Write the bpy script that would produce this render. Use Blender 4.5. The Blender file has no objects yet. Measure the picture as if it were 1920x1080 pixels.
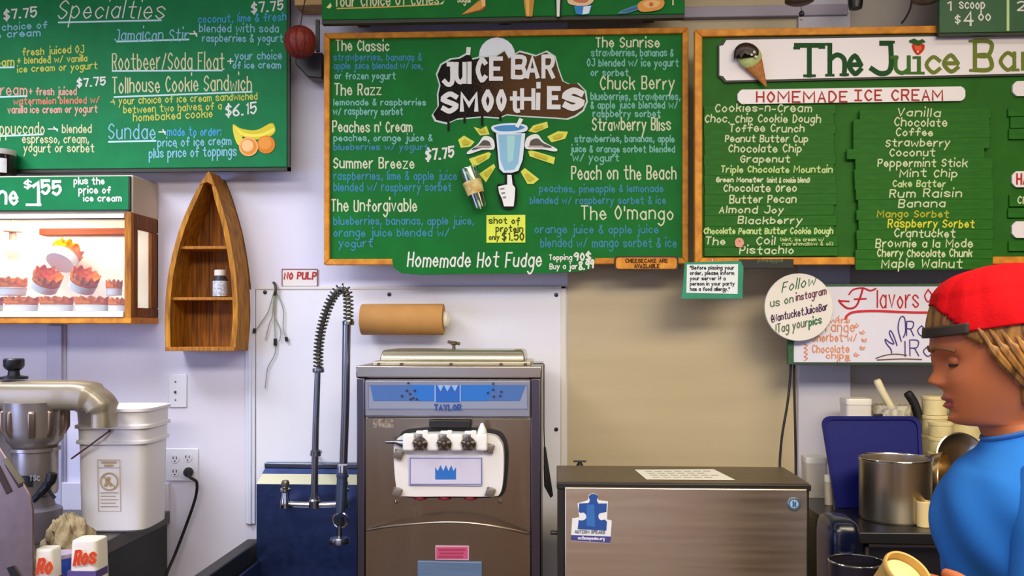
import bpy, bmesh, math, random
from mathutils import Vector, Matrix
from mathutils.geometry import tessellate_polygon
random.seed(7)
S = bpy.context.scene
C = S.collection
PI = math.pi

# ------------------------------------------------------------------ camera, world, lights, exposure
FPX, HY, CX = 1700.0, 615.0, 960.0            # focal length and horizon of the photograph, in its pixels
YAW = math.atan(84.0 / FPX)                    # the camera is turned slightly to the left of the wall's normal
CAMZ = 1.55
cd = bpy.data.cameras.new('camera'); cam = bpy.data.objects.new('camera', cd); C.objects.link(cam)
cam.location = (0, 0, CAMZ); cam.rotation_euler = (PI / 2, 0, YAW)
cd.sensor_width = 36.0; cd.lens = 36.0 * FPX / 1920.0
cd.shift_y = (HY - 540.0) / 1920.0
cd.clip_start = 0.05
S.camera = cam
S.view_settings.view_transform = 'Standard'; S.view_settings.look = 'None'
S.view_settings.exposure = 0.0; S.view_settings.gamma = 1.0
S.view_settings.use_curve_mapping = False
try:
    S.cycles.use_denoising = True
    S.cycles.max_bounces = 8
except Exception:
    pass
w = bpy.data.worlds.new('daylight'); S.world = w; w.use_nodes = True
w.node_tree.nodes['Background'].inputs[0].default_value = (0.55, 0.7, 1.0, 1)
w.node_tree.nodes['Background'].inputs[1].default_value = 2.5

def area(name, loc, target, sx, sy, power, col, spread=PI):
    l = bpy.data.lights.new(name, 'AREA'); l.shape = 'RECTANGLE'; l.size = sx; l.size_y = sy
    l.energy = power; l.color = col; l.spread = spread
    o = bpy.data.objects.new(name, l); C.objects.link(o); o.location = loc
    d = Vector(target) - Vector(loc)
    o.rotation_euler = d.to_track_quat('-Z', 'Y').to_euler()
    return o
area('ceiling_strip_light', (-0.2, 2.34, 2.94), (-0.2, 2.8, 0), 4.4, 0.14, 9, (1.0, 0.94, 0.86))
area('counter_ceiling_light', (1.4, 0.9, 2.9), (1.2, 2.6, 0.6), 1.6, 0.8, 34, (1.0, 0.84, 0.56), 2.0)
area('front_fill_light', (-0.3, 0.2, 2.92), (-0.3, 2.8, 0.8), 4.0, 0.6, 33, (1.0, 0.96, 0.92), 1.6)  # added frontal fill for the boards and lower wall, not a known fixture
area('left_wall_fill_light', (-2.0, 2.0, 2.92), (-1.3, 3.2, 0.8), 1.4, 0.3, 13, (0.84, 0.88, 1.0), 1.5)  # added fill that lifts the lower left wall, no fixture known there
area('shop_fill_light', (-0.3, -2.6, 2.9), (-0.3, -3.2, 0.4), 4.5, 1.0, 110, (1.0, 0.88, 0.70))  # added fill: brightens the unseen shop so the steel fronts reflect it
area('window_daylight', (-3.3, 0.9, 1.4), (-0.9, 3.2, 0.9), 1.8, 1.3, 15, (0.42, 0.52, 1.0), 1.7)

# ------------------------------------------------------------------ helpers
CY_, SY_ = math.cos(YAW), math.sin(YAW)
def P(px, py, Y):
    """the point of the plane y = Y that shows at pixel (px, py) of the photograph"""
    a, b = px - CX, HY - py
    dx, dy, dz = -SY_ * FPX + CY_ * a, CY_ * FPX + SY_ * a, b
    t = Y / dy
    return Vector((dx * t, Y, CAMZ + dz * t))
def s2l(c): return c / 12.92 if c <= 0.04045 else ((c + 0.055) / 1.055) ** 2.4
def rgb(h):
    h = h.lstrip('#'); return tuple(s2l(int(h[i:i + 2], 16) / 255.0) for i in (0, 2, 4)) + (1.0,)
MATS = {}
def mat(name, col, rough=0.6, metal=0.0, noise=0.0, nscale=20.0, stretch=(1, 1, 1), bump=0.0, bscale=80.0, spec=0.5, col2=None, coat=0.0, emit=0.0, rnoise=0.0, aniso=0.0, sss=0.0):
    if name in MATS: return MATS[name]
    m = bpy.data.materials.new(name); m.use_nodes = True; MATS[name] = m
    nt = m.node_tree; N, L = nt.nodes, nt.links
    b = N['Principled BSDF']; c = rgb(col)
    b.inputs['Base Color'].default_value = c; b.inputs['Roughness'].default_value = rough
    b.inputs['Metallic'].default_value = metal; b.inputs['Specular IOR Level'].default_value = spec
    if coat: b.inputs['Coat Weight'].default_value = coat; b.inputs['Coat Roughness'].default_value = 0.15
    if aniso: b.inputs['Anisotropic'].default_value = aniso
    if sss:
        b.inputs['Subsurface Weight'].default_value = sss; b.inputs['Subsurface Radius'].default_value = (0.02, 0.008, 0.004)
    if emit:
        b.inputs['Emission Color'].default_value = c; b.inputs['Emission Strength'].default_value = emit
    if noise or bump or rnoise:
        tc = N.new('ShaderNodeTexCoord'); mp = N.new('ShaderNodeMapping'); mp.inputs['Scale'].default_value = stretch
        L.new(tc.outputs['Object'], mp.inputs['Vector'])
        if noise or rnoise:
            n = N.new('ShaderNodeTexNoise'); n.inputs['Scale'].default_value = nscale; n.inputs['Detail'].default_value = 5
            L.new(mp.outputs['Vector'], n.inputs['Vector'])
        if noise:
            r = N.new('ShaderNodeValToRGB'); c2 = rgb(col2) if col2 else tuple(x * (1 - noise) for x in c[:3]) + (1,)
            r.color_ramp.elements[0].color = c2; r.color_ramp.elements[0].position = 0.32
            r.color_ramp.elements[1].color = c; r.color_ramp.elements[1].position = 0.68
            L.new(n.outputs['Fac'], r.inputs['Fac']); L.new(r.outputs['Color'], b.inputs['Base Color'])
        if rnoise:
            mr = N.new('ShaderNodeMapRange'); mr.inputs['To Min'].default_value = max(0.02, rough - rnoise); mr.inputs['To Max'].default_value = rough + rnoise
            L.new(n.outputs['Fac'], mr.inputs['Value']); L.new(mr.outputs['Result'], b.inputs['Roughness'])
        if bump:
            n2 = N.new('ShaderNodeTexNoise'); n2.inputs['Scale'].default_value = bscale; n2.inputs['Detail'].default_value = 4
            L.new(mp.outputs['Vector'], n2.inputs['Vector'])
            bp = N.new('ShaderNodeBump'); bp.inputs['Strength'].default_value = bump; bp.inputs['Distance'].default_value = 0.004
            L.new(n2.outputs['Fac'], bp.inputs['Height']); L.new(bp.outputs['Normal'], b.inputs['Normal'])
    return m
def paint(h): return mat('paint_' + h, h, rough=0.7, spec=0.2)
def glassy(name, tint, gloss=0.08, rough=0.03):
    """thin clear sheet: mostly see-through with a fresnel reflection"""
    if name in MATS: return MATS[name]
    m = bpy.data.materials.new(name); m.use_nodes = True; MATS[name] = m
    N, L = m.node_tree.nodes, m.node_tree.links; N.remove(N['Principled BSDF'])
    t = N.new('ShaderNodeBsdfTransparent'); t.inputs[0].default_value = rgb(tint)
    g = N.new('ShaderNodeBsdfGlossy'); g.inputs['Roughness'].default_value = rough
    lw = N.new('ShaderNodeLayerWeight'); lw.inputs['Blend'].default_value = 0.12
    ad = N.new('ShaderNodeMath'); ad.operation = 'MULTIPLY_ADD'; ad.inputs[1].default_value = 0.25; ad.inputs[2].default_value = gloss
    mx = N.new('ShaderNodeMixShader')
    L.new(lw.outputs['Fresnel'], ad.inputs[0]); L.new(ad.outputs[0], mx.inputs[0])
    L.new(t.outputs[0], mx.inputs[1]); L.new(g.outputs[0], mx.inputs[2]); L.new(mx.outputs[0], N['Material Output'].inputs[0])
    return m
def milky(name, tint, alpha):
    """translucent plastic"""
    if name in MATS: return MATS[name]
    m = bpy.data.materials.new(name); m.use_nodes = True; MATS[name] = m
    N, L = m.node_tree.nodes, m.node_tree.links; b = N['Principled BSDF']
    b.inputs['Base Color'].default_value = rgb(tint); b.inputs['Roughness'].default_value = 0.3; b.inputs['Alpha'].default_value = alpha
    return m

class MB:
    """collects geometry in world coordinates; build() links it as ONE mesh object"""
    def __init__(s): s.v = []; s.f = []; s.m = []; s.mi = 0
    def add(s, vs, fs):
        o = len(s.v); s.v += [Vector(p) for p in vs]; s.f += [tuple(i + o for i in f) for f in fs]; s.m += [s.mi] * len(fs); return s
    def box(s, a, b, rz=0.0, piv=None):
        x0, y0, z0 = [min(a[i], b[i]) for i in range(3)]; x1, y1, z1 = [max(a[i], b[i]) for i in range(3)]
        vs = [Vector(p) for p in ((x0, y0, z0), (x1, y0, z0), (x1, y1, z0), (x0, y1, z0), (x0, y0, z1), (x1, y0, z1), (x1, y1, z1), (x0, y1, z1))]
        if rz:
            pv = Vector(piv) if piv else Vector(((x0 + x1) / 2, (y0 + y1) / 2, 0)); R = Matrix.Rotation(rz, 3, 'Z')
            vs = [R @ (p - pv) + pv for p in vs]
        return s.add(vs, [(0, 3, 2, 1), (4, 5, 6, 7), (0, 1, 5, 4), (1, 2, 6, 5), (2, 3, 7, 6), (3, 0, 4, 7)])
    def rings(s, rs, cap0=True, cap1=True, closed=False):
        n = len(rs[0]); vs = [p for r in rs for p in r]; fs = []
        m = len(rs)
        for i in range(m if closed else m - 1):
            for j in range(n):
                a, b = i * n + j, i * n + (j + 1) % n; c, d = ((i + 1) % m) * n + (j + 1) % n, ((i + 1) % m) * n + j
                fs.append((a, b, c, d))
        if not closed:
            if cap0: fs.append(tuple(range(n - 1, -1, -1)))
            if cap1: fs.append(tuple((m - 1) * n + j for j in range(n)))
        return s.add(vs, fs)
    def tube(s, pts, r, n=10, cap=True, closed=False):
        pts = [Vector(p) for p in pts]; m = len(pts); rs = []
        rad = r if isinstance(r, (list, tuple)) else [r] * m
        nrm = None
        for i in range(m):
            t = (pts[(i + 1) % m] - pts[i - 1]) if closed else (pts[min(i + 1, m - 1)] - pts[max(i - 1, 0)])
            t.normalize()
            if nrm is None:
                nrm = t.orthogonal().normalized()
            else:
                nrm = (nrm - t * nrm.dot(t)); nrm = nrm.normalized() if nrm.length > 1e-6 else t.orthogonal().normalized()
            bn = t.cross(nrm)
            rs.append([pts[i] + (nrm * math.cos(2 * PI * k / n) + bn * math.sin(2 * PI * k / n)) * rad[i] for k in range(n)])
        return s.rings(rs, cap, cap, closed)
    def lathe(s, prof, c, axis=(0, 0, 1), n=32, cap=True, sx=1.0, sy=1.0):
        """prof: (radius, height) pairs along axis from c"""
        ax = Vector(axis).normalized(); u = Vector((1, 0, 0)) if abs(ax.x) < 0.9 else Vector((0, 1, 0))
        u = (u - ax * u.dot(ax)).normalized(); w_ = ax.cross(u); c = Vector(c)
        rs = [[c + ax * h + (u * math.cos(2 * PI * k / n) * sx + w_ * math.sin(2 * PI * k / n) * sy) * max(r, 1e-4) for k in range(n)] for r, h in prof]
        return s.rings(rs, cap, cap)
    def sphere(s, c, r, n=16, m=10, sc=(1, 1, 1)):
        c = Vector(c); rs = []
        for i in range(m + 1):
            a = -PI / 2 + PI * i / m; rr = max(math.cos(a), 1e-3)
            rs.append([c + Vector((math.cos(2 * PI * k / n) * rr * r * sc[0], math.sin(2 * PI * k / n) * rr * r * sc[1], math.sin(a) * r * sc[2])) for k in range(n)])
        return s.rings(rs)
    def prism(s, pts, off):
        """closed polygon (3-D points in one plane) pushed along off"""
        pts = [Vector(p) for p in pts]; off = Vector(off); n = len(pts)
        tri = tessellate_polygon([pts])
        fs = [tuple(t) for t in tri] + [tuple(i + n for i in reversed(t)) for t in tri]
        fs += [(i, (i + 1) % n, (i + 1) % n + n, i + n) for i in range(n)]
        return s.add(pts + [p + off for p in pts], fs)
    def flat(s, pts):
        pts = [Vector(p) for p in pts]; return s.add(pts, [tuple(t) for t in tessellate_polygon([pts])])
    def build(s, name, m, parent=None, origin=None, bev=0.0, smooth=True, ang=0.6, seg=2, recalc=True):
        if origin is None: origin = Vector(parent['_o']) if parent is not None and '_o' in parent else Vector((0, 0, 0))
        origin = Vector(origin)
        me = bpy.data.meshes.new(name); me.from_pydata([p - origin for p in s.v], [], s.f)
        for mm in (m if isinstance(m, (list, tuple)) else [m]): me.materials.append(mm)
        if any(s.m): me.polygons.foreach_set('material_index', s.m)
        if recalc:
            b = bmesh.new(); b.from_mesh(me); bmesh.ops.recalc_face_normals(b, faces=b.faces); b.to_mesh(me); b.free()
        me.update()
        if smooth:
            me.shade_smooth(); me.set_sharp_from_angle(angle=ang)
        o = bpy.data.objects.new(name, me); C.objects.link(o)
        if parent is not None:
            o.parent = parent
            pass
        else:
            o.location = origin
        o['_o'] = tuple(origin)
        if bev:
            md = o.modifiers.new('bevel', 'BEVEL'); md.width = bev; md.segments = seg; md.limit_method = 'ANGLE'; md.angle_limit = 0.6
        return o
def tag(o, label, cat, group=None):
    o['label'] = label; o['category'] = cat
    if group: o['group'] = group
    return o
def thing(name, label, cat, loc, group=None):
    o = bpy.data.objects.new(name, None); C.objects.link(o); o.location = loc; o['_o'] = tuple(loc); o.empty_display_size = 0.05
    return tag(o, label, cat, group)
def struct(name, mb, m, bev=0.0, **k):
    o = mb.build(name, m, bev=bev, **k); o['kind'] = 'structure'; return o
def copy_tree(o, loc, label=None, rot=None):
    r = o.copy(); C.objects.link(r); r.location = loc
    if rot is not None: r.rotation_euler = rot
    if label: r['label'] = label
    for ch in list(o.children):
        c = ch.copy(); C.objects.link(c); c.parent = r
        for g in list(ch.children):
            d = g.copy(); C.objects.link(d); d.parent = c
    return r
def smoothp(pts, k=6, closed=False):
    """Catmull-Rom through the points (2-D or 3-D)"""
    n = len(pts)
    if n < 3: return [tuple(p) for p in pts]
    out = []
    for i in range(n if closed else n - 1):
        p0 = pts[i - 1] if (i > 0 or closed) else pts[0]; p1 = pts[i]; p2 = pts[(i + 1) % n]
        p3 = pts[(i + 2) % n] if (i + 2 < n or closed) else pts[-1]
        for t in range(k):
            u = t / k
            out.append(tuple(0.5 * (2 * b + (c - a) * u + (2 * a - 5 * b + 4 * c - d) * u * u + (3 * b - a - 3 * c + d) * u ** 3) for a, b, c, d in zip(p0, p1, p2, p3)))
    if not closed: out.append(tuple(pts[-1]))
    return out

# ------------------------------------------------------------------ hand lettering: a stroke alphabet (baseline 3, x-height 7, capitals 9)
G = {
'a': '~4627052344 4743', 'b': '0903 ~0627452304', 'c': '~4627052344', 'd': '4943 ~4627052344', 'e': '0545 ~4527052344', 'f': '~48392823 0646',
'g': '~4627052344 ~47422001', 'h': '0903 ~06274643', 'i': '0703 0A09', 'j': '~27211001 2A29', 'k': '0903 4705 2643', 'l': '0903',
'm': '0703 ~06173633 ~36476663', 'n': '0703 ~06274643', 'o': '~2705234527', 'p': '0700 ~0627452304', 'q': '4740 ~4627052344', 'r': '0703 ~052737',
's': '~462706442304', 't': '~29243343 0747', 'u': '~07042344 4743', 'v': '072347', 'w': '0713365367', 'x': '0743 4703', 'y': '0723 4700', 'z': '07470343',
'A': '032943 1535', 'B': '0903 ~0939483606 ~0636443303', 'C': '~4829062344', 'D': '0903 ~0929462303', 'E': '49090343 0636', 'F': '490903 0636',
'G': '~4829062344 444626', 'H': '0903 4943 0646', 'I': '2923 0949 0343', 'J': '~49442304 2949', 'K': '0903 4905 2643', 'L': '090343',
'M': '0309356963', 'N': '03094349', 'O': '~2906234629', 'P': '0903 ~0939483606', 'Q': '~2906234629 2553', 'R': '0903 ~0939483606 2643',
'S': '~482907452304', 'T': '0949 2923', 'U': '~0904234449', 'V': '092349', 'W': '0913375369', 'X': '0943 4903', 'Y': '092649 2623', 'Z': '09490343',
'0': '~2906234629', '1': '182923', '2': '~0829483603 0343', '3': '~0829483616 ~1636442304', '4': '33390545', '5': '490906 ~0637452304',
'6': '~49060423442605', '7': '094923', '8': '~29084423044829', '9': '~4829072648 4833', '$': '~482907452304 2A22', '-': '0535', '+': '0646 2824',
'>': '0555 374553', '/': '0349', "'": '0907', ',': '1402', '.': '0313', '&': '~4318293805132345', '(': '~290623', ')': '~092603', '@': '~36254546290623 2343',
':': '0403 0706', '"': '0907 2927', '!': '0905 0403', 'c/': '~4627052344 2822',
}
def glyph(ch):
    st = G.get(ch)
    if st is None: return [], 3
    out = []; mx = 0
    for tok in st.split():
        sm = tok[0] == '~'; t = tok[1:] if sm else tok
        pts = [(int(t[i], 16), int(t[i + 1], 16)) for i in range(0, len(t) - 1, 2)]
        mx = max(mx, max(p[0] for p in pts))
        out.append((smoothp(pts, 4) if sm else pts))
    return out, mx
def ribbon(mb, pts, w, Y, lift=0.0):
    """flat painted stroke through pixel points on the plane y = Y"""
    q = [Vector((p[0], p[1])) for p in pts]
    r = [q[0]]
    for p in q[1:]:
        if (p - r[-1]).length > 0.05: r.append(p)
    if len(r) < 2: r.append(r[0] + Vector((w * 0.4, 0)))
    e0 = (r[0] - r[1]).normalized() * w * 0.35; e1 = (r[-1] - r[-2]).normalized() * w * 0.35
    r[0] = r[0] + e0; r[-1] = r[-1] + e1
    L_, R_ = [], []
    for i, p in enumerate(r):
        a = (p - r[i - 1]).normalized() if i > 0 else None; b = (r[i + 1] - p).normalized() if i < len(r) - 1 else None
        t = a + b if a is not None and b is not None else (a if a is not None else b)
        if t.length < 0.2: t = b
        t = t.normalized(); n = Vector((-t.y, t.x)); k = 1.0
        if a is not None and b is not None: k = min(1.5, 1.0 / max(0.55, abs(n.dot(Vector((-a.y, a.x))))))
        L_.append(p + n * w * 0.5 * k); R_.append(p - n * w * 0.5 * k)
    vs = []
    for i in range(len(r)):
        vs.append(P(L_[i].x, L_[i].y, Y - lift - 1.2e-5 * i)); vs.append(P(R_[i].x, R_[i].y, Y - lift - 1.2e-5 * i))
    mb.add(vs, [(2 * i, 2 * i + 1, 2 * i + 3, 2 * i + 2) for i in range(len(r) - 1)])
def text(mb, s, x0, y, h, w, Y, x1=None, slant=0.0, slope=0.0, jit=0.25, lift=0.0, gap=1.7, sp=3.2, cx=None, arch=0.0):
    """hand lettered words: left edge x0, baseline y, capital height h, stroke w, all in photo pixels, on the plane y = Y"""
    rn = random.Random(hash_(s) + int(x0))
    u = h / 6.0; pen = 0.0; strokes = []
    for ch in s:
        if ch == ' ': pen += sp; continue
        gs, mx = glyph(ch); jy = rn.uniform(-jit, jit); js = 1 + rn.uniform(-jit, jit) * 0.25
        for st in gs:
            strokes.append([(pen + a * 0.78 * js + slant * (b - 3) + rn.uniform(-jit, jit) * 0.25, (b - 3) * js + jy + rn.uniform(-jit, jit) * 0.2) for a, b in st])
        pen += mx * 0.78 * js + gap
    tot = max(pen - gap, 0.1); k = u
    if x1 is not None: k = (x1 - x0) / tot
    if cx is not None: x0 = cx - tot * k / 2
    for si, st in enumerate(strokes):
        ribbon(mb, [(x0 + a * k, y - b * u + slope * a * k - arch * math.sin(PI * min(1, max(0, a / tot)))) for a, b in st], w, Y, lift + 3e-5 * ((si + len(mb.v)) % 9))
def hash_(s):
    v = 5381
    for c in s: v = (v * 33 + ord(c)) & 0xffffff
    return v
def art(parent, name, Y, items):
    """painted shapes: (colour, pixel polygon) laid over one another"""
    mb = MB(); ms = []; cols = []
    for i, (c, pts) in enumerate(items):
        if c not in cols: cols.append(c)
        mb.mi = cols.index(c)
        mb.flat([P(x, y, Y - 0.0004 * (i + 1)) for x, y in pts])
    return mb.build(name, [c if not isinstance(c, str) else paint(c) for c in cols], parent, smooth=False, recalc=False)
def circ(cx, cy, rx, ry=None, n=20, a0=0.0, a1=2 * PI):
    ry = rx if ry is None else ry
    return [(cx + rx * math.cos(a0 + (a1 - a0) * i / n), cy + ry * math.sin(a0 + (a1 - a0) * i / n)) for i in range(n if abs(a1 - a0) > 6.2 else n + 1)]
def rot2(pts, c, a):
    return [(c[0] + (x - c[0]) * math.cos(a) - (y - c[1]) * math.sin(a), c[1] + (x - c[0]) * math.sin(a) + (y - c[1]) * math.cos(a)) for x, y in pts]
def slab(mb, x0, y0, x1, y1, Y, th):
    """upright slab whose front lies on y = Y, spanning the photo rectangle"""
    a, b = P(x0, y0, Y), P(x1, y1, Y); a2, b2 = P(x0, y1, Y), P(x1, y0, Y)
    mb.box((a.x, Y, (a.z + b2.z) / 2), (b.x, Y + th, (b.z + a2.z) / 2))
def lettering(parent, Y, lines, name='lettering'):
    """lines: (colour, kwargs...) -> one mesh per line of writing"""
    for c, a, k in lines:
        mb = MB(); text(mb, *a, Y=Y, **k)
        if mb.v: mb.build(name, paint(c), parent, smooth=False, recalc=False)

# materials
GREEN_L = mat('board_green_cool', '0e7c46', rough=0.6, spec=0.2, noise=0.18, nscale=14)
GREEN_M = mat('board_green', '047026', rough=0.6, spec=0.2, noise=0.2, nscale=10)
GREEN_R = mat('board_green_warm', '236414', rough=0.6, spec=0.2, noise=0.2, nscale=10)
GREEN_S = mat('slat_green', '256818', rough=0.6, spec=0.2, noise=0.25, nscale=16, stretch=(1, 1, 6))
FRAME = mat('orange_wood', 'e2982e', rough=0.5, spec=0.25, noise=0.5, nscale=30, stretch=(1, 1, 1), col2='b8701f')
WALLM = mat('wall_paint', 'dcd9ea', rough=0.55, noise=0.06, nscale=3, bump=0.08, bscale=30)
PANELM = mat('white_sheet', 'e2e2ec', rough=0.4, noise=0.05, nscale=4)
STEEL = mat('brushed_steel', 'b3aca4', rough=0.30, metal=1.0, rnoise=0.08, nscale=60, stretch=(1, 1, 0.05), aniso=0.5)
STEELV = mat('brushed_steel_dark', '8c8580', rough=0.34, metal=1.0, rnoise=0.08, nscale=60, stretch=(1, 1, 0.05), aniso=0.4)
STEELH = mat('steel_grained', 'ecdcc2', rough=0.33, metal=1.0, rnoise=0.1, nscale=60, stretch=(0.05, 1, 1), aniso=0.3)
CHROME = mat('chrome', 'c4c6cc', rough=0.12, metal=1.0)
PIPE = mat('pipe_steel', '8f929a', rough=0.25, metal=1.0)
BLACKP = mat('black_plastic', '17161a', rough=0.4)
BLACKR = mat('black_rubber', '0e0e10', rough=0.6)
WHITEP = mat('white_plastic', 'eceae6', rough=0.35)
CREAM = mat('cream_plastic', 'e6dcb4', rough=0.45)
WOOD = mat('golden_wood', 'c07c22', rough=0.55, spec=0.25, noise=0.5, nscale=22, stretch=(6, 6, 0.5), col2='7d4a17')
WOODD = mat('brown_wood', '92551a', rough=0.6, spec=0.25, noise=0.5, nscale=22, stretch=(8, 8, 0.5), col2='54300f')

# ------------------------------------------------------------------ the room
WY = 3.2                                       # the back wall's face
struct('wall_back', MB().box((-3.6, WY, 0), (4.2, WY + 0.12, 3.05)), WALLM)
struct('floor', MB().box((-3.6, -4.0, -0.06), (4.2, WY, 0)), mat('floor_tile', '9c8266', rough=0.4, noise=0.3, nscale=6))
struct('ceiling', MB().box((-3.6, -4.0, 3.0), (4.2, WY, 3.08)), mat('ceiling_paint', 'cfc6b4', rough=0.8))
struct('wall_left', MB().box((-3.7, -4.0, 0), (-3.6, WY, 3.0)), mat('side_wall', 'b9b4c4', rough=0.7))
struct('wall_right', MB().box((4.2, -4.0, 0), (4.3, WY, 3.0)), mat('side_wall_warm', 'a8834f', rough=0.7))
fw = MB()
for a, b in (((-3.6, 0), (-2.4, 3.0)), ((-0.6, 0), (0.9, 3.0)), ((2.9, 0), (4.2, 3.0)), ((-2.4, 0), (-0.6, 0.5)), ((-2.4, 2.5), (-0.6, 3.0)), ((0.9, 0), (2.9, 0.5)), ((0.9, 2.5), (2.9, 3.0))):
    fw.box((a[0], -4.1, a[1]), (b[0], -4.0, b[1]))
struct('wall_front', fw, mat('shop_wall', 'c2a078', rough=0.8))
for i, (a, b) in enumerate(((-2.4, -0.6), (0.9, 2.9))):
    wf = MB()
    for c0, c1 in (((a, 0.5), (a + 0.06, 2.5)), ((b - 0.06, 0.5), (b, 2.5)), ((a, 0.5), (b, 0.56)), ((a, 2.44), (b, 2.5)), (((a + b) / 2 - 0.025, 0.5), ((a + b) / 2 + 0.025, 2.5))):
        wf.box((c0[0], -4.09, c0[1]), (c1[0], -4.02, c1[1]))
    wo = struct('window_%d' % (i + 1), wf, mat('window_wood', '7a5a38'))
    MB().box((a + 0.06, -4.06, 0.56), (b - 0.06, -4.055, 2.44)).build('pane', glassy('window_glass', 'f4f8ff'), wo)
struct('reflection_pillar', MB().box((2.30, -1.75, 0), (2.62, -1.5, 3.0)), mat('reflection_pillar_dark', '2a1c12', rough=0.6))  # pillar added out of view to give the ice machine a dark reflection
# mouldings high on the wall, the lighter corner board on the right, ledge on the left
tm = MB(); a = P(1280, 34, WY); b = P(1585, 22, WY)
tm.box((a.x, WY - 0.03, a.z - 0.008), (b.x, WY, a.z + 0.03))
struct('trim_1', tm, mat('lilac_trim', 'a79fae'), bev=0.003)
a = P(1494, 900, WY); b = P(1592, 500, WY)
struct('trim_2', MB().box((a.x, WY - 0.02, 0), (b.x, WY, 3.0)), mat('pale_board', 'c2bfca', rough=0.5), bev=0.003)
a = P(545, 10, 3.1); b = P(604, -40, 3.1)
xt3 = P(552, 0, 3.1).x
struct('trim_3', MB().box((xt3, 3.10, a.z), (b.x + 0.02, WY, a.z + 0.09)), mat('tan_wood', 'c79c62', noise=0.2, nscale=20), bev=0.003)
a = P(-20, 925, WY); b = P(325, 905, WY)
struct('trim_4', MB().box((-3.0, WY - 0.02, a.z - 0.10), (b.x - 0.01, WY, b.z)), mat('pale_ledge', 'd8d4de', rough=0.5), bev=0.003)
a = P(94, 610, WY); b = P(121, 720, WY)
struct('trim_5', MB().box((a.x, WY - 0.022, 0.9), (b.x, WY, 1.56)).box((a.x - 0.008, WY - 0.008, 0.9), (b.x + 0.008, WY, 1.56)), mat('pale_post', 'bfbdd4', rough=0.5), bev=0.002)
a = P(462, 1000, WY); b = P(480, 543, WY)
struct('trim_6', MB().box((a.x, WY - 0.012, 0.85), (b.x, WY, b.z)).box((a.x + 0.012, WY - 0.018, 0.85), (b.x - 0.012, WY, b.z)), mat('corner_strip', 'd5d8e8', rough=0.35), bev=0.002)

a = P(1064, 540, WY); b = P(1494, 540, WY)
struct('trim_7', MB().box((a.x, WY - 0.003, 0), (b.x, WY, 3.0)), mat('beige_sheet', 'bfae8c', rough=0.45, noise=0.08, nscale=5, stretch=(0.3, 1, 3)))
a = P(1592, 540, WY)
struct('trim_8', MB().box((a.x, WY - 0.003, 0), (3.2, WY, 3.0)), mat('beige_sheet_dull', 'a8a098', rough=0.5))
# white sheet screwed to the wall behind the sink and the soft serve machine
a = P(480, 541, WY - 0.006); b = P(1058, 541, WY - 0.006)
wp = thing('splash_panel', 'large white sheet screwed to the wall behind the soft serve machine', 'wall panel', (a.x, WY, 0.5))
MB().box((a.x, WY - 0.006, 0.3), (b.x, WY - 0.0005, a.z)).build('sheet', PANELM, wp, bev=0.0015)
em = MB(); em.box((b.x - 0.012, WY - 0.010, 0.3), (b.x + 0.006, WY - 0.0005, a.z + 0.006)); em.box((a.x, WY - 0.010, a.z - 0.004), (b.x + 0.006, WY - 0.0005, a.z + 0.006))
em.build('edge_strip', mat('panel_edge', 'dcd6cc', rough=0.35), wp, bev=0.002)
for px, py in ((730, 552), (1043, 553), (1043, 805), (497, 548)):
    c = P(px, py, WY - 0.0065)
    MB().lathe([(0.006, -0.001), (0.0075, 0.001), (0.006, 0.004), (0.002, 0.005)], c, (0, -1, 0), 12).build('screw', BLACKP, wp)

# ------------------------------------------------------------------ boards
def battens(parent, xs, Yb, z0, z1, name='batten'):
    for x in xs: MB().box((x - 0.02, Yb, z0), (x + 0.02, WY, z1)).build(name, mat('batten_wood', '6d4a2a'), parent)
WHT, CRM, YEL, BLU, LBL, PNK, SAL, TEAL = 'dcddd4', 'cfcea0', 'c6c858', '4aa0cc', '86bcd0', 'd8a490', 'd48468', '58a3a8'

# --- specialities board, upper left
YL = 3.10
a = P(538, 313, YL); ztop = 2.95
sp_ = thing('specialties_board', 'green menu board headed Specialties with bananas and oranges, at the upper left', 'menu board', (a.x - 0.7, YL, a.z), 'hand painted menu boards')
MB().box((-2.35, YL, a.z), (a.x, YL + 0.02, ztop)).build('panel', GREEN_L, sp_, bev=0.002)
battens(sp_, (-1.9, -1.1, a.x - 0.06), YL + 0.02, a.z + 0.05, ztop - 0.05)
MB().box((-2.35, YL + 0.004, a.z - 0.012), (a.x + 0.008, YL + 0.022, a.z)).box((a.x, YL + 0.004, a.z - 0.012), (a.x + 0.008, YL + 0.022, ztop)).build('edge', mat('dark_edge', '2a2e22'), sp_)
L_ = []
def T(c, s, x0, y, h, w=2.2, **k): L_.append((c, (s, x0, y, h, w), k))
T(WHT, '$7.75', 8, 36, 17, 3.2, x1=68, slope=-0.08)
T(LBL, 'your choice of', -45, 60, 12, 2.0, x1=88, slope=-0.06); T(LBL, 'ice cream', -24, 72, 12, 2.2, x1=75, slope=-0.05)
T(WHT, 'Specialties', 108, 34, 32, 2.3, x1=306, slant=0.25); 
T(LBL, 'Jamaican Stir', 215, 76, 22, 2.2, x1=352, slant=0.1); T(WHT, '>', 356, 68, 14, 2.5, x1=369)
T(WHT, '$7.75', 472, 24, 17, 3.0, x1=530, slope=-0.1)
T(BLU, 'coconut, lime & fresh', 372, 43, 14, 1.9, x1=536, slope=-0.03); T(LBL, 'blended with soda', 374, 60, 14, 1.9, x1=522); T(LBL, 'raspberries & yogurt', 380, 78, 13, 1.9, x1=530)
T(YEL, 'fresh juiced OJ', 42, 104, 13, 2.1, x1=157, slope=-0.05); T(YEL, 'Orange Cream', -100, 124, 15, 2.4, x1=26)
T(YEL, '+ blended w/ vanilla', 33, 120, 12, 2.0, x1=163, slope=-0.04); T(YEL, 'ice cream or yogurt', 33, 136, 12, 2.0, x1=182, slope=-0.05)
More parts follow.
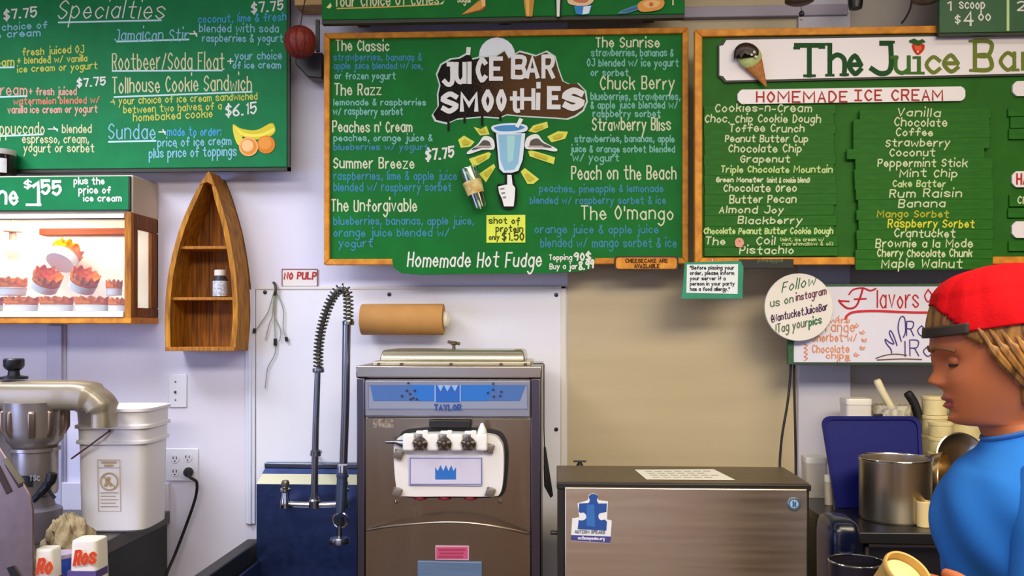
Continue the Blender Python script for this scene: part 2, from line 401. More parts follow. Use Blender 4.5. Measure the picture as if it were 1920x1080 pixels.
T(WHT, '$7.75', 145, 162, 14, 3.0, x1=197, slope=-0.05)
T(PNK, 'Melon Cream', -80, 178, 20, 2.3, x1=50); T(PNK, '+ fresh juiced', 55, 178, 13, 2.2, x1=143)
T(SAL, 'watermelon blended w/', 26, 196, 12, 2.1, x1=186, slope=-0.02); T(PNK, 'vanilla ice cream or yogurt', 15, 212, 13, 2.1, x1=182, slope=-0.01)
T(CRM, 'Cappuccado', -22, 252, 22, 2.2, x1=83); T(WHT, '>', 90, 246, 12, 2.2, x1=108); T(CRM, 'blended', 117, 249, 15, 2.0, x1=171)
T(CRM, 'espresso, cream,', 42, 268, 15, 2.0, x1=166); T(CRM, 'yogurt or sorbet', 45, 285, 15, 2.0, x1=176)
T(CRM, 'Rootbeer/Soda Float', 211, 130, 31, 2.3, x1=420); T(WHT, '+', 427, 122, 14, 2.3, x1=437)
T(LBL, 'your choice', 441, 111, 14, 2.0, x1=528); T(LBL, 'of ice cream', 437, 128, 12, 2.0, x1=526)
T(CRM, 'Tollhouse Cookie Sandwich', 211, 174, 28, 2.4, x1=471, slope=-0.02)
T(YEL, '> your choice of ice cream sandwiched', 208, 196, 13, 1.9, x1=482, slope=-0.035); T(YEL, 'between two halves of a', 232, 212, 13, 1.9, x1=415, slope=-0.04); T(YEL, 'homebaked cookie', 250, 227, 14, 1.9, x1=398, slope=-0.05)
T(WHT, '$6.15', 424, 218, 20, 3.0, x1=480, slope=-0.1)
T(LBL, 'Sundae', 204, 260, 28, 2.3, x1=291); T(WHT, '>', 298, 252, 14, 2.3, x1=310)
T(BLU, 'made to order:', 314, 254, 15, 2.0, x1=414); T(LBL, 'price of ice cream', 296, 275, 15, 2.0, x1=433, slope=-0.03); T(LBL, 'plus price of toppings', 280, 296, 17, 2.1, x1=443, slope=-0.03)
lettering(sp_, YL - 0.001, L_)
ul = MB()
for x0, y0, x1, y1 in ((110, 42, 302, 38), (219, 78, 354, 74), (211, 133, 416, 132), (214, 182, 472, 172), (204, 266, 292, 264), (-60, 128, 26, 126), (-30, 183, 50, 180), (-20, 256, 80, 252)):
    ribbon(ul, [(x0, y0), ((x0 + x1) / 2, (y0 + y1) / 2), (x1, y1)], 3.2, YL - 0.001)
ul.build('underline', paint('b9dede'), sp_, smooth=False, recalc=False)
art(sp_, 'painted_fruit', YL - 0.001, [
    ('d9c93a', smoothp([(437, 233), (452, 241), (480, 244), (505, 232), (513, 233), (516, 246), (505, 256), (475, 262), (455, 256), (445, 262), (439, 250)], 4, True)),
    ('f0e35c', smoothp([(440, 237), (460, 250), (490, 250), (512, 240), (512, 247), (490, 256), (462, 256), (446, 248)], 4, True)),
    ('e3d24c', smoothp([(437, 236), (446, 246), (456, 262), (455, 275), (445, 270), (438, 252)], 4, True)),
    ('d9822a', circ(499, 271, 17)), ('e89a45', circ(497, 268, 12)), ('f0b06a', circ(466, 275, 18)), ('e2913c', circ(466, 275, 15)), ('f3c48a', circ(464, 273, 11))])

# --- cone board, top centre
YT = 3.0
a, b = P(603, 37, YT), P(1284, 26, YT); zb = (a.z + b.z) / 2
tb = thing('cone_board', 'green board with cones and cups cut off by the top edge', 'menu board', ((a.x + b.x) / 2, YT, zb), 'hand painted menu boards')
MB().box((a.x, YT, zb), (b.x, YT + 0.02, 2.95)).build('panel', GREEN_M, tb, bev=0.002)
MB().box((a.x, YT + 0.004, zb - 0.012), (b.x, YT + 0.03, zb)).build('edge', mat('dark_edge', '2a2e22'), tb)
battens(tb, (a.x + 0.1, (a.x + b.x) / 2, b.x - 0.1), YT + 0.02, zb + 0.04, 2.9)
L_ = []
T(CRM, 'Your Choice of Cones', 628, 12, 22, 2.6, x1=822, slope=-0.02); T(CRM, 'Sugar', 858, 4, 12, 2.2, x1=884); T(CRM, '1', 1252, 9, 14, 3, x1=1262)
lettering(tb, YT - 0.001, L_)
ul = MB(); ribbon(ul, [(632, 16), (725, 13), (823, 8)], 2.5, YT - 0.001); ul.build('underline', paint('c9b25a'), tb, smooth=False, recalc=False)
art(tb, 'painted_cones', YT - 0.001, [
    ('e0e090', [(612, 14), (620, 5), (622, 12), (618, 16)]), ('e0e090', [(824, 8), (834, 0), (830, 8)]),
    ('8a5a22', [(864, 29), (896, 2), (906, -6), (912, 12), (905, 20)]), ('d79b4a', [(866, 27), (896, 3), (909, -4), (909, 12), (900, 18)]), ('eec27e', [(902, -2), (910, -4), (910, 11), (904, 12)]),
    ('c98d3a', [(979, -20), (1004, -20), (998, 31), (986, 31)]), ('e6b766', [(983, -20), (993, -20), (992, 29), (988, 29)]),
    ('1d241c', [(1039, -20), (1054, -20), (1052, 33), (1043, 33)]), ('e8ecd8', [(1043, -20), (1051, -20), (1049, 31), (1044, 31)]),
    ('e9c9a0', smoothp([(1064, 2), (1072, 9), (1092, 11), (1106, 8), (1114, -2), (1110, -20), (1066, -20)], 4, True)), ('c97a5a', smoothp([(1074, 0), (1086, 5), (1100, 4), (1104, -6), (1076, -10)], 4, True)),
    ('3d86c4', [(1076, 11), (1110, 10), (1105, 26), (1093, 28), (1080, 26)]), ('dfeef4', [(1094, 12), (1108, 11), (1104, 25), (1092, 27)]),
    ('5a88a8', [(1157, 26), (1164, 20), (1196, 8), (1198, 18), (1176, 25)]), ('3f6a94', [(1164, 22), (1196, 11), (1197, 16), (1176, 23)]),
    ('dd9a4c', smoothp([(1196, 8), (1208, 0), (1236, -4), (1246, 4), (1240, 16), (1222, 21), (1200, 21)], 4, True)), ('eab87a', smoothp([(1206, 5), (1224, 0), (1238, 4), (1230, 13), (1212, 14)], 4, True)), ('c86a38', circ(1221, 8, 4))])

def framed(parent, x0, z0, x1, z1, Y, fw_, mframe, mpanel, th=0.03):
    """panel set back inside four mitred frame pieces"""
    MB().box((x0 + fw_ * 0.5, Y + 0.012, z0 + fw_ * 0.5), (x1 - fw_ * 0.5, Y + 0.026, z1 - fw_ * 0.5)).build('panel', mpanel, parent)
    i0, i1, k0, k1 = x0 + fw_, x1 - fw_, z0 + fw_, z1 - fw_
    for q in ([(x0, z0), (x1, z0), (i1, k0), (i0, k0)], [(x0, z1), (i0, k1), (i1, k1), (x1, z1)], [(x0, z0), (i0, k0), (i0, k1), (x0, z1)], [(x1, z0), (x1, z1), (i1, k1), (i1, k0)]):
        MB().prism([(x, Y, z) for x, z in q], (0, th, 0)).build('frame', mframe, parent, bev=0.003)

# --- smoothie board, centre
YM = 3.06
a, b = P(607, 497, YM), P(1291, 494, YM); c, d = P(607, 60, YM), P(1291, 52, YM)
x0, x1, z0, z1 = (a.x + c.x) / 2, (b.x + d.x) / 2, (a.z + b.z) / 2, (c.z + d.z) / 2
smb = thing('smoothie_board', 'wood framed green board with winged smoothie cup and spray painted heading', 'menu board', ((x0 + x1) / 2, YM, z0), 'hand painted menu boards')
framed(smb, x0, z0, x1, z1, YM, 0.020, FRAME, GREEN_M)
battens(smb, (x0 + 0.2, x1 - 0.2), YM + 0.026, z0 + 0.06, z1 - 0.05)
YP = YM + 0.011
L_ = []
TT = 'ccd4b4'
for s, xa, xb, y, h in (('The Classic', 630, 729, 95, 19), ('The Razz', 628, 714, 178, 20), ("Peaches n' Cream", 624, 772, 247, 19), ('Summer Breeze', 626, 776, 315, 19), ('The Unforgivable', 622, 781, 396, 22),
                        ('The Sunrise', 1118, 1236, 88, 18), ('Chuck Berry', 1126, 1264, 167, 24), ('Strawberry Bliss', 1111, 1257, 244, 22), ('Peach on the Beach', 1072, 1267, 336, 24), ("The O'mango", 1090, 1262, 411, 24)):
    T(TT, s, xa, y, h, 2.6, x1=xb)
DB, DC = '3f86a2', '7cb8ac'
for c_, s, xa, xb, y, h in ((DB, 'strawberries, bananas &', 626, 790, 113, 12), (DB, 'apple juice blended w/ ice,', 626, 792, 129, 12), (DC, 'or frozen yogurt', 628, 741, 148, 12),
    (DC, 'lemonade & raspberries', 626, 798, 197, 11), (DC, 'w/ raspberry sorbet', 625, 755, 215, 13), (DC, 'peaches, orange juice &', 626, 810, 264, 11), (DB, 'blueberries w/ yogurt', 626, 802, 281, 11),
    (DB, 'raspberries, lime & apple juice', 626, 856, 337, 15), (DB, 'blended w/ raspberry sorbet', 626, 846, 358, 15), (DB, 'blueberries, bananas, apple juice,', 626, 888, 421, 14), (DB, 'orange juice blended w/', 626, 842, 443, 14), (DB, 'yogurt', 636, 698, 463, 14),
    (DC, 'strawberries, bananas &', 1109, 1262, 105, 13), (DC, 'OJ blended w/ ice yogurt', 1101, 1272, 124, 13), (DC, 'or sorbet', 1108, 1178, 142, 12),
    (DC, 'blueberries, strawberries,', 1108, 1275, 187, 13), (DC, '& apple juice blended w/', 1108, 1270, 203, 13), (DC, 'raspberry sorbet', 1112, 1238, 219, 12),
    (DC, 'strawberries, bananas, apple', 1078, 1264, 266, 12), (DC, 'juice & orange sorbet blended', 1070, 1265, 285, 12), (DC, 'w/ yogurt', 1074, 1160, 302, 13),
    (DB, 'peaches, pineapple & lemonade', 1012, 1243, 360, 13), (DB, 'blended w/ raspberry sorbet & ice', 994, 1248, 382, 13), (DB, 'orange juice & apple juice', 1003, 1234, 437, 14), (DB, 'blended w/ mango sorbet & ice', 1014, 1268, 463, 16)):
    T(c_, s, xa, y, h, 2.1, x1=xb)
T(WHT, '$7.75', 799, 300, 19, 3.8, x1=850, slope=-0.12)
lettering(smb, YP, L_)
# spray painted heading: pale moon, dark cloud fading to brown, dripping, white letters
SPRAY = bpy.data.materials.new('spray_cloud'); SPRAY.use_nodes = True
SPRAY.node_tree.nodes['Principled BSDF'].inputs['Specular IOR Level'].default_value = 0.1
N_, K_ = SPRAY.node_tree.nodes, SPRAY.node_tree.links
tc = N_.new('ShaderNodeTexCoord'); sx = N_.new('ShaderNodeSeparateXYZ'); nz = N_.new('ShaderNodeTexNoise'); nz.inputs['Scale'].default_value = 220
mr = N_.new('ShaderNodeMapRange'); mr.inputs['From Min'].default_value = -0.12; mr.inputs['From Max'].default_value = 0.16
av = N_.new('ShaderNodeMath'); av.operation = 'MULTIPLY_ADD'; av.inputs[1].default_value = 0.9; rp = N_.new('ShaderNodeValToRGB')
rp.color_ramp.elements[0].color = rgb('060504'); rp.color_ramp.elements[0].position = 0.45; rp.color_ramp.elements[1].color = rgb('54381a'); rp.color_ramp.elements[1].position = 1.1
K_.new(tc.outputs['Object'], sx.inputs[0]); K_.new(tc.outputs['Object'], nz.inputs['Vector']); K_.new(sx.outputs['X'], mr.inputs['Value']); K_.new(nz.outputs['Fac'], av.inputs[0]); K_.new(mr.outputs['Result'], av.inputs[2])
rp.color_ramp.elements[1].position = 1.0
K_.new(av.outputs[0], rp.inputs['Fac']); K_.new(rp.outputs['Color'], N_['Principled BSDF'].inputs['Base Color'])
cloud = [(818, 225), (812, 214), (823, 198), (822, 176), (826, 160), (820, 140), (828, 122), (846, 112), (862, 110), (880, 100), (886, 112), (902, 108), (930, 106), (946, 96), (954, 110), (974, 98), (990, 102), (1004, 106), (1024, 98), (1040, 108), (1046, 130), (1054, 152), (1066, 158), (1082, 156), (1096, 170), (1099, 190), (1092, 206), (1078, 216), (1062, 222), (1040, 220), (1000, 218), (970, 216), (950, 214), (936, 220), (906, 218), (880, 220), (858, 222), (840, 230)]
art(smb, 'painted_heading', YP, [('dfe4ea', circ(932, 104, 34)), ('c6d8d0', [(cx + (cx - 950) * 0.022, cy + (cy - 165) * 0.05) for cx, cy in cloud]), (SPRAY, cloud)]
    + [('17140f', [(x - 2.5, 214), (x + 2.5, 214), (x + 2, e), (x - 2, e)]) for x, e in ((841, 246), (871, 231), (904, 236), (938, 226))])
L_ = []
for ch, x, y, h, w_, xb in (('J', 833, 158, 38, 8.5, 848), ('u', 856, 155, 52, 8, 871), ('i', 879, 154, 55, 8, 886), ('C', 896, 150, 38, 8.5, 910), ('E', 921, 147, 37, 8, 940), ('B', 962, 144, 38, 8, 984), ('A', 988, 144, 36, 8, 1008), ('R', 1019, 145, 38, 7.5, 1037)):
    T('e0e0de', ch, x, y, h, w_, x1=xb, jit=0.1)
for ch, x, y, h, w_, xb in (('S', 831, 208, 32, 9.5, 855), ('M', 866, 207, 30, 8, 893), ('O', 907, 205, 34, 8.5, 922), ('O', 934, 204, 33, 8, 946), ('t', 959, 207, 34, 8, 972), ('H', 979, 203, 34, 7.5, 1000), ('i', 1010, 203, 41, 8, 1016), ('E', 1030, 201, 34, 9, 1048), ('S', 1060, 202, 32, 12, 1090)):
    T('e0e0de', ch, x, y, h, w_, x1=xb, jit=0.1)
lettering(smb, YP - 0.0045, L_, 'spray_lettering')
RY, RYD = 'd8dc5c', 'c8b83a'
it = [(RY, [(888, 238), (902, 242), (912, 236), (918, 252), (900, 254)]), (RY, [(859, 262), (870, 254), (890, 266), (882, 275), (864, 277)]),
      (RY, [(879, 298), (916, 285), (921, 288), (917, 297), (888, 314)]), (RY, [(898, 326), (926, 307), (929, 313), (911, 342)]),
      (RY, [(990, 246), (1000, 235), (1026, 228), (1028, 239), (1004, 249)]), (RY, [(1026, 256), (1046, 246), (1065, 247), (1060, 260), (1034, 267)]),
      (RY, [(990, 283), (998, 282), (1041, 295), (1038, 308), (993, 293)]), (RY, [(976, 322), (984, 315), (1011, 336), (1000, 345), (989, 345)])]
it += [(RYD, [(cx + (px - cx) * 0.5, cy + (py - cy) * 0.5) for px, py in pp]) for _, pp in list(it) for cx, cy in [(sum(p[0] for p in pp) / len(pp), sum(p[1] for p in pp) / len(pp))]]
for sgn, cx in ((-1, 926), (1, 986)):
    wing = [(cx, 279), (cx, 262), (cx + sgn * 8, 254), (cx + sgn * 22, 252), (cx + sgn * 34, 266), (cx + sgn * 58, 279), (cx + sgn * 54, 284), (cx + sgn * 30, 280)]
    if sgn < 0: wing = [(cx, 280), (cx, 264), (cx - 8, 256), (cx - 20, 256), (cx - 30, 270), (cx - 50, 285), (cx - 46, 289), (cx - 22, 281)]
    wc = (sum(p[0] for p in wing) / 8, sum(p[1] for p in wing) / 8)
    it += [('e6e8e4', smoothp(wing, 3, True)), ('5c5650', smoothp([(wc[0] + (x - wc[0]) * 0.68, wc[1] + (y - wc[1]) * 0.55) for x, y in wing], 3, True)), ('b9aca2', [(cx + sgn * 4, 273), (cx + sgn * 30, 273), (cx + sgn * 36, 277), (cx + sgn * 4, 276)])]
it += [('10150f', [(924, 236), (990, 236), (984, 260), (982, 300), (974, 322), (964, 326), (942, 326), (934, 316), (930, 280)]),
       ('dceaf2', smoothp([(921, 238), (940, 232), (970, 231), (988, 236), (986, 246), (960, 250), (930, 249)], 4, True)), ('4f8fc8', smoothp([(926, 239), (944, 235), (972, 235), (984, 239), (968, 245), (938, 246)], 4, True)),
       ('dceaf2', [(930, 250), (985, 250), (980, 300), (972, 320), (960, 324), (944, 324), (936, 316)]), ('8fc0da', [(934, 252), (978, 252), (972, 306), (964, 318), (946, 320), (938, 300)]), ('a8d8d8', [(950, 254), (966, 254), (962, 300), (952, 306)]),
       ('10150f', smoothp([(932, 346), (946, 344), (948, 326), (962, 326), (966, 344), (970, 356), (966, 388), (944, 390), (936, 372)], 3, True)),
       ('eef0ee', [(951, 328), (959, 328), (961, 346), (966, 352), (965, 370), (963, 387), (945, 387), (941, 372), (936, 362), (934, 350), (944, 347), (951, 346)]),
       ('8a8a8a', [(937, 353), (946, 352), (946, 355), (938, 356)]), ('8a8a8a', [(939, 361), (947, 360), (947, 363), (941, 364)]), ('8a8a8a', [(942, 369), (949, 368), (949, 371), (944, 372)]),
       ('eef0ee', [(966, 237), (974, 221), (981, 224), (972, 240)])]
art(smb, 'painted_smoothie', YP, it)

# a real clear cup screwed to the board, tipped over to the left
cc = P(889, 353, YM - 0.026); axis = (P(900, 390, YM - 0.02) - P(876, 316, YM - 0.02)).normalized()
cu = thing('plastic_cup', 'small clear plastic cup with yellow label fixed to the smoothie board', 'cup', tuple(cc))
hh = (P(900, 390, YM) - P(876, 316, YM)).length / 2
MB().lathe([(0.034, -hh), (0.0345, -hh + 0.004), (0.031, -hh * 0.3), (0.024, hh), (0.0, hh), (0.0, hh - 0.004), (0.022, hh - 0.004), (0.029, -hh * 0.3), (0.032, -hh)], cc, axis, 24, cap=False).build('cup', glassy('cup_clear', 'e6efe0', 0.16, 0.1), cu)
MB().lathe([(0.0325, -hh * 0.35), (0.0285, hh * 0.3)], cc, axis, 24, cap=False).build('label', mat('cup_label', 'e6e0a0', noise=0.5, nscale=50, col2='c89a40'), cu)
MB().box((cc.x - 0.008, YM - 0.004, cc.z - 0.008), (cc.x + 0.008, YM + 0.0115, cc.z + 0.008)).build('fixing', BLACKP, cu)

# yellow price note
Yn = YM + 0.009
nt_ = MB(); slab(nt_, 912, 403, 985, 455, Yn, 0.0015)
c = P(948, 455, Yn); note = thing('price_note', 'bright yellow handwritten note below the painted pointing hand', 'note', tuple(c))
nt_.build('paper', mat('yellow_paper', 'dcea4a', rough=0.7), note)
L_ = []; T('3a4420', 'shot of', 917, 419, 11, 2.0, x1=974); T('3a4420', 'protein', 930, 434, 11, 2.0, x1=980); T('3a4420', 'only', 917, 449, 9, 1.8, x1=936); T('3a4420', '$1.50', 942, 450, 14, 2.4, x1=982)
lettering(note, Yn - 0.001, L_)

# hot fudge sign hung over the frame's lower edge
Yh = YM - 0.016
hf = [(735, 487), (745, 478), (780, 474), (900, 472), (1040, 471), (1108, 473), (1116, 484), (1112, 500), (1098, 508), (1040, 512), (900, 513), (790, 515), (752, 512), (738, 502)]
c = P(925, 513, Yh); fg = thing('hot_fudge_sign', 'green cut-out sign offering hot fudge across the bottom of a framed board', 'sign', tuple(c))
MB().prism([P(x, y, Yh) for x, y in hf], (0, 0.014, 0)).build('panel', GREEN_M, fg)
L_ = []; T(WHT, 'Homemade Hot Fudge', 764, 500, 26, 2.9, x1=1014, slant=0.15); T(WHT, 'Topping', 1030, 487, 9, 1.9, x1=1072); T(WHT, '90$', 1077, 488, 14, 3.0, x1=1107); T(WHT, 'Buy a jar', 1031, 504, 9, 1.9, x1=1082); T(WHT, '8.99', 1086, 506, 15, 3.0, x1=1113, slope=-0.15)
lettering(fg, Yh - 0.001, L_)

# wooden plaque
Yq = YM - 0.012
c = P(1211, 506, Yq); pq = thing('wooden_plaque', 'small orange wooden plaque with dark lettering on the frame of the smoothie board', 'sign', tuple(c))
def rrect(x0, y0, x1, y1, r): return [p for cx, cy, a in ((x1 - r, y1 - r, 0), (x0 + r, y1 - r, 1), (x0 + r, y0 + r, 2), (x1 - r, y0 + r, 3)) for p in circ(cx, cy, r, r, 4, a * PI / 2, a * PI / 2 + PI / 2)]
MB().prism([P(x, y, Yq + 0.002) for x, y in rrect(1152, 480, 1272, 507, 6)], (0, 0.009, 0)).build('edge', mat('dark_brown', '2c1a0e'), pq)
MB().prism([P(x, y, Yq) for x, y in rrect(1155, 483, 1269, 504, 5)], (0, 0.008, 0)).build('panel', FRAME, pq)
L_ = []; T('40250c', 'CHEESECAKE ARE', 1173, 492, 6.5, 1.7, x1=1252, jit=0.1); T('40250c', 'AVAILABLE', 1190, 502, 6.5, 1.7, x1=1236, jit=0.1)
lettering(pq, Yq - 0.0008, L_)

# --- flavour board, right
YR = 2.97
a, b = P(1303, 497, YR), P(1303, 55, YR)
x0, z0, z1, x1 = a.x, a.z, b.z, 2.55
fb = thing('flavor_board', 'wood framed green board with a white shop banner and rows of flavour strips', 'menu board', (1.6, YR, z0), 'hand painted menu boards')
framed(fb, x0, z0, x1, z1, YR, 0.024, FRAME, GREEN_R)
battens(fb, (x0 + 0.3, x0 + 0.9, x1 - 0.2), YR + 0.026, z0 + 0.06, z1 - 0.05)
YB = YR + 0.0015
def notch(x0, y0, x1, y1, r): return [(x0, y0 + r), (x0 + r, y0 + r), (x0 + r, y0), (x1, y0 - 6), (x1, y1 - 6), (x0 + r, y1), (x0 + r, y1 - r), (x0, y1 - r)]
bn = thing('shop_banner', 'long white wooden banner with green serif lettering and a painted cone', 'sign', tuple(P(1650, 150, YB)))
bpts = [(1349, 86), (1356, 85), (1362, 75), (1990, 64), (1990, 136), (1362, 151), (1356, 143), (1349, 141)]
MB().prism([P(x, y, YB) for x, y in bpts], (0, 0.01, 0)).build('panel', mat('banner_white', 'e4dee2', rough=0.5), bn)
MB().prism([P(x + dx, y + dy, YB + 0.002) for (x, y), (dx, dy) in zip(bpts, [(-3, -2), (-3, -4), (-3, -4), (0, -4), (0, 4), (-3, 4), (-4, 4), (-3, 2)])], (0, 0.008, 0)).build('edge', mat('dark_edge', '2a2e22'), bn)
L_ = []
DG = '1c4a22'; MG = '3f6b26'; OG = '6c7a2c'
for c_, ch, x, y, h, w_, xb in ((DG, 'T', 1492, 142, 57, 9, 1543), (DG, 'h', 1556, 140, 56, 9, 1583), (DG, 'e', 1592, 138, 50, 9, 1614), (DG, 'J', 1634, 138, 57, 9.5, 1670), (MG, 'u', 1680, 137, 46, 7.5, 1704), (MG, 'C/', 1720, 137, 0, 0, 0), (OG, 'c', 1737, 136, 44, 7, 1762), (OG, 'e', 1770, 134, 46, 7.5, 1796), (OG, 'B', 1828, 131, 54, 8, 1860), (OG, 'a', 1876, 131, 48, 7, 1902), (OG, 'r', 1918, 130, 46, 7, 1940)):
    if h: T(c_, ch, x, y, h, w_, x1=xb, jit=0.0)
lettering(bn, YB - 0.001, L_)
sf = {}
def serif(c_, x, y, wd): ribbon(sf.setdefault(c_, MB()), [(x - wd / 2, y), (x, y - 0.3), (x + wd / 2, y)], 5, YB - 0.0014)
for c_, x, y, wd in ((DG, 1518, 142, 20), (DG, 1494, 90, 9), (DG, 1541, 89, 9), (DG, 1556, 141, 14), (DG, 1583, 140, 14), (DG, 1553, 83, 11), (DG, 1664, 79, 24), (MG, 1677, 108, 12), (MG, 1706, 137, 12), (MG, 1722, 137, 20), (MG, 1719, 108, 12), (OG, 1828, 132, 18), (OG, 1826, 77, 16), (OG, 1904, 131, 12)): serif(c_, x, y, wd)
ribbon(sf[MG], [(1723, 137), (1723, 108)], 7.5, YB - 0.001)
for c_, m_ in sf.items(): m_.build('serif', paint(c_), bn, smooth=False, recalc=False)
art(bn, 'painted_strawberry', YB - 0.001, [('c2331f', smoothp([(1710, 84), (1722, 80), (1733, 84), (1732, 94), (1722, 103), (1714, 97)], 4, True)), ('e2603c', smoothp([(1714, 87), (1722, 85), (1728, 88), (1726, 94), (1720, 97)], 4, True)), ('2f5a20', [(1704, 76), (1714, 72), (1722, 76), (1730, 73), (1736, 79), (1728, 81), (1722, 86), (1714, 82), (1706, 80)]), ('e8c8a0', circ(1721, 97, 2))])
# raised ice cream cone on the banner
cn = thing('ice_cream_cone', 'cut-out chocolate dipped ice cream cone fixed to the white banner', 'cone decoration', tuple(P(1420, 150, YB - 0.02)))
t0, t1 = P(1413, 120, YB - 0.016), P(1437, 162, YB - 0.012)
ax = (t1 - t0); ln = ax.length
MB().lathe([(0.0315, -0.004), (0.031, 0.0), (0.002, ln)], t0, ax, 20, sy=0.36).build('wafer', mat('wafer', 'b4702c', noise=0.35, nscale=120), cn)
MB().sphere(P(1406, 107, YB - 0.0175), 0.038, 20, 14, (1, 0.42, 1)).build('ice_cream', mat('mint_ice_cream', 'b6c27a', noise=0.2, nscale=60, bump=0.6, bscale=120), cn)
ch_ = MB(); cc = P(1400, 101, YB - 0.021)
rs = []
for i in range(9):
    an = PI / 2 * i / 8; rs.append([cc + Vector((math.cos(2 * PI * k / 24) * 0.041 * math.cos(an) - 0.004 * i / 8, math.sin(2 * PI * k / 24) * 0.019 * math.cos(an), 0.036 * math.sin(an) + (0 if i else -0.02 * abs(math.sin(k * 1.3)) * (1 if k % 3 else 0.4)))) for k in range(24)])
ch_.rings(rs); ch_.build('chocolate', mat('chocolate', '2f1d16', rough=0.3), cn)
for px, py in ((1414, 98), (1409, 103), (1417, 107)): MB().sphere(P(px, py, YB - 0.036), 0.005, 8, 6).build('sprinkle', paint('d8dcc0'), cn)

def pill(x0, y0, x1, y1, s, label, slope, name='heading_plate'):
    t = thing(name, label, 'sign', tuple(P((x0 + x1) / 2, y1, YB)))
    r = 8
    pts = [(x0, y0 + r), (x0 + 4, y0 + 3), (x0 + r, y0), (x1 - r, y0 + slope), (x1 - 3, y0 + slope + 3), (x1, y0 + r + slope), (x1, y1 - r + slope), (x1 - 3, y1 + slope - 3), (x1 - r, y1 + slope), (x0 + r, y1), (x0 + 4, y1 - 3), (x0, y1 - r)]
    MB().prism([P(x, y, YB) for x, y in pts], (0, 0.009, 0)).build('plate', mat('banner_white', 'e4dee2', rough=0.5), t)
    return t
hp = pill(1383, 168, 1810, 195, '', 'long white plate with red capitals above the strip columns', -6)
L_ = []; T('a8322a', 'HOMEMADE', 1419, 191, 19, 3.0, x1=1588, jit=0.12); T('a8322a', 'ICE CREAM', 1603, 188, 19, 3.0, x1=1767, jit=0.12)
lettering(hp, YB - 0.001, L_)
hp2 = pill(1899, 152, 2080, 180, '', 'white plate cut off by the frame edge level with the red heading', -2)
hp3 = pill(1898, 321, 2050, 351, '', 'white plate showing one red capital at the frame edge', 0)
L_ = []; T('b03028', 'HARD YOGURT', 1907, 345, 19, 3.4, x1=2035, jit=0.1); lettering(hp3, YB - 0.001, L_)
hp4 = pill(1898, 415, 2050, 446, '', 'lowest white plate at the frame edge, without visible lettering', 0)

# flavour strips: each a little plank that lifts off
def strip(px0, py0, px1, py1, s, label, col, tx, h, tw=None, bits=None, back=None):
    Yt = YR + 0.003 - random.uniform(0, 0.0010) - (0.011 if back else 0)
    c = P((px0 + px1) / 2, py1, Yt)
    t = thing('flavor_strip', label, 'flavour strip', tuple(c), 'flavour strips on the right board')
    m_ = MB(); a, b = P(px0, py0, Yt), P(px1, py1, Yt); m_.box((a.x, Yt, b.z), (b.x, Yt + 0.0085 if back is None else back, a.z)); m_.build('plank', GREEN_S, t, bev=0.0012, seg=1)
    L_ = [(col, (s, tx, py1 - 4.2, h - 0.8, 2.4), dict(x1=tw, slant=0.08, jit=0.35))] if s else []
    for bt in bits or []: L_.append(bt)
    lettering(t, Yt - 0.0012, L_)
    return t
FC = 'c6d0a8'
c1 = [(198, 'Cookies-n-Cream', 'strip lettered Cookies-n-Cream at the top of its column', 1341, 1521, 15), (214, 'Choc. Chip Cookie Dough', 'strip lettered Choc. Chip Cookie Dough', 1322, 1538, 14), (234, 'Toffee Crunch', 'strip lettered Toffee Crunch', 1368, 1507, 14), (252, 'Peanut Butter Cup', 'strip lettered Peanut Butter Cup', 1360, 1514, 13), (271, 'Chocolate Chip', 'strip lettered Chocolate Chip', 1366, 1502, 14),
      (290, 'Grapenut', 'strip lettered Grapenut, seventh above the bottom of the list', 1388, 1480, 13), (309, 'Triple Chocolate Mountain', 'strip lettered Triple Chocolate Mountain', 1352, 1560, 12), (328, 'Green Monster', 'strip with the small bracketed note below Triple Chocolate Mountain', 1343, 1430, 9), (346, 'Chocolate Oreo', 'strip directly above the one lettered Butter Pecan', 1357, 1493, 14), (364, 'Butter Pecan', 'strip lettered Butter Pecan', 1368, 1492, 14),
      (385, 'Almond Joy', 'strip directly below the one lettered Butter Pecan', 1349, 1468, 13), (404, 'Blackberry', 'strip lettered Blackberry', 1384, 1503, 13), (424, 'Chocolate Peanut Butter Cookie Dough', 'strip lettered Chocolate Peanut Butter Cookie Dough in thin letters', 1320, 1561, 11), (443, 'The      Coil', 'strip with a pink painted swirl amid its lettering', 1323, 1452, 14), (463, 'Pistachio', 'strip lettered Pistachio at the bottom of its column', 1387, 1487, 14)]
tops = [r[0] for r in c1] + [480.5]
for i, (y, s, lb, xa, xb, h) in enumerate(c1):
    x0_, x1_ = 1320.5 + random.uniform(-0.8, 1), 1567 + random.choice((-3, 0, 2, 4))
    bits = []
    if s.startswith('Green M'): bits = [(FC, ('(mint & cookie blend)', 1438, y + 14, 9, 1.8), dict(x1=1518, slant=0.1))]
    t = strip(x0_, tops[i] + 0.5, x1_, tops[i + 1] - 0.7, s, 'green ' + lb, FC if i not in (6, 12) else 'b8d08a', xa, h, xb, bits)
    if 'Coil' in s:
        lettering(t, YR - 0.002, [('b8d08a', ('(mint, ice cream w/', 1463, y + 9, 6, 1.3), dict(x1=1545)), ('b8d08a', ('marshmallow & oil)', 1467, y + 17, 6, 1.3), dict(x1=1562))])
        art(t, 'painted_swirl', YR - 0.002, [('d89a86', smoothp([(1378, 452), (1384, 446), (1392, 448), (1395, 456), (1390, 463), (1380, 462)], 4, True)), ('8a3a30', [(1384, 452), (1388, 451), (1387, 454)]), ('5a3020', [(1392, 460), (1396, 458), (1395, 463)])])
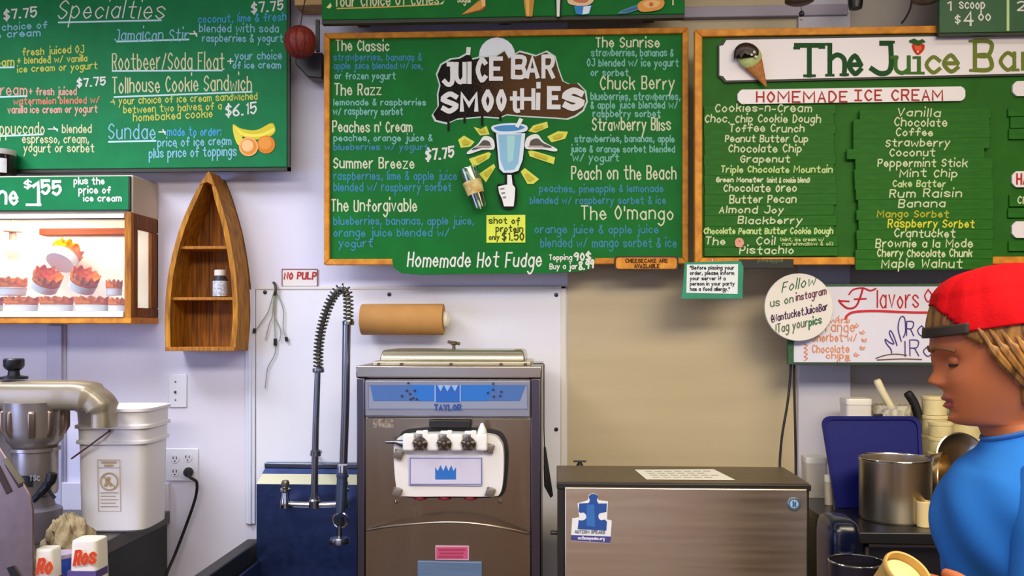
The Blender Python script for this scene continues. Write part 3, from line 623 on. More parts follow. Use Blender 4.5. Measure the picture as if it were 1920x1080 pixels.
c2 = [(205, 'Vanilla', 1683, 1762, 15), (223, 'Chocolate', 1677, 1775, 15), (241, 'Coffee', 1680, 1748, 14), (259, 'Strawberry', 1661, 1780, 14), (279, 'Coconut', 1668, 1752, 14), (297, 'Peppermint Stick', 1646, 1813, 15), (317, 'Mint Chip', 1687, 1794, 14), (336, 'Cake Batter', 1674, 1772, 12), (355, 'Rum Raisin', 1668, 1802, 15), (374, 'Banana', 1685, 1771, 14), (393, 'Mango Sorbet', 1645, 1778, 13), (412, 'Raspberry Sorbet', 1665, 1826, 15), (431, 'Crantucket', 1677, 1790, 15), (449, 'Brownie a la Mode', 1642, 1823, 15), (468, 'Cherry Chocolate Chunk', 1645, 1822, 14), (486, 'Maple Walnut', 1653, 1803, 16)]
tops = [r[0] for r in c2] + [506]
for i, (y, s, xa, xb, h) in enumerate(c2):
    x0_ = (1612, 1600, 1600, 1600, 1588, 1604, 1602, 1603, 1605, 1609, 1606, 1610, 1606, 1607, 1604, 1604)[i]; x1_ = (1858, 1855, 1857, 1856, 1846, 1862, 1860, 1862, 1863, 1864, 1863, 1862, 1863, 1862, 1862, 1862)[i]
    col = 'a8a830' if 'Mango' in s else 'd2cc3c' if 'Rasp' in s else 'b8cc90' if 'Cake' in s else FC
    strip(x0_, tops[i] + 0.4, x1_, tops[i + 1] - 0.6, s, 'green strip lettered %s in the middle column' % s, col, xa, h, xb, back=YR - 0.0005)
c3 = [(203, 216, 'top strip of the column cut by the frame edge', ''), (219, 238, 'second strip from the top of the column cut by the frame edge', ''), (241, 259, 'third strip from the top of the column cut by the frame edge', ''), (365, 386, 'strip with a single white C between two white plates', 'Chocolate Yogurt'), (390, 407, 'blank strip between two white plates at the frame edge', ''), (452, 470, 'blank strip below the lowest white plate', '')]
for y0_, y1_, lb, s in c3:
    strip(1890 + random.uniform(0, 6), y0_, 2100, y1_, s, 'green ' + lb, FC, 1908, 14, 2060 if s else None)
# dark strip hanging below the first column
ds = MB(); slab(ds, 1386, 486, 1488, 503, YR - 0.006, 0.016)
dso = thing('dark_strip', 'short black strip under the Pistachio strip', 'flavour strip', tuple(P(1437, 503, YR)))
ds.build('plank', mat('black_wood', '14160f'), dso, bev=0.001)
lettering(dso, YR - 0.0068, [('5c6650', ('pineapple', 1421, 491, 6, 1.3), dict(x1=1468))])

# --- price board, top right
YPB = 2.94
a = P(1761, 62, YPB)
pb = thing('price_board', 'dark green scoop price board overlapping the frame at the upper right', 'menu board', (a.x + 0.4, YPB, a.z), 'hand painted menu boards')
MB().box((a.x, YPB, a.z), (2.6, YPB + 0.02, 2.95)).build('panel', mat('board_green_deep', '185528', rough=0.5, noise=0.2, nscale=10), pb, bev=0.002)
MB().box((a.x, YPB + 0.004, a.z - 0.008), (2.6, YPB + 0.02, a.z)).build('edge', mat('dark_edge', '2a2e22'), pb)
battens(pb, (a.x + 0.15, 2.4), YPB + 0.02, a.z + 0.09, 2.9)
L_ = []; T(WHT, '1', 1772, 19, 16, 3, x1=1783); T(WHT, 'scoop', 1799, 16, 17, 2.4, x1=1846); T(WHT, '$', 1791, 43, 13, 2.4, x1=1800); T(WHT, '4', 1808, 48, 24, 4, x1=1824); T(WHT, '00', 1835, 38, 12, 2.6, x1=1857); T(WHT, '2', 1908, 19, 16, 3, x1=1922)
lettering(pb, YPB - 0.001, L_)
ul = MB(); ribbon(ul, [(1890, -30), (1890, 20), (1890, 56)], 5, YPB - 0.001); ul.build('divider', paint('b8d890'), pb, smooth=False, recalc=False)

# ------------------------------------------------------------------ between the left boards: dark red ball, black speaker
c = P(563, 79, 3.0)
rb_ = thing('woven_ball', 'dark red woven ball hanging between two green boards', 'ornament', tuple(c))
MB().sphere(c, 0.052, 24, 16).build('ball', mat('dark_red_weave', '8e2a1c', rough=0.5, noise=0.5, nscale=60, bump=0.8, bscale=90), rb_)
sm = MB()
for k in range(6):
    an = PI * k / 6; sm.tube([c + Vector((math.cos(an) * math.cos(t) * 0.053, math.sin(an) * math.cos(t) * 0.053, math.sin(t) * 0.053)) for t in [2 * PI * i / 24 for i in range(24)]], 0.0022, 5, closed=True)
sm.build('cord_net', mat('red_cord', '6b1d14', rough=0.8), rb_)
MB().tube([c + Vector((0, 0, 0.05)), c + Vector((0.001, 0.03, 0.12)), c + Vector((0, 0.1, 0.23))], 0.002, 6).build('hanging_string', mat('string', '3a2a20'), rb_)
a, b = P(546, 148, 3.10), P(604, 98, 3.10)
sk = thing('small_speaker', 'small black speaker on the wall behind the dark red ball', 'speaker', tuple(P(575, 148, 3.1)))
m_ = MB(); m_.prism([Vector((a.x + 0.014, 3.10, b.z)), Vector((b.x, 3.10, b.z)), Vector((b.x, 3.10, a.z)), Vector((b.x - 0.05, 3.10, a.z + 0.006)), Vector((a.x + 0.014, 3.10, b.z - 0.04))], (0, 0.07, 0)); m_.build('housing', BLACKP, sk, bev=0.004)
MB().box((b.x - 0.03, 3.17, a.z + 0.03), (b.x - 0.01, WY, b.z - 0.02)).build('mount', BLACKP, sk)
c = P(594, 95, 3.1); MB().box((c.x - 0.006, 3.105, c.z), (c.x + 0.006, 3.12, c.z + 0.11)).build('strap', BLACKP, sk)

# ------------------------------------------------------------------ lit display case of waffle bowls
YC = 2.99
zt, zb = P(120, 397, YC).z, P(120, 607, YC).z
xr = P(246, 500, YC).x; xl = xr - 0.98
case = thing('display_case', 'wooden display case with a glass front, lit inside and full of waffle bowls', 'display case', (xr - 0.49, WY - 0.1, zb))
WH = mat('case_white', 'f0ece4', rough=0.5)
MB().box((xl, YC, zb), (xr, WY - 0.001, zb + 0.022)).build('base_rail', FRAME, case, bev=0.003)
MB().box((xl, YC - 0.004, zb + 0.022), (xr - 0.026, WY - 0.012, zb + 0.042)).build('floor_panel', WH, case, bev=0.002)
MB().box((xl, WY - 0.012, zb + 0.022), (xr, WY - 0.001, zt)).build('back_panel', WH, case)
MB().box((xl, YC, zb + 0.022), (xl + 0.024, WY - 0.012, zt)).build('side_panel', WH, case)
MB().box((xl, YC + 0.012, zt - 0.006), (xr, WY - 0.001, zt + 0.125)).build('top_box', mat('case_top', 'cdbfae', rough=0.6), case, bev=0.004)
MB().box((xl, YC - 0.002, zt - 0.024), (xr - 0.024, YC + 0.01, zt - 0.0075)).build('top_rail', WHITEP, case, bev=0.002)
MB().box((xl, YC - 0.0025, zt - 0.026), (xr - 0.024, YC + 0.004, zt - 0.0225)).build('glass_channel', BLACKP, case)
MB().box((xr - 0.024, YC, zb + 0.018), (xr, YC + 0.022, zt - 0.002)).build('front_stile', WOOD, case, bev=0.002)
sd = MB(); Yk = WY - 0.002
sd.box((xr - 0.014, YC + 0.022, zt - 0.055), (xr, Yk, zt - 0.003)); sd.box((xr - 0.014, YC + 0.022, zb + 0.022), (xr, Yk, zb + 0.055)); sd.box((xr - 0.014, YC + 0.022, zb + 0.055), (xr, YC + 0.05, zt - 0.055)); sd.box((xr - 0.014, Yk - 0.05, zb + 0.055), (xr, Yk, zt - 0.055))
sd.build('side_frame', WOODD, case, bev=0.002)
MB().box((xr - 0.009, YC + 0.045, zb + 0.05), (xr - 0.006, Yk - 0.045, zt - 0.05)).build('side_glass', glassy('case_glass', 'f4f6f4', 0.02), case)
MB().box((xl + 0.02, YC + 0.006, zb + 0.042), (xr - 0.022, YC + 0.009, zt - 0.02)).build('front_glass', glassy('case_glass', 'f4f6f4', 0.02), case)
a, b = P(76, 441, WY - 0.03), P(236, 428, WY - 0.03)
MB().box((a.x, WY - 0.04, a.z), (b.x + 0.02, WY - 0.012, b.z)).build('inner_rail', mat('rust_wood', 'a8481c', noise=0.4, nscale=20, stretch=(0.4, 4, 4)), case, bev=0.002)
c = P(24, 468, YC + 0.09)
bl = MB(); bl.lathe([(0.002, -0.036), (0.016, -0.033), (0.025, -0.018), (0.027, 0.0), (0.022, 0.018), (0.012, 0.03), (0.010, 0.036)], c, (0, 0, 1), 24)
bl.build('bulb', mat('frosted_bulb', 'f3c9a0', rough=0.3, emit=0.9), case)
MB().lathe([(0.012, 0.034), (0.012, 0.06), (0.03, 0.062), (0.03, 0.066), (0.008, 0.067)], c, (0, 0, 1), 20).build('bulb_socket', mat('socket_rose', 'c4988c'), case)
MB().tube([c + Vector((0, 0, 0.066)), Vector((c.x, c.y, zt - 0.006))], 0.005, 8).build('bulb_stem', mat('socket_rose', 'c4988c'), case)
for i, px in enumerate((-90, 70, 190)):
    p = P(px, 412, YC + 0.06)
    l = bpy.data.lights.new('case_lamp', 'AREA'); l.shape = 'RECTANGLE'; l.size = 0.2; l.size_y = 0.06; l.energy = (1.5, 1.1, 0.55)[i]; l.color = (1.0, 0.84, 0.66)
    lo = bpy.data.objects.new('case_lamp', l); C.objects.link(lo); lo.location = (p.x, YC + 0.045, zt - 0.030); lo.rotation_euler = (0.55, 0, 0)
# header sign in front of the top box
Yg = YC - 0.0015
hs = thing('price_header', 'green sign with a white 1.55 price fixed above a lit glass case', 'sign', tuple(P(120, 397, Yg)))
m_ = MB(); a, b = P(-300, 397, Yg), P(241, 330, Yg); m_.box((xl, Yg, a.z), (b.x, Yg + 0.012, b.z)); m_.build('panel', GREEN_L, hs, bev=0.002)
m_ = MB(); m_.box((xl, Yg + 0.001, a.z - 0.003), (b.x + 0.004, Yg + 0.012, a.z)); m_.box((b.x, Yg + 0.001, a.z - 0.003), (b.x + 0.004, Yg + 0.012, b.z)); m_.build('edge', mat('dark_edge', '2a2e22'), hs)
L_ = []; T(WHT, 'Waffle Cone', -180, 382, 34, 5.5, x1=32, jit=0.1); T(WHT, '$', 46, 352, 14, 3.2, x1=58); T(WHT, '1', 52, 384, 44, 7, x1=72); T(WHT, '55', 79, 364, 25, 5.5, x1=113)
T(WHT, 'plus the', 139, 345, 12, 2.4, x1=195); T(WHT, 'price of', 148, 362, 12, 2.4, x1=207); T(WHT, 'ice cream', 157, 377, 11, 2.4, x1=227)
lettering(hs, Yg - 0.001, L_)
m_ = MB(); ribbon(m_, [(50, 384), (63, 384), (76, 384)], 5, Yg - 0.0014); m_.build('underline', paint(WHT), hs, smooth=False, recalc=False)

# jar on top of the case
zj = zt + 0.126; p = P(0, 300, YC + 0.06)
jr = thing('label_jar', 'dark jar with white lid and label on top of the lit case', 'jar', (p.x, YC + 0.06, zj))
jh = P(10, 282, YC + 0.06).z - zj
MB().lathe([(0.050, 0), (0.052, 0.01), (0.052, jh - 0.03), (0.05, jh - 0.02), (0.05, jh - 0.016)], (p.x, YC + 0.06, zj), n=28).build('glass', mat('dark_jar', '1d1412', rough=0.15), jr)
MB().lathe([(0.050, jh - 0.018), (0.051, jh - 0.002), (0.05, jh)], (p.x, YC + 0.06, zj), n=28).build('lid', mat('lid_grey', 'b8b4ae', rough=0.3), jr)
rs = [[Vector((p.x + 0.0532 * math.sin(t), YC + 0.06 - 0.0532 * math.cos(t), z)) for t in [-0.9 + 1.85 * k / 12 for k in range(13)]] for z in (zj + 0.012, zj + jh - 0.034)]
m_ = MB(); m_.add(rs[0] + rs[1], [(i, i + 1, i + 14, i + 13) for i in range(12)]); m_.build('label', mat('jar_label', 'e8e6e4', noise=0.12, nscale=80), jr)

# waffle bowls in paper cups
PAPER = mat('paper_cup', 'dfe2ee', rough=0.6, noise=0.08, nscale=40)
WAF = mat('waffle', 'ee8604', rough=0.8, spec=0.1, noise=0.5, nscale=70, col2='a84c06', bump=0.7, bscale=70)
def waffle_bowl(label):
    t = thing('waffle_bowl', label, 'waffle bowl', (0, 0, 0), 'waffle bowls in the lit case')
    MB().lathe([(0.048, 0), (0.050, 0.0008), (0.0535, 0.030), (0.0555, 0.031), (0.0555, 0.0335), (0.052, 0.033), (0.047, 0.005), (0.001, 0.004)], (0, 0, 0), n=28).build('paper_cup', PAPER, t)
    w = MB(); n = 40; rs = []; rr = random.Random(3)
    ph = [rr.uniform(-1, 1) for _ in range(n)]
    for r, z, am in ((0.044, 0.007, 0), (0.050, 0.033, 0.0005), (0.0535, 0.048, 0.003), (0.0540, 0.073, 0.008), (0.0505, 0.071, 0.007), (0.047, 0.054, 0.002), (0.036, 0.026, 0.001), (0.016, 0.014, 0)):
        rs.append([Vector(((r + am * 0.5 * math.sin(k * 2.2)) * math.cos(2 * PI * k / n), (r + am * 0.5 * math.sin(k * 2.2)) * math.sin(2 * PI * k / n), z + am * math.sin(k * 1.57 + 0.6) + am * 0.5 * ph[k])) for k in range(n)])
    w.rings(rs); w.build('waffle', WAF, t)
    return t
wb0 = waffle_bowl('waffle bowl upright in its paper cup, second from the side frame in the bottom row')
zf = zb + 0.0435
def bowl_at(px, label, py=None, Y=YC + 0.055, rx=0.0, ry=0.0, rz=0.0, first=False):
    p = P(px, 580, Y); z = zf if py is None else P(px, py, Y).z
    if first:
        wb0.location = (p.x, Y, z); wb0.rotation_euler = (rx, ry, rz); wb0['label'] = label; return wb0
    return copy_tree(wb0, (p.x, Y, z), label, (rx, ry, rz))
def low_z(rx, ry, sc):
    R = Matrix.Rotation(ry, 3, 'Y') @ Matrix.Rotation(rx, 3, 'X')
    pts = [R @ Vector((q_ * math.cos(t) * sc[0], q_ * math.sin(t) * sc[1], h_ * sc[2])) for q_, h_ in ((0.048, 0.0), (0.0565, 0.034), (0.059, 0.083)) for t in [2 * PI * k / 32 for k in range(32)]]
    return min(p.z for p in pts), max(p.z for p in pts)
YW = YC + 0.085
def stacked(px, base, label, Y=YW, rx=0.0, ry=0.0, first=False, sc=(1, 1, 1)):
    p = P(px, 560, Y); lo_, hi_ = low_z(rx, ry, sc)
    o = wb0 if first else copy_tree(wb0, (0, 0, 0), label)
    o.location = (p.x, Y, zf + base - lo_); o.rotation_euler = (rx, ry, 0); o['label'] = label; o.scale = sc
    return base + (hi_ - lo_)
LOW = (1, 1, 0.66); TIP = (0.86, 0.86, 0.86)
h1 = stacked(106, 0, 'upright waffle bowl in the bottom row directly under the tipped ones', first=True, sc=LOW)
stacked(172, 0, 'upright waffle bowl in the bottom row, second from the wooden stile', sc=LOW)
stacked(40, 0, 'upright waffle bowl in the bottom row under the hanging bulb', sc=LOW)
stacked(-26, 0, 'upright waffle bowl at the cut-off end of the bottom row', sc=LOW)
stacked(220, 0, 'small waffle bowl at the end of the bottom row, against the wooden stile', sc=(0.55, 0.55, 0.6))
h2 = stacked(82, h1 + 0.001, 'waffle bowl tipped over below the topmost one, facing the wooden stile', rx=0.35, ry=0.55, sc=TIP)
stacked(152, h1 + 0.001, 'waffle bowl tipped over on the bottom row, nearest the wooden stile', rx=0.30, ry=0.5, sc=TIP)
stacked(214, h1 + 0.001, 'little waffle bowl standing high against the wooden stile', Y=YC + 0.11, rx=0.0, ry=0.0, sc=(0.5, 0.5, 0.7))
stacked(20, h1 + 0.001, 'waffle bowl stacked on another one under the hanging bulb', sc=(0.95, 0.95, 0.8))
stacked(-46, h1 + 0.001, 'waffle bowl stacked at the cut-off end of the case', sc=(0.95, 0.95, 0.8))
stacked(112, h2 - 0.030, 'waffle bowl turned on its side on top of the heap, base outward', rx=-0.75, ry=0.12, Y=YC + 0.10, sc=(0.95, 0.95, 0.95))

# ------------------------------------------------------------------ boat shaped shelf
YS = 3.055
bo = thing('boat_shelf', 'wooden boat shaped wall shelf with two boards, standing on its flat stern', 'shelf', tuple(P(378, 658, 3.12)))
Lp = [(310, 655), (309, 600), (311, 550), (318, 500), (333, 440), (352, 390), (374, 347), (390, 326)]
Rp = [(441, 655), (446, 600), (445, 550), (440, 500), (430, 440), (417, 390), (404, 350), (394, 326)]
Lc, Rc = smoothp(Lp, 5), smoothp(Rp, 5)
def bp(pt, Y, inset=0.0, side=1): 
    v = P(pt[0], pt[1], YS); return Vector((v.x + inset * side, Y, v.z))
n_ = len(Lc); DB_ = WY - 0.001
hull = MB()
for cur, sd_ in ((Lc, 1), (Rc, -1)):
    for i in range(n_ - 1):
        taper = lambda j: 0.012 * min(1, (n_ - 1 - j) / 8.0) + 0.002
        q = []
        for j in (i, i + 1):
            t_ = taper(j); bulge = 0.012 * sd_ * (1 - j / n_) * -1
            q.append([bp(cur[j], YS), bp(cur[j], DB_, -bulge * -1 * -1 if False else 0.0), bp(cur[j], DB_, t_ * 1.3, sd_), bp(cur[j], YS, t_ * 1.3, sd_)])
        vs = q[0] + q[1]; hull.add(vs, [(0, 1, 5, 4), (1, 2, 6, 5), (2, 3, 7, 6), (3, 0, 4, 7)])
hull.build('hull', mat('boat_wood', 'c48628', rough=0.6, spec=0.2, noise=0.45, nscale=18, stretch=(5, 5, 0.6), col2='7c4f1c'), bo, ang=0.9)
bk = MB(); cx0 = [(p[0], p[1]) for p in Lc] + [(p[0], p[1]) for p in reversed(Rc)]
m_ = MB(); m_.prism([bp(p, WY - 0.014) for p in cx0], (0, 0.012, 0))
m_.build('back_planks', mat('boat_planks', 'a86414', rough=0.6, spec=0.2, noise=0.55, nscale=9, stretch=(12, 1, 0.7), col2='5c3410'), bo, smooth=False)
gm = MB()
for px in (341, 365, 388, 412):
    ytop = 655
    for (lx, ly), (rx_, ry_) in zip(Lc, Rc):
        if lx + 3 < px < rx_ - 3: ytop = ly
    a, b = bp((px, 654), WY - 0.0165), bp((px, ytop), WY - 0.0165); gm.box((a.x - 0.0012, WY - 0.0148, a.z), (a.x + 0.0012, WY - 0.0135, b.z))
gm.build('plank_grooves', mat('groove', '2c1808'), bo, smooth=False)
def bshelf(py, th):
    j = min(range(n_), key=lambda k: abs(Lc[k][1] - py)); a, b = bp(Lc[j], YS, 0.012), bp(Rc[j], YS, -0.012)
    return MB().box((a.x, YS + 0.012, a.z - th / 2), (b.x, WY - 0.014, a.z + th / 2))
bshelf(469, 0.010).build('shelf_board', WOOD, bo, bev=0.001)
bshelf(564, 0.010).build('shelf_board', WOOD, bo, bev=0.001)
a, b = bp(Lc[0], YS), bp(Rc[0], YS)
MB().box((a.x, YS - 0.004, a.z - 0.006), (b.x, WY - 0.001, a.z + 0.008)).build('stern', WOOD, bo, bev=0.002)
tp = MB(); v0, v1, v2 = P(374, 347, YS), P(392, 322, YS), P(404, 350, YS)
tp.prism([Vector((v0.x, YS - 0.003, v0.z)), Vector(((v0.x + v2.x) / 2, YS - 0.003, v0.z + 0.009)), Vector((v2.x, YS - 0.003, v2.z)), Vector((v1.x + 0.003, YS - 0.003, v1.z)), Vector((v1.x - 0.003, YS - 0.003, v1.z))], (0, 0.10, 0))
tp.build('bow_deck', WOOD, bo, bev=0.002)
# bottle on the boat's lower shelf
zs = P(425, 563, YS + 0.04).z + 0.001; xb_ = P(412, 540, YS + 0.05).x
jb_ = min(range(n_), key=lambda k: abs(Lc[k][1] - 564)); zs = bp(Lc[jb_], YS).z + 0.0058
bt = thing('small_bottle', 'small bottle with white label and pale cap in the boat shelf', 'bottle', (xb_, YS + 0.055, zs))
bh = P(425, 506, YS + 0.05).z - zs
MB().lathe([(0.024, 0), (0.025, 0.003), (0.025, bh - 0.034), (0.018, bh - 0.022), (0.018, bh - 0.019)], (xb_, YS + 0.055, zs), n=24).build('glass', mat('smoke_glass', '38343c', rough=0.2), bt)
MB().lathe([(0.0252, 0.004), (0.0254, 0.005), (0.0254, bh - 0.04), (0.0252, bh - 0.039)], (xb_, YS + 0.055, zs), n=24, cap=False).build('label', mat('bottle_label', 'dcdfe8', noise=0.5, nscale=140, col2='8a8c98'), bt)
MB().lathe([(0.020, bh - 0.020), (0.020, bh - 0.002), (0.018, bh)], (xb_, YS + 0.055, zs), n=20).build('cap', mat('cap_beige', 'd8cdc0'), bt)

# ------------------------------------------------------------------ wall plates, plug and cord
def plate(name, x0, y0, x1, y1, label, cat):
    a, b = P(x0, y1, WY - 0.006), P(x1, y0, WY - 0.006)
    t = thing(name, label, cat, (a.x / 2 + b.x / 2, WY, a.z)); MB().box((a.x, WY - 0.006, a.z), (b.x, WY - 0.0005, b.z)).build('plate', mat('plate_white', 'dedee8', rough=0.35), t, bev=0.003); return t
sp2 = plate('switch_plate', 316, 702, 350, 764, 'white wall plate with a small toggle below the boat shelf', 'switch')
for py in (716, 735, 750):
    c = P(329, py, WY - 0.006); s_ = 0.004 if py == 735 else 0.0028
    MB().lathe([(s_, 0), (s_, 0.002 if py != 735 else 0.006), (s_ * 0.6, 0.003 if py != 735 else 0.008)], c, (0, -1, 0), 10).build('toggle' if py == 735 else 'screw', mat('dark_screw', '3b3a48'), sp2)
op = plate('outlet_plate', 310, 841, 371, 902, 'white double outlet plate with a black plug in it', 'electrical outlet')
for px, py in ((328, 860), (352, 858), (328, 885), (354, 884)):
    c = P(px, py, WY - 0.0062)
    f_ = MB(); f_.lathe([(0.017, 0), (0.017, 0.001), (0.0165, 0.0015)], c, (0, -1, 0), 20, sx=0.95); fo = f_.build('receptacle', mat('plate_white', 'dedee8'), op)
    s_ = MB()
    for dx, dz in ((-0.006, 0.003), (0.006, 0.003)): s_.box((c.x + dx - 0.0016, c.y - 0.002, c.z + dz - 0.005), (c.x + dx + 0.0016, c.y - 0.0012, c.z + dz + 0.005))
    s_.lathe([(0.0028, 0.0012), (0.0028, 0.002)], c + Vector((0, 0, -0.009)), (0, -1, 0), 10); s_.build('slot', mat('slot_dark', '2a2830'), fo)
c = P(354, 884, WY - 0.012)
pg = thing('power_cord', 'black power plug and cord hanging from the white outlet plate', 'cord', tuple(c))
MB().lathe([(0.014, -0.004), (0.017, 0.004), (0.017, 0.016), (0.010, 0.028), (0.006, 0.034)], c, (0.25, -1, -0.1), 16).build('plug', BLACKR, pg)
e = c + Vector((0.008, -0.034, -0.003))
path = [e, e + Vector((0.018, -0.012, -0.012)), P(369, 905, WY - 0.05), P(366, 935, WY - 0.04), P(349, 985, WY - 0.04), P(328, 1040, WY - 0.06), P(312, 1078, WY - 0.10), P(300, 1130, WY - 0.10)]
MB().tube(smoothp([tuple(p) for p in path], 6), 0.0052, 8).build('cord', BLACKR, pg)

# ------------------------------------------------------------------ left counter
ZC = 0.898
xc1 = P(325, 955, WY).x
ct = thing('prep_counter', 'dark counter with a worn top under the white pail', 'counter', (-2.4, 2.6, 0))
MB().box((-3.5, 1.75, ZC - 0.045), (xc1, WY - 0.025, ZC)).build('worktop', mat('counter_top', '4f4840', rough=0.35, noise=0.3, nscale=9), ct, bev=0.004)
MB().box((-3.5, 1.80, 0), (xc1 - 0.012, WY - 0.025, ZC - 0.045)).build('base', mat('counter_base', '1a1d18', rough=0.5), ct)

# white square pail
pc = P(224, 985, 2.90); pz = ZC + 0.001
pc = Vector((P(199, 700, 2.80).x, 2.92, pz)); ph_ = P(206, 767, 2.80).z - pz
pl = thing('white_pail', 'tall white square plastic pail with a printed child warning on its front', 'bucket', tuple(pc))
PAILM = mat('pail_plastic', 'e9e4e2', rough=0.42, noise=0.04, nscale=5)
def sq(w_, z, r=0.3, n=48, ang=0.06):
    out = []
    for k in range(n):
        t = 2 * PI * k / n; c_, s_ = math.cos(t), math.sin(t); e_ = 2 / 5.0
        x, y = w_ * abs(c_) ** e_ * (1 if c_ >= 0 else -1), w_ * abs(s_) ** e_ * (1 if s_ >= 0 else -1)
        out.append(pc + Vector((x * math.cos(ang) - y * math.sin(ang), x * math.sin(ang) + y * math.cos(ang), z)))
    return out
w0, w1 = 0.108, 0.119
pr = [(w0 - 0.01, 0), (w0, 0.008), (w1 - 0.006, ph_ - 0.115), (w1 + 0.003, ph_ - 0.112), (w1 + 0.003, ph_ - 0.104), (w1 - 0.004, ph_ - 0.100), (w1 - 0.003, ph_ - 0.066), (w1 + 0.006, ph_ - 0.063), (w1 + 0.006, ph_ - 0.054), (w1 - 0.002, ph_ - 0.050), (w1, ph_ - 0.012), (w1 + 0.006, ph_ - 0.009), (w1 + 0.006, ph_), (w1 - 0.004, ph_), (w1 - 0.006, ph_ - 0.01), (w0 - 0.006, 0.012)]
MB().rings([sq(a_, b_) for a_, b_ in pr]).build('body', PAILM, pl, ang=0.5)
# printed warning, wrapped on the front face
fd = Vector((math.sin(0.06), -math.cos(0.06), 0)); sdv = Vector((math.cos(0.06), math.sin(0.06), 0))
def pf(u, v):  # metres along the front face, metres up
    return pc + fd * (0.1085 + (v / ph_) * 0.0145 + 0.0008) + sdv * u + Vector((0, 0, v))
def pbar(mb, u0, v0, u1, v1): mb.add([pf(u0, v0), pf(u1, v0), pf(u1, v1), pf(u0, v1)], [(0, 1, 2, 3)])
pm = MB(); W_, V0, V1 = 0.036, 0.07, 0.235
for q in ((-W_, V0, -W_ + 0.002, V1), (W_ - 0.002, V0, W_, V1), (-W_, V1 - 0.002, W_, V1), (-W_, V0, W_, V0 + 0.0015), (-W_, V1 - 0.026, W_, V1 - 0.0245), (-0.024, V1 - 0.011, 0.024, V1 - 0.006), (-0.016, V1 - 0.021, 0.014, V1 - 0.016)): pbar(pm, *q)
for i in range(24):
    a0, a1 = 2 * PI * i / 24, 2 * PI * (i + 1) / 24; cv = 0.165
    pm.add([pf(0.029 * math.cos(a0), cv + 0.029 * math.sin(a0)), pf(0.029 * math.cos(a1), cv + 0.029 * math.sin(a1)), pf(0.025 * math.cos(a1), cv + 0.025 * math.sin(a1)), pf(0.025 * math.cos(a0), cv + 0.025 * math.sin(a0))], [(0, 1, 2, 3)])
for q in ((-0.012, 0.158, 0.0, 0.172), (-0.006, 0.172, 0.003, 0.180), (-0.016, 0.150, -0.006, 0.158), (0.0, 0.150, 0.006, 0.160)): pbar(pm, *q)
pm.add([pf(-0.02, 0.182), pf(-0.017, 0.185), pf(0.02, 0.148), pf(0.017, 0.145)], [(0, 1, 2, 3)])
for k in range(5): pbar(pm, -0.028, 0.128 - k * 0.011, 0.028 - 0.008 * (k % 2), 0.1305 - k * 0.011)
pm.build('warning_print', mat('brown_print', 'b49a6a', rough=0.7), pl, smooth=False, recalc=False)
hm = MB(); hm.tube([P(205, 808, 2.797), P(170, 834, 2.775), P(134, 860, 2.79)], 0.0028, 8); hm.sphere(P(205, 808, 2.797), 0.005, 8, 6); hm.build('wire_handle', mat('rusty_wire', '5c3c40', rough=0.4), pl)

# ------------------------------------------------------------------ mixer at the left edge
ym = 2.72
def PM(x, y, d=0.0): return P(x, y, ym + d)
mx_ = thing('stand_mixer', 'grey metal mixer with a long rounded arm and black knob', 'mixer', (PM(70, 980).x, ym, ZC))
GREY = mat('mixer_grey', 'a0937a', rough=0.32, metal=0.35, noise=0.08, nscale=8)
SILV = mat('cast_silver', 'b0a8a4', rough=0.3, metal=0.75, rnoise=0.1, nscale=30)
rr_ = []
arm = [(-260, 741), (40, 741), (120, 741), (158, 742), (180, 750), (193, 766), (196, 785), (196, 800)]
for (x, y), (hw, dp) in zip(smoothp(arm, 4), [(0.047, 0.06)] * 9 + [(0.047, 0.058)] * 6 + [(0.040, 0.052)] * 6 + [(0.030, 0.045)] * 20):
    rr_.append((PM(x, y), hw, dp))
rs = []
for i, (p, hw, dp) in enumerate(rr_):
    t = (rr_[min(i + 1, len(rr_) - 1)][0] - rr_[max(i - 1, 0)][0]).normalized(); u = Vector((-t.z, 0, t.x)); hw = hw * 0.98
    rs.append([p + u * hw * (abs(math.sin(a_)) ** 0.6) * (1 if math.sin(a_) >= 0 else -1) + Vector((0, 1, 0)) * dp * (abs(math.cos(a_)) ** 0.6) * (1 if math.cos(a_) >= 0 else -1) for a_ in [2 * PI * k / 28 for k in range(28)]])
MB().rings(rs).build('arm', GREY, mx_, ang=1.0)
tp_ = PM(26, 711); kn = MB(); kn.lathe([(0.040, 0), (0.040, 0.008), (0.018, 0.012), (0.016, 0.026), (0.026, 0.034), (0.030, 0.042), (0.030, 0.060), (0.027, 0.064)], tp_, n=28); kn.build('knob', BLACKP, mx_)
cx_ = PM(66, 800)
mh = MB(); z0_ = PM(66, 838).z; H_ = PM(66, 752).z - z0_
mh.lathe([(0.05, -0.004), (0.062, 0), (0.080, 0.022), (0.086, 0.05), (0.090, H_ - 0.02), (0.092, H_)], (cx_.x, ym, z0_), n=36); mh.build('motor_housing', SILV, mx_)
fin = MB()
for an in (-2.5, -1.95, -1.15, -0.55, 0.0, 0.6):
    d_ = Vector((math.cos(an), math.sin(an), 0)); q = Vector((-d_.y, d_.x, 0)); b_ = Vector((cx_.x, ym, z0_ + 0.014))
    fin.add([b_ + d_ * r_ + q * s_ + Vector((0, 0, h_)) for r_, s_, h_ in ((0.07, -0.012, 0), (0.07, 0.012, 0), (0.097, -0.010, 0.045), (0.097, 0.010, 0.045), (0.097, -0.010, 0.1), (0.097, 0.010, 0.1), (0.07, -0.012, 0.11), (0.07, 0.012, 0.11))], [(0, 1, 3, 2), (2, 3, 5, 4), (4, 5, 7, 6), (0, 2, 4, 6), (1, 7, 5, 3)])
fin.build('housing_ribs', mat('dull_bronze', '9a8878', rough=0.32, metal=0.8), mx_, bev=0.004)
z1_ = PM(66, 925).z
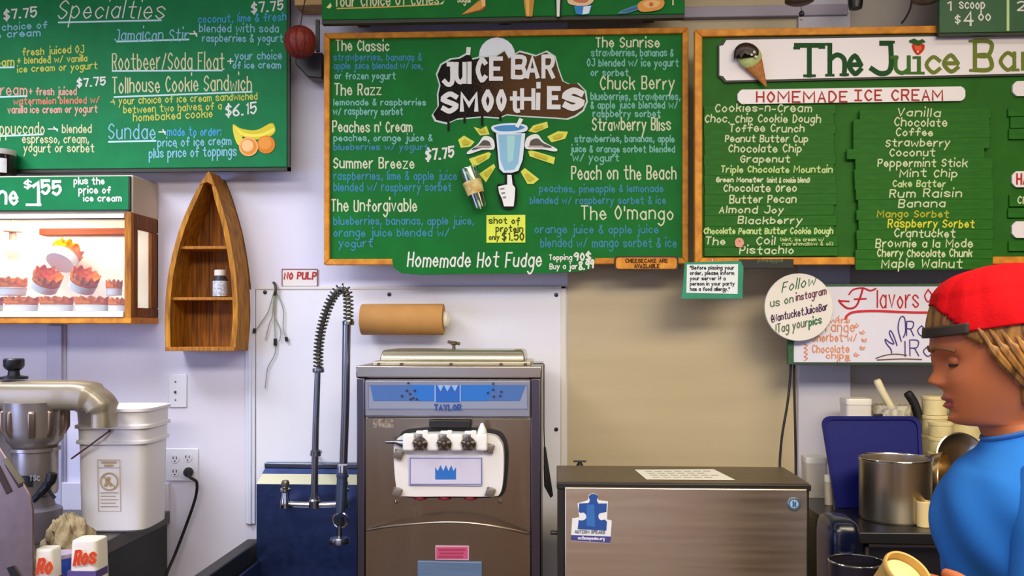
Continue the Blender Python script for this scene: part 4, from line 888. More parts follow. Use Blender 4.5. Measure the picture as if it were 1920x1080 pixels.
MB().lathe([(0.062, 0), (0.066, 0.01), (0.066, z0_ - z1_ - 0.012), (0.072, z0_ - z1_ - 0.01), (0.072, z0_ - z1_)], (cx_.x, ym, z1_), n=32).build('gear_column', SILV, mx_)
lab = MB(); lz = PM(66, 892)
rs = [[Vector((cx_.x + 0.0675 * math.sin(t), ym - 0.0675 * math.cos(t), z)) for t in [-0.55 + 1.0 * k / 10 for k in range(11)]] for z in (PM(0, 906).z, PM(0, 885).z)]
lab.add(rs[0] + rs[1], [(i, i + 1, i + 12, i + 11) for i in range(10)]); lab.build('label_plate', BLACKP, mx_, recalc=False)
lt = MB(); text(lt, 'TSC', 56, 901, 9, 1.8, ym - 0.069, x1=74); lt.build('lettering', paint('8a8a8e'), mx_, smooth=False, recalc=False)
MB().tube(smoothp([tuple(PM(62, 938, -0.10)), tuple(PM(78, 922, -0.10)), tuple(PM(94, 902, -0.10)), tuple(PM(98, 886, -0.10))], 5), [0.010] * 5 + [0.013] * 5 + [0.016] * 5 + [0.010], 10).tube([PM(82, 905, -0.098), PM(98, 928, -0.098), PM(103, 934, -0.098)], 0.005, 8).build('lever', BLACKP, mx_)
zz = PM(66, 948).z
MB().lathe([(0.085, 0), (0.088, 0.008), (0.086, zz - ZC - 0.01), (0.070, zz - ZC), (0.062, z1_ - ZC + 0.002)], (cx_.x - 0.03, ym, ZC + 0.0005), n=36, sx=1.25).build('base', mat('mixer_base', '77707a', rough=0.4, metal=0.3), mx_)
MB().box((cx_.x - 0.22, ym - 0.06, ZC + 0.0005), (cx_.x - 0.10, ym + 0.07, PM(0, 730).z)).build('rear_column', SILV, mx_, bev=0.02, seg=3)

# steel hopper in front of the mixer
yh = 2.05
def PH(x, y): return P(x, y, yh)
hp_ = thing('steel_hopper', 'brushed steel housing with sloping slotted edge at the left edge of the counter', 'machine', (PH(0, 1100).x, yh, ZC))
zc_ = ZC + 0.0005
prof = [PH(-150, 700), PH(-30, 800), PH(2, 838), PH(36, 890), PH(58, 925), PH(64, 955), PH(65, 1080)]
pp = [Vector((p.x, yh, p.z)) for p in prof] + [Vector((PH(65, 1080).x, yh, zc_)), Vector((PH(-150, 700).x, yh, zc_))]
bpx = [(x - 8, y + 3) for x, y in [(-150, 700), (-30, 800), (2, 838), (36, 890), (58, 925), (64, 955), (65, 1080)]]
rear = [P(x, y, yh + 0.2) for x, y in bpx]; rear += [Vector((rear[-1].x, yh + 0.2, zc_)), Vector((rear[0].x, yh + 0.2, zc_))]
m_ = MB(); m_.rings([pp, rear]); m_.build('housing', mat('warm_steel', 'a08c86', rough=0.36, metal=0.9, rnoise=0.1, nscale=50), hp_, bev=0.006)
for (a_, b_) in (((-6, 875), (18, 924)), ((14, 868), (40, 912))):
    p0, p1 = PH(*a_), PH(*b_); d_ = (p1 - p0).normalized(); q = Vector((d_.z, 0, -d_.x)) * 0.007
    MB().prism([p0 + q, p1 + q, p1 - q, p0 - q], (0, -0.003, 0)).build('slot', mat('slot_brown', '3a2620'), hp_, bev=0.001)
p0, p1 = PH(6, 862), PH(38, 908); q = Vector((0.012, 0, 0.006))
MB().prism([p0, p1, p1 + q, p0 + q], (0, -0.005, 0)).build('slide_rail', mat('brass_steel', '9a8f68', rough=0.3, metal=0.9), hp_, bev=0.001)
p0, p1 = PH(20, 1062), PH(30, 1085); q = Vector((0.006, 0, 0.002))
MB().prism([p0 - q, p1 - q, p1 + q * 2, p0 + q], (0, -0.006, 0)).build('catch', BLACKP, hp_)

# crumpled cloth
cr = P(127, 1010, 2.42); cr.z = ZC
rg = MB(); rnd = random.Random(11); n, m = 56, 24; rs = []
topz = P(127, 976, 2.42).z - ZC
hz = [rnd.uniform(0, 6.28) for _ in range(12)]
for i in range(m + 1):
    v = PI / 2 * i / m; rs.append([])
    for k in range(n):
        t = 2 * PI * k / n
        f_ = 1 + 0.16 * math.sin(3 * t + hz[0] + i * 0.35) + 0.13 * math.sin(7 * t + hz[1] - i * 0.5) + 0.07 * math.sin(13 * t + hz[2] + i * 0.9)
        g_ = 1 + 0.10 * math.sin(5 * t + hz[3] + i * 0.7) + 0.10 * math.sin(11 * t + hz[4] + i * 1.1)
        rs[-1].append(cr + Vector((0.072 * math.cos(v) * f_ * math.cos(t), 0.06 * math.cos(v) * f_ * math.sin(t), 0.002 + topz * max(0, math.sin(v)) * (g_ if i < m else 1))))
rg.rings(rs)
cl = tag(rg.build('crumpled_cloth', mat('beige_cloth', 'b9a682', rough=0.9, noise=0.35, nscale=45, bump=0.6, bscale=160), None, cr, ang=3.0), 'crumpled beige cloth lying on the counter in front of the pail', 'cloth')

# paper cup cartons in front, blue tin between
def carton(cx, x0, x1, ytop, Y, label, letters, rzz):
    a, b = P(x0, ytop, Y), P(x1, ytop, Y); wd = (b.x - a.x); z1 = a.z; c = Vector(((a.x + b.x) / 2, Y + wd / 2, ZC + 0.0005))
    t = thing('paper_carton', label, 'carton', tuple(c), 'white cartons with orange lettering')
    h = z1 - c.z
    m_ = MB(); n = 24
    def ring(w_, z): 
        o = []
        for k in range(n):
            q = 2 * PI * (k + 0.5) / n; c_, s_ = math.cos(q), math.sin(q)
            o.append(c + Vector((w_ * abs(c_) ** 0.35 * (1 if c_ > 0 else -1), w_ * abs(s_) ** 0.35 * (1 if s_ > 0 else -1), z)))
        return o
    m_.rings([ring(wd / 2 * 1.12, 0), ring(wd / 2, h - 0.008), ring(wd / 2 * 0.97, h - 0.002), ring(wd / 2 * 0.90, h)]); m_.build('carton', mat('carton_white', 'ece6d8', rough=0.5), t)
    wf_ = wd / 2 + 0.0045
    lb = MB(); text(lb, letters, x0 + (x1 - x0) * 0.16, ytop + 46, 26, 6, Y - 0.008, x1=x1 - 3, slant=0.25, slope=-0.12); lb.build('lettering', paint('d8481e'), t, smooth=False, recalc=False)
    bn_ = MB(); zz0, zz1 = P(0, ytop + 68, Y).z, P(0, ytop + 54, Y).z; k_ = lambda z: 1.12 - 0.12 * (z - c.z) / h
    bn_.box((c.x - wd / 2 * k_(zz0) - 0.0006, Y - 0.0062, zz0), (c.x + wd / 2 * k_(zz0) + 0.0006, Y + 0.05, zz1)); bn_.build('band', mat('carton_band', '5a4a86', rough=0.5), t)
carton(0, 131, 180, 1014, 2.08, 'white carton with orange letters in front of the pail, top fully visible', 'Ros', 0)
carton(0, 64, 98, 1030, 2.06, 'shorter white carton with orange letters against the steel housing', 'Ro', 0)
a = P(115, 1036, 2.16); bx = thing('blue_tin', 'blue tin with a pale rim between two white cartons', 'tin', (a.x, 2.16, ZC))
MB().lathe([(0.030, 0.0005), (0.031, 0.004), (0.031, a.z - ZC - 0.012), (0.029, a.z - ZC - 0.008)], (a.x, 2.16, ZC), n=28).build('body', mat('tin_blue', '2f4fb8', rough=0.3), bx)
MB().lathe([(0.0315, a.z - ZC - 0.010), (0.032, a.z - ZC - 0.006), (0.0315, a.z - ZC), (0.028, a.z - ZC)], (a.x, 2.16, ZC), n=28).build('rim', mat('tin_rim', 'c8b8d0', rough=0.3), bx)

# ------------------------------------------------------------------ wall hooks with thin wires, NO PULP sign
c = P(515, 540, WY - 0.006)
wr = thing('hanging_wires', 'thin wires with dark tips hanging from a wall hook', 'wire bundle', tuple(c))
MB().tube(smoothp([tuple(P(513, 530, WY - 0.007)), tuple(P(516, 534, WY - 0.022)), tuple(P(517, 545, WY - 0.025)), tuple(P(515, 553, WY - 0.018))], 5), 0.005, 8).build('hook', mat('hook_dark', '4a4a3c', rough=0.4, metal=0.5), wr)
WIRE = mat('wire_green_grey', '8f9684', rough=0.5)
for pts, tip in (([(514, 545), (506, 575), (500, 590), (476, 624)], 1), ([(514, 548), (511, 590), (504, 610), (498, 638)], 0), ([(516, 548), (515, 600), (516, 645), (515, 665), (502, 690), (497, 728)], 0), ([(518, 546), (531, 580), (531, 615), (538, 640)], 1), ([(517, 550), (514, 590), (526, 620), (524, 640)], 0)):
    MB().tube(smoothp([tuple(P(x, y, WY - 0.016)) for x, y in pts], 5), 0.0019, 6).build('wire', WIRE, wr)
    if tip: MB().tube([P(pts[-1][0] + (2 if pts[-1][0] < 500 else -2), pts[-1][1] - 8, WY - 0.016), P(*pts[-1], WY - 0.016)], 0.0058, 8).build('tip', BLACKR, wr)
MB().tube([P(516, 635, WY - 0.016), P(516, 648, WY - 0.016)], 0.006, 8).build('clip', BLACKR, wr)
Yn = WY - 0.004
m_ = MB(); slab(m_, 529, 505, 595, 536, Yn, 0.0035); ns = thing('pulp_notice', 'small white notice with red capitals above the spring hose', 'sign', tuple(P(562, 536, Yn)))
m_.build('paper', mat('notice_paper', 'e2dcd8', rough=0.7), ns)
m_ = MB()
for q in ([(529, 505), (595, 505)], [(529, 505), (529, 536)], [(595, 505), (595, 536)]): ribbon(m_, [q[0], ((q[0][0] + q[1][0]) / 2, (q[0][1] + q[1][1]) / 2), q[1]], 2, Yn - 0.0006)
m_.build('border', paint('8a5a60'), ns, smooth=False, recalc=False)
lettering(ns, Yn - 0.0006, [('b23a34', ('NO PULP', 533, 523, 12, 3.0), dict(x1=592, slant=0.1))])

# ------------------------------------------------------------------ brown paper roll
Yp = WY - 0.075
a, b = P(679, 598, Yp), P(832, 600, Yp); zc2 = (a.z + b.z) / 2
prl = thing('paper_roll', 'brown paper roll on a white wall holder above the soft serve machine', 'paper roll', ((a.x + b.x) / 2, WY, zc2))
MB().lathe([(0.018, 0.0), (0.053, 0.0), (0.054, 0.002), (0.054, b.x - a.x - 0.002), (0.053, b.x - a.x), (0.018, b.x - a.x)], (a.x, Yp, zc2), (1, 0, 0), 40).build('paper', mat('kraft_paper', 'c08c4c', rough=0.75, noise=0.15, nscale=12), prl)
CAPM = mat('holder_cap', 'e6e0d0', rough=0.4)
MB().lathe([(0.020, 0), (0.030, 0.002), (0.028, 0.014), (0.014, 0.024)], (b.x, Yp, zc2), (1, 0, 0), 24).build('end_cap', CAPM, prl)
MB().lathe([(0.020, 0), (0.026, 0.002), (0.022, 0.010)], (a.x, Yp, zc2), (-1, 0, 0), 24).build('end_cap', CAPM, prl)
MB().box((b.x + 0.004, Yp - 0.012, zc2 - 0.012), (b.x + 0.016, WY - 0.0065, zc2 + 0.012)).build('bracket', CAPM, prl, bev=0.003)
MB().box((a.x - 0.012, Yp - 0.012, zc2 - 0.012), (a.x - 0.002, WY - 0.0065, zc2 + 0.012)).build('bracket', CAPM, prl, bev=0.003)

# ------------------------------------------------------------------ sink back, faucet
Ys = 3.11
xl_, xr_ = P(481, 908, Ys).x, P(676, 908, Ys).x
zt_ = P(560, 867, WY - 0.03).z; zm_ = P(560, 880, WY - 0.06).z; zf_ = P(560, 908, Ys).z
sk_ = thing('steel_sink', 'stainless sink with a tall splashback behind the spring hose', 'sink', ((xl_ + xr_) / 2, Ys, 0.85))
SINKM = mat('sink_steel', '6f7688', rough=0.30, metal=1.0, rnoise=0.08, nscale=40)
m_ = MB(); m_.box((xl_ + 0.012, WY - 0.045, zt_ - 0.02), (xr_, WY - 0.014, zt_)); m_.build('top_flange', SINKM, sk_, bev=0.004)
pf_ = [(WY - 0.014, zt_ - 0.016), (WY - 0.042, zm_), (Ys, zf_), (Ys, 0.60), (WY - 0.014, 0.60)]
rs = [[Vector((x + (0.014 if y > Ys + 0.02 and x == xl_ else 0), y, z)) for y, z in pf_] for x in (xl_, xr_)]
m_ = MB(); m_.rings(rs); m_.build('splashback', mat('sink_blue_steel', '48588a', rough=0.36, metal=1.0, rnoise=0.08, nscale=40), sk_, smooth=False)
m_ = MB(); m_.add([Vector((xl_ + 0.014, WY - 0.0425, zm_ - 0.001)), Vector((xr_, WY - 0.0425, zm_ - 0.001)), Vector((xr_, Ys - 0.001, zf_)), Vector((xl_, Ys - 0.001, zf_))], [(0, 1, 2, 3)])
m_.build('slope', mat('slope_steel', 'c6c4a8', rough=0.45, metal=0.6), sk_, smooth=False)
m_ = MB(); m_.box((xl_, 2.72, 0.60), (xr_ - 0.02, Ys, 0.62)); m_.box((xl_, 2.70, 0.60), (xr_ - 0.02, 2.72, 0.76)); m_.box((xl_, 2.72, 0.62), (xl_ + 0.012, Ys - 0.001, 0.74)); m_.build('basin', SINKM, sk_, bev=0.003)
for x in (xl_ + 0.03, xr_ - 0.06):
    for y in (2.76, Ys - 0.05): MB().tube([(x, y, 0.60), (x, y, 0.0)], 0.018, 12).build('leg', SINKM, sk_)
# low dark bench left of the sink
e0, e1 = P(470, 1010, WY - 0.02), None
lb_ = thing('low_bench', 'low black bench against the wall beside the sink', 'bench', (e0.x - 0.2, 2.7, 0))
zl = e0.z
xe = P(372, 1080, 2.6)
m_ = MB(); m_.box((e0.x - 0.012, 2.2, 0), (xl_ - 0.008, WY - 0.02, zl)); m_.build('cabinet', mat('bench_black', '1c1a18', rough=0.45), lb_, bev=0.006)
# faucet
Yf = 2.985
def PF(x, y, d=0.0): return P(x, y, Yf + d)
fc = thing('spring_faucet', 'pre-rinse faucet with a spring hose arching over two thin pipes', 'faucet', tuple(PF(590, 945)))
MB().tube([PF(589, 940), PF(592, 800), PF(596, 690)], [0.0125, 0.011, 0.010], 14).lathe([(0.016, 0), (0.016, 0.02)], PF(590, 944), n=16).build('riser_pipe', PIPE, fc)
MB().lathe([(0.018, -0.008), (0.018, 0.008), (0.014, 0.012)], PF(592, 850), n=14).tube([PF(582, 853), PF(603, 846)], 0.005, 8).tube([PF(592, 850), P(592, 850, WY - 0.012)], 0.005, 8).build('wall_clamp', PIPE, fc)
hose = smoothp([(597, 695), (597, 660), (601, 625), (610, 590), (621, 562), (633, 545), (643, 541), (650, 547), (653, 565), (653, 605)], 8)
hose3 = [PF(x, y, -0.03 * min(1, i / 40.0)) for i, (x, y) in enumerate(hose)]
MB().tube(hose3, 0.0075, 10).build('hose', mat('hose_grey', '5a5a58', rough=0.5), fc)
# spring coil along the hose
L3 = [0.0]
for i in range(1, len(hose3)): L3.append(L3[-1] + (hose3[i] - hose3[i - 1]).length)
tot = L3[-1]; turns = 34; coil = []; steps = turns * 12
def at_len(s_):
    for i in range(1, len(L3)):
        if L3[i] >= s_:
            u = (s_ - L3[i - 1]) / max(1e-9, L3[i] - L3[i - 1]); return hose3[i - 1].lerp(hose3[i], u), (hose3[i] - hose3[i - 1]).normalized()
    return hose3[-1], (hose3[-1] - hose3[-2]).normalized()
for k in range(steps + 1):
    p, t = at_len(tot * k / steps); u = Vector((0, 1, 0)); v_ = t.cross(u).normalized(); r_ = 0.0155
    a_ = 2 * PI * k / 12; coil.append(p + (u * math.cos(a_) + v_ * math.sin(a_)) * r_)
MB().tube(coil, 0.0029, 6).build('spring', mat('spring_steel', '77776c', rough=0.25, metal=1.0), fc)
MB().lathe([(0.019, -0.006), (0.020, 0), (0.019, 0.008)], hose3[0], n=16).lathe([(0.019, -0.008), (0.020, 0), (0.019, 0.006)], hose3[-1], n=16).build('spring_collar', PIPE, fc)
MB().tube([PF(650, 603, -0.03), PF(648, 750, -0.03), PF(644, 868, -0.03)], 0.0135, 14).build('drop_pipe', PIPE, fc)
MB().lathe([(0.016, 0), (0.0165, 0.002), (0.0165, 0.034), (0.014, 0.036)], PF(642, 872, -0.03), (0, 0, -1), 16).build('grip_ring', CHROME, fc)
HDL = mat('spray_blue', '4d5872', rough=0.3, metal=0.6)
MB().tube([PF(642, 886, -0.03), PF(640, 930, -0.035), PF(638, 962, -0.045)], [0.017, 0.019, 0.015], 14).lathe([(0.021, -0.004), (0.021, 0.004)], PF(642, 892, -0.03), n=16).build('spray_handle', HDL, fc)
rg_ = [PF(638, 975, -0.05) + Vector((0.024 * math.cos(t), 0, 0.024 * math.sin(t))) for t in [2 * PI * k / 24 for k in range(24)]]
MB().tube(rg_, 0.0042, 8, closed=True).build('trigger_ring', CHROME, fc)
MB().tube([PF(638, 970, -0.05), PF(638, 985, -0.05)], 0.012, 12).build('valve', BLACKR, fc)
MB().tube([PF(637, 984, -0.05), PF(636, 1008, -0.05)], [0.008, 0.010], 12).lathe([(0.010, 0.006), (0.030, 0.001), (0.033, -0.006), (0.033, -0.018), (0.028, -0.020)], PF(636, 1008, -0.05), n=24).build('spray_head', PIPE, fc)
MB().tube(smoothp([tuple(PF(538, 942)), tuple(PF(548, 946)), tuple(PF(590, 947)), tuple(PF(632, 946)), tuple(PF(640, 940))], 4), 0.0105, 12).build('bridge_pipe', CHROME, fc)
for px in (535, 645):
    MB().lathe([(0.016, -0.02), (0.017, 0), (0.013, 0.014), (0.012, 0.03), (0.017, 0.034), (0.017, 0.042), (0.012, 0.045)], PF(px, 940), n=16).tube([PF(px, 946), P(px, 946, Ys - 0.006)], 0.013, 12).build('valve_body', CHROME, fc)
    MB().lathe([(0.008, 0.044), (0.013, 0.050), (0.014, 0.062), (0.010, 0.070), (0.002, 0.072)], PF(px, 940), n=16).build('tap_handle', mat('tap_dark', '6a6458', rough=0.3, metal=0.8), fc)
MB().lathe([(0.020, -0.012), (0.020, 0.012), (0.014, 0.02)], PF(590, 945), n=16).build('hub', PIPE, fc)

# ------------------------------------------------------------------ soft serve machine
Yv = 2.75
def PV(x, y, d=0.0): return P(x, y, Yv + d)
ss = thing('soft_serve_machine', 'tall steel soft serve machine with white door, three spouts and blue crown panel', 'soft serve machine', (PV(841, 900).x, Yv + 0.2, 0))
X0, X1 = PV(669, 800).x, PV(1014, 800).x; ZT = PV(841, 686).z; zc3 = PV(841, 709).z
MB().box((X0, Yv + 0.012, 0.06), (X1, Yv + 0.40, zc3)).build('cabinet', STEELV, ss, bev=0.006)
MB().box((X0 - 0.003, Yv, zc3), (X1 + 0.003, Yv + 0.41, ZT)).build('top_cap', mat('cap_steel', 'b0a498', rough=0.28, metal=1.0, rnoise=0.06, nscale=50, stretch=(0.05, 1, 1)), ss, bev=0.004)
for x in (X0 + 0.05, X1 - 0.05):
    for y in (Yv + 0.06, Yv + 0.34): MB().lathe([(0.022, 0), (0.03, 0.02), (0.02, 0.06)], (x, y, 0), n=12).build('foot', BLACKR, ss)
# corner posts standing slightly forward of the front panel
for xa, xb in ((X0 - 0.001, PV(684, 800).x), (PV(995, 800).x, X1 + 0.001)):
    MB().box((xa, Yv + 0.002, 0.06), (xb, Yv + 0.03, zc3)).build('corner_post', mat('post_steel', '65606c', rough=0.3, metal=1.0), ss, bev=0.004)
MB().box((PV(684, 0).x, Yv + 0.006, 0.5), (PV(995, 0).x, Yv + 0.012, PV(0, 780).z)).build('front_panel', mat('front_steel', '9a8a76', rough=0.24, metal=1.0, rnoise=0.1, nscale=30, stretch=(1, 1, 0.08)), ss, bev=0.002)
# display panel
a, b = PV(685, 780), PV(994, 714); dp_ = MB().box((a.x, Yv - 0.006, a.z), (b.x, Yv + 0.012, b.z)).build('display_panel', mat('display_grey', '8d8f9e', rough=0.35, metal=0.4), ss, bev=0.003)
Yd = Yv - 0.0068
BLUE = '2f6fc0'
art(ss, 'panel_graphics', Yd, [('6f7896', [(690, 722), (990, 722), (990, 768), (690, 768)]), ('8a90a6', [(692, 724), (988, 724), (988, 766), (692, 766)]), ('4a6ca8', [(694, 722), (986, 722), (975, 752), (700, 752)]), (BLUE, [(770, 722), (926, 722), (914, 752), (784, 752)]), ('2d62b4', [(816, 722), (863, 722), (863, 754), (816, 754)]),
    ('b8c4de', [(815, 722), (816.5, 722), (816.5, 754), (815, 754)]), ('b8c4de', [(862, 722), (863.5, 722), (863.5, 754), (862, 754)]), ('8fb0dc', [(820, 722), (826, 734), (832, 722), (839, 734), (846, 722), (853, 734), (859, 722)])])
lettering(ss, Yd - 0.0035, [('2b4f9a', ('TAYLOR', 815, 769, 10, 2.6), dict(x1=864, jit=0.0))])
for px, py in ((754, 742), (763, 732), (775, 746), (769, 738), (778, 732), (770, 748), (782, 748), (766, 718), (925, 730), (915, 736), (926, 743), (938, 742), (925, 719), (940, 734)):
    MB().lathe([(0.0035, 0.002), (0.0035, 0.0045), (0.002, 0.0055)], P(px, py, Yd), (0, -1, 0), 8).build('button', mat('button_dark', '2a2c4a'), ss)
# side fitting and label under the panel
a, b = PV(699, 802), PV(738, 785); MB().box((a.x, Yv + 0.004, a.z), (b.x, Yv + 0.0065, b.z)).build('spec_label', mat('spec_label', 'a29488', noise=0.5, nscale=120, col2='57504a'), ss)
# dark recess and slide over the door
a, b = PV(806, 800), PV(884, 786); MB().box((a.x, Yv - 0.02, a.z), (b.x, Yv + 0.008, b.z)).build('motor_cover', BLACKP, ss, bev=0.004)
# white door
Yo = Yv - 0.055
def PO(x, y, d=0.0): return P(x, y, Yo + d)
dpts = smoothp([(738, 845), (742, 828), (760, 816), (842, 812), (918, 816), (938, 828), (944, 850), (943, 900), (937, 926), (920, 931), (842, 931), (764, 931), (748, 926), (741, 900)], 4, True)
dk = MB(); dk.prism([PV(x + 5, y - 5, -0.001) for x, y in smoothp([(738, 845), (742, 828), (760, 810), (842, 806), (918, 810), (940, 822), (948, 850), (946, 900), (940, 930), (920, 938), (842, 938), (764, 938), (748, 930), (740, 900)], 4, True)], (0, 0.006, 0)); dk.build('gasket', BLACKR, ss)
dm = MB(); dm.prism([PO(x, y) for x, y in dpts], (0, 0.05, 0)); door_ = dm.build('door', mat('door_white', 'e4e0de', rough=0.3), ss, bev=0.008, seg=3)
a, b = PO(766, 910), PO(905, 856); MB().box((a.x, Yo - 0.006, a.z), (b.x, Yo + 0.006, b.z)).build('door_plate', mat('plate_lilac', 'cdcade', rough=0.35), door_, bev=0.003)
fr_ = MB()
for q in ([(769, 859), (903, 859)], [(903, 859), (903, 908)], [(903, 908), (769, 908)], [(769, 908), (769, 859)]): ribbon(fr_, [q[0], ((q[0][0] + q[1][0]) / 2, (q[0][1] + q[1][1]) / 2), q[1]], 1.6, Yo - 0.0066)
fr_.build('plate_border', paint('5a62a8'), door_, smooth=False, recalc=False)
art(door_, 'crown_emblem', Yo - 0.0064, [(BLUE, [(816, 899), (816, 876), (821, 883), (826, 872), (831, 883), (836, 872), (841, 883), (846, 872), (850, 883), (855, 876), (855, 899)])])
# three valve stems with draw handles along the top of the door
for k, px in enumerate((790, 835, 880)):
    c = PO(px, 830, -0.005)
    MB().lathe([(0.012, 0), (0.020, 0.004), (0.020, 0.022), (0.012, 0.03)], c, (0, -1, 0), 18).build('draw_valve', mat('valve_dark', '3a332c', rough=0.35), ss)
    m_ = MB()
    for an in range(5):
        t = 2 * PI * an / 5 + 0.3; d_ = Vector((math.cos(t), 0, math.sin(t))); m_.tube([c + d_ * 0.010 + Vector((0, -0.03, 0)), c + d_ * 0.022 + Vector((0, -0.03, 0))], [0.006, 0.005], 8)
    m_.sphere(c + Vector((0, -0.03, 0)), 0.009, 10, 8); m_.build('star_knob', mat('knob_brown', '4c3c30', rough=0.3), ss)
    hb = MB(); p0, p1, p2 = PO(px + 1, 820, -0.012), PO(px + 1, 804, -0.016), PO(px - 14, 806, -0.016)
    hb.box((PO(px + 4, 0).x, Yo - 0.024, PO(0, 826).z), (PO(px + 14, 0).x, Yo - 0.006, PO(0, 801).z)); hb.box((PO(px - 8, 0).x, Yo - 0.022, PO(0, 809).z), (PO(px + 10, 0).x, Yo - 0.008, PO(0, 802).z))
    hb.build('draw_handle', WHITEP, ss, bev=0.003)
for px in (768, 813, 858, 904):
    a, b = PO(px - 11, 844), PO(px + 11, 812)
    MB().box((a.x, Yo - 0.026, a.z), (b.x, Yo + 0.004, b.z)).build('handle_block', WHITEP, ss, bev=0.007, seg=3)
MB().lathe([(0.004, -0.02), (0.013, 0), (0.015, 0.012), (0.012, 0.03)], PO(904, 806, -0.01), (0, 0, -1), 14).build('cap_knob', WHITEP, ss)
MB().tube([PO(723, 829, -0.01), PO(742, 829, -0.01), PO(756, 832, -0.01)], [0.004, 0.006, 0.012], 12).build('pivot_pin', PIPE, ss)
for px, py in ((748, 851), (918, 840), (746, 922), (920, 922)):
    c = PO(px, py, -0.002); m_ = MB()
    m_.lathe([(0.011, 0), (0.014, 0.004), (0.014, 0.012), (0.009, 0.015)], c, (0, -1, 0), 16)
    for an in range(4):
        t = PI / 2 * an + 0.5; m_.tube([c + Vector((math.cos(t) * 0.012, -0.010, math.sin(t) * 0.012)), c + Vector((math.cos(t) * 0.0165, -0.008, math.sin(t) * 0.0165))], 0.0045, 8)
    m_.build('hand_screw', mat('screw_grey', '6e645c', rough=0.35), ss)
for px in (788, 834, 882):
    a, b = PO(px - 15, 937), PO(px + 15, 929); MB().lathe([(0.014, 0), (0.020, 0.003), (0.020, 0.012), (0.017, 0.013)], PO(px, 937, 0.022), n=18).build('spout', mat('spout_red', '7a2430', rough=0.35), ss)
for px in (744, 938): MB().lathe([(0.005, 0), (0.005, 0.012), (0.002, 0.016)], PV(px, 940, 0.006), (0, -1, 0), 10).build('drip_pin', CHROME, ss)
# curved drip lip, warning label and drip shelf
MB().tube(smoothp([tuple(PV(688, 994, -0.006)), tuple(PV(750, 985, -0.045)), tuple(PV(835, 979, -0.065)), tuple(PV(910, 984, -0.05)), tuple(PV(992, 1001, -0.006))], 8), 0.0035, 8).build('drip_lip', STEELV, ss)
a, b = PV(816, 1050), PV(879, 1024); MB().box((a.x, Yv + 0.003, a.z), (b.x, Yv + 0.0062, b.z)).build('warning_label', mat('label_pink_edge', 'cfa0b4', rough=0.5), ss)
art(ss, 'label_print', Yv + 0.003, [('c0547a', [(818, 1026), (877, 1026), (877, 1048), (818, 1048)]), ('a83a5e', [(822, 1029), (873, 1029), (873, 1033), (822, 1033)]), ('a83a5e', [(824, 1036), (870, 1036), (870, 1039), (824, 1039)]), ('a83a5e', [(822, 1042), (868, 1042), (868, 1045), (822, 1045)])])
a, b = PV(783, 1110), PV(904, 1053); MB().box((a.x, Yv - 0.004, a.z), (b.x, Yv + 0.0065, b.z)).build('instruction_plate', mat('plate_blue', '5f7698', rough=0.4, noise=0.2, nscale=30, stretch=(0.2, 1, 6)), ss, bev=0.003)
# hopper lid on the top
lx0, lx1 = PV(700, 684, 0.06).x, PV(996, 684, 0.06).x; lzt = PV(845, 656, 0.16).z
MB().box((lx0, Yv + 0.04, ZT), (lx1, Yv + 0.36, ZT + 0.012)).build('hopper_rim', mat('rim_steel', 'cfc5a8', rough=0.3, metal=0.8), ss, bev=0.003)
r0, r1 = PV(712, 676, 0.06).x, PV(984, 676, 0.06).x
rs = [[Vector((x, y, z)) for x, y in ((a_, Yv + c_), (b_, Yv + c_), (b_, Yv + d_), (a_, Yv + d_))] for a_, b_, c_, d_, z in ((r0, r1, 0.06, 0.34, ZT + 0.012), (r0, r1, 0.06, 0.34, ZT + 0.022), (r0 + 0.006, r1 - 0.006, 0.075, 0.32, lzt), (r0 + 0.016, r1 - 0.016, 0.085, 0.31, lzt + 0.002))]
MB().rings(rs).build('hopper_lid', mat('lid_steel', 'c4bfa8', rough=0.25, metal=0.9), ss, bev=0.005)
m_ = MB(); m_.lathe([(0.006, 0), (0.005, 0.012), (0.012, 0.016), (0.013, 0.022), (0.006, 0.026)], (PV(851, 0, 0.18).x, Yv + 0.18, lzt + 0.002), n=14); x_ = PV(851, 0, 0.18).x
m_.tube([(x_ - 0.02, Yv + 0.18, lzt + 0.026), (x_ + 0.02, Yv + 0.18, lzt + 0.019)], 0.005, 8); m_.build('lid_knob', mat('knob_brown2', '57483a', rough=0.4), ss)
MB().lathe([(0.014, 0), (0.014, 0.022), (0.010, 0.026)], (PV(972, 0, 0.1).x, Yv + 0.09, ZT + 0.022), n=16).build('lid_clip', mat('clip_olive', '6e6238', rough=0.4), ss)
for px in (709, 752, 845, 939, 985): MB().lathe([(0.005, 0), (0.005, 0.006), (0.003, 0.008)], (PV(px, 0, 0.02).x, Yv + 0.025, ZT), n=10).build('rim_screw', mat('knob_brown2', '57483a'), ss)
# black spatula hanging on its side
c = P(1018, 890, Yv + 0.1)
sp3 = thing('black_spatula', 'black rubber spatula hanging beside the steel soft serve machine', 'spatula', tuple(c))
q = X1 + 0.004
m_ = MB(); pts = [(1018, 838), (1022, 838), (1029, 884), (1036, 930), (1031, 934), (1019, 912), (1018, 880)]
xs0 = P(1018, 880, Yv + 0.10).x
m_.prism([Vector((q + 0.003 + (P(x, y, Yv + 0.1).x - xs0), Yv + 0.1, P(x, y, Yv + 0.1).z)) for x, y in pts], (0, 0.012, 0)); m_.build('blade', BLACKR, sp3, bev=0.002)
MB().tube([(q + 0.006, Yv + 0.106, P(0, 840, Yv + 0.1).z), (q + 0.004, Yv + 0.106, P(0, 800, Yv + 0.1).z), (q + 0.004, Yv + 0.106, ZT + 0.002), (q, Yv + 0.106, ZT + 0.0035), (q - 0.03, Yv + 0.106, ZT + 0.0028)], 0.0018, 6).build('cord', BLACKR, sp3)

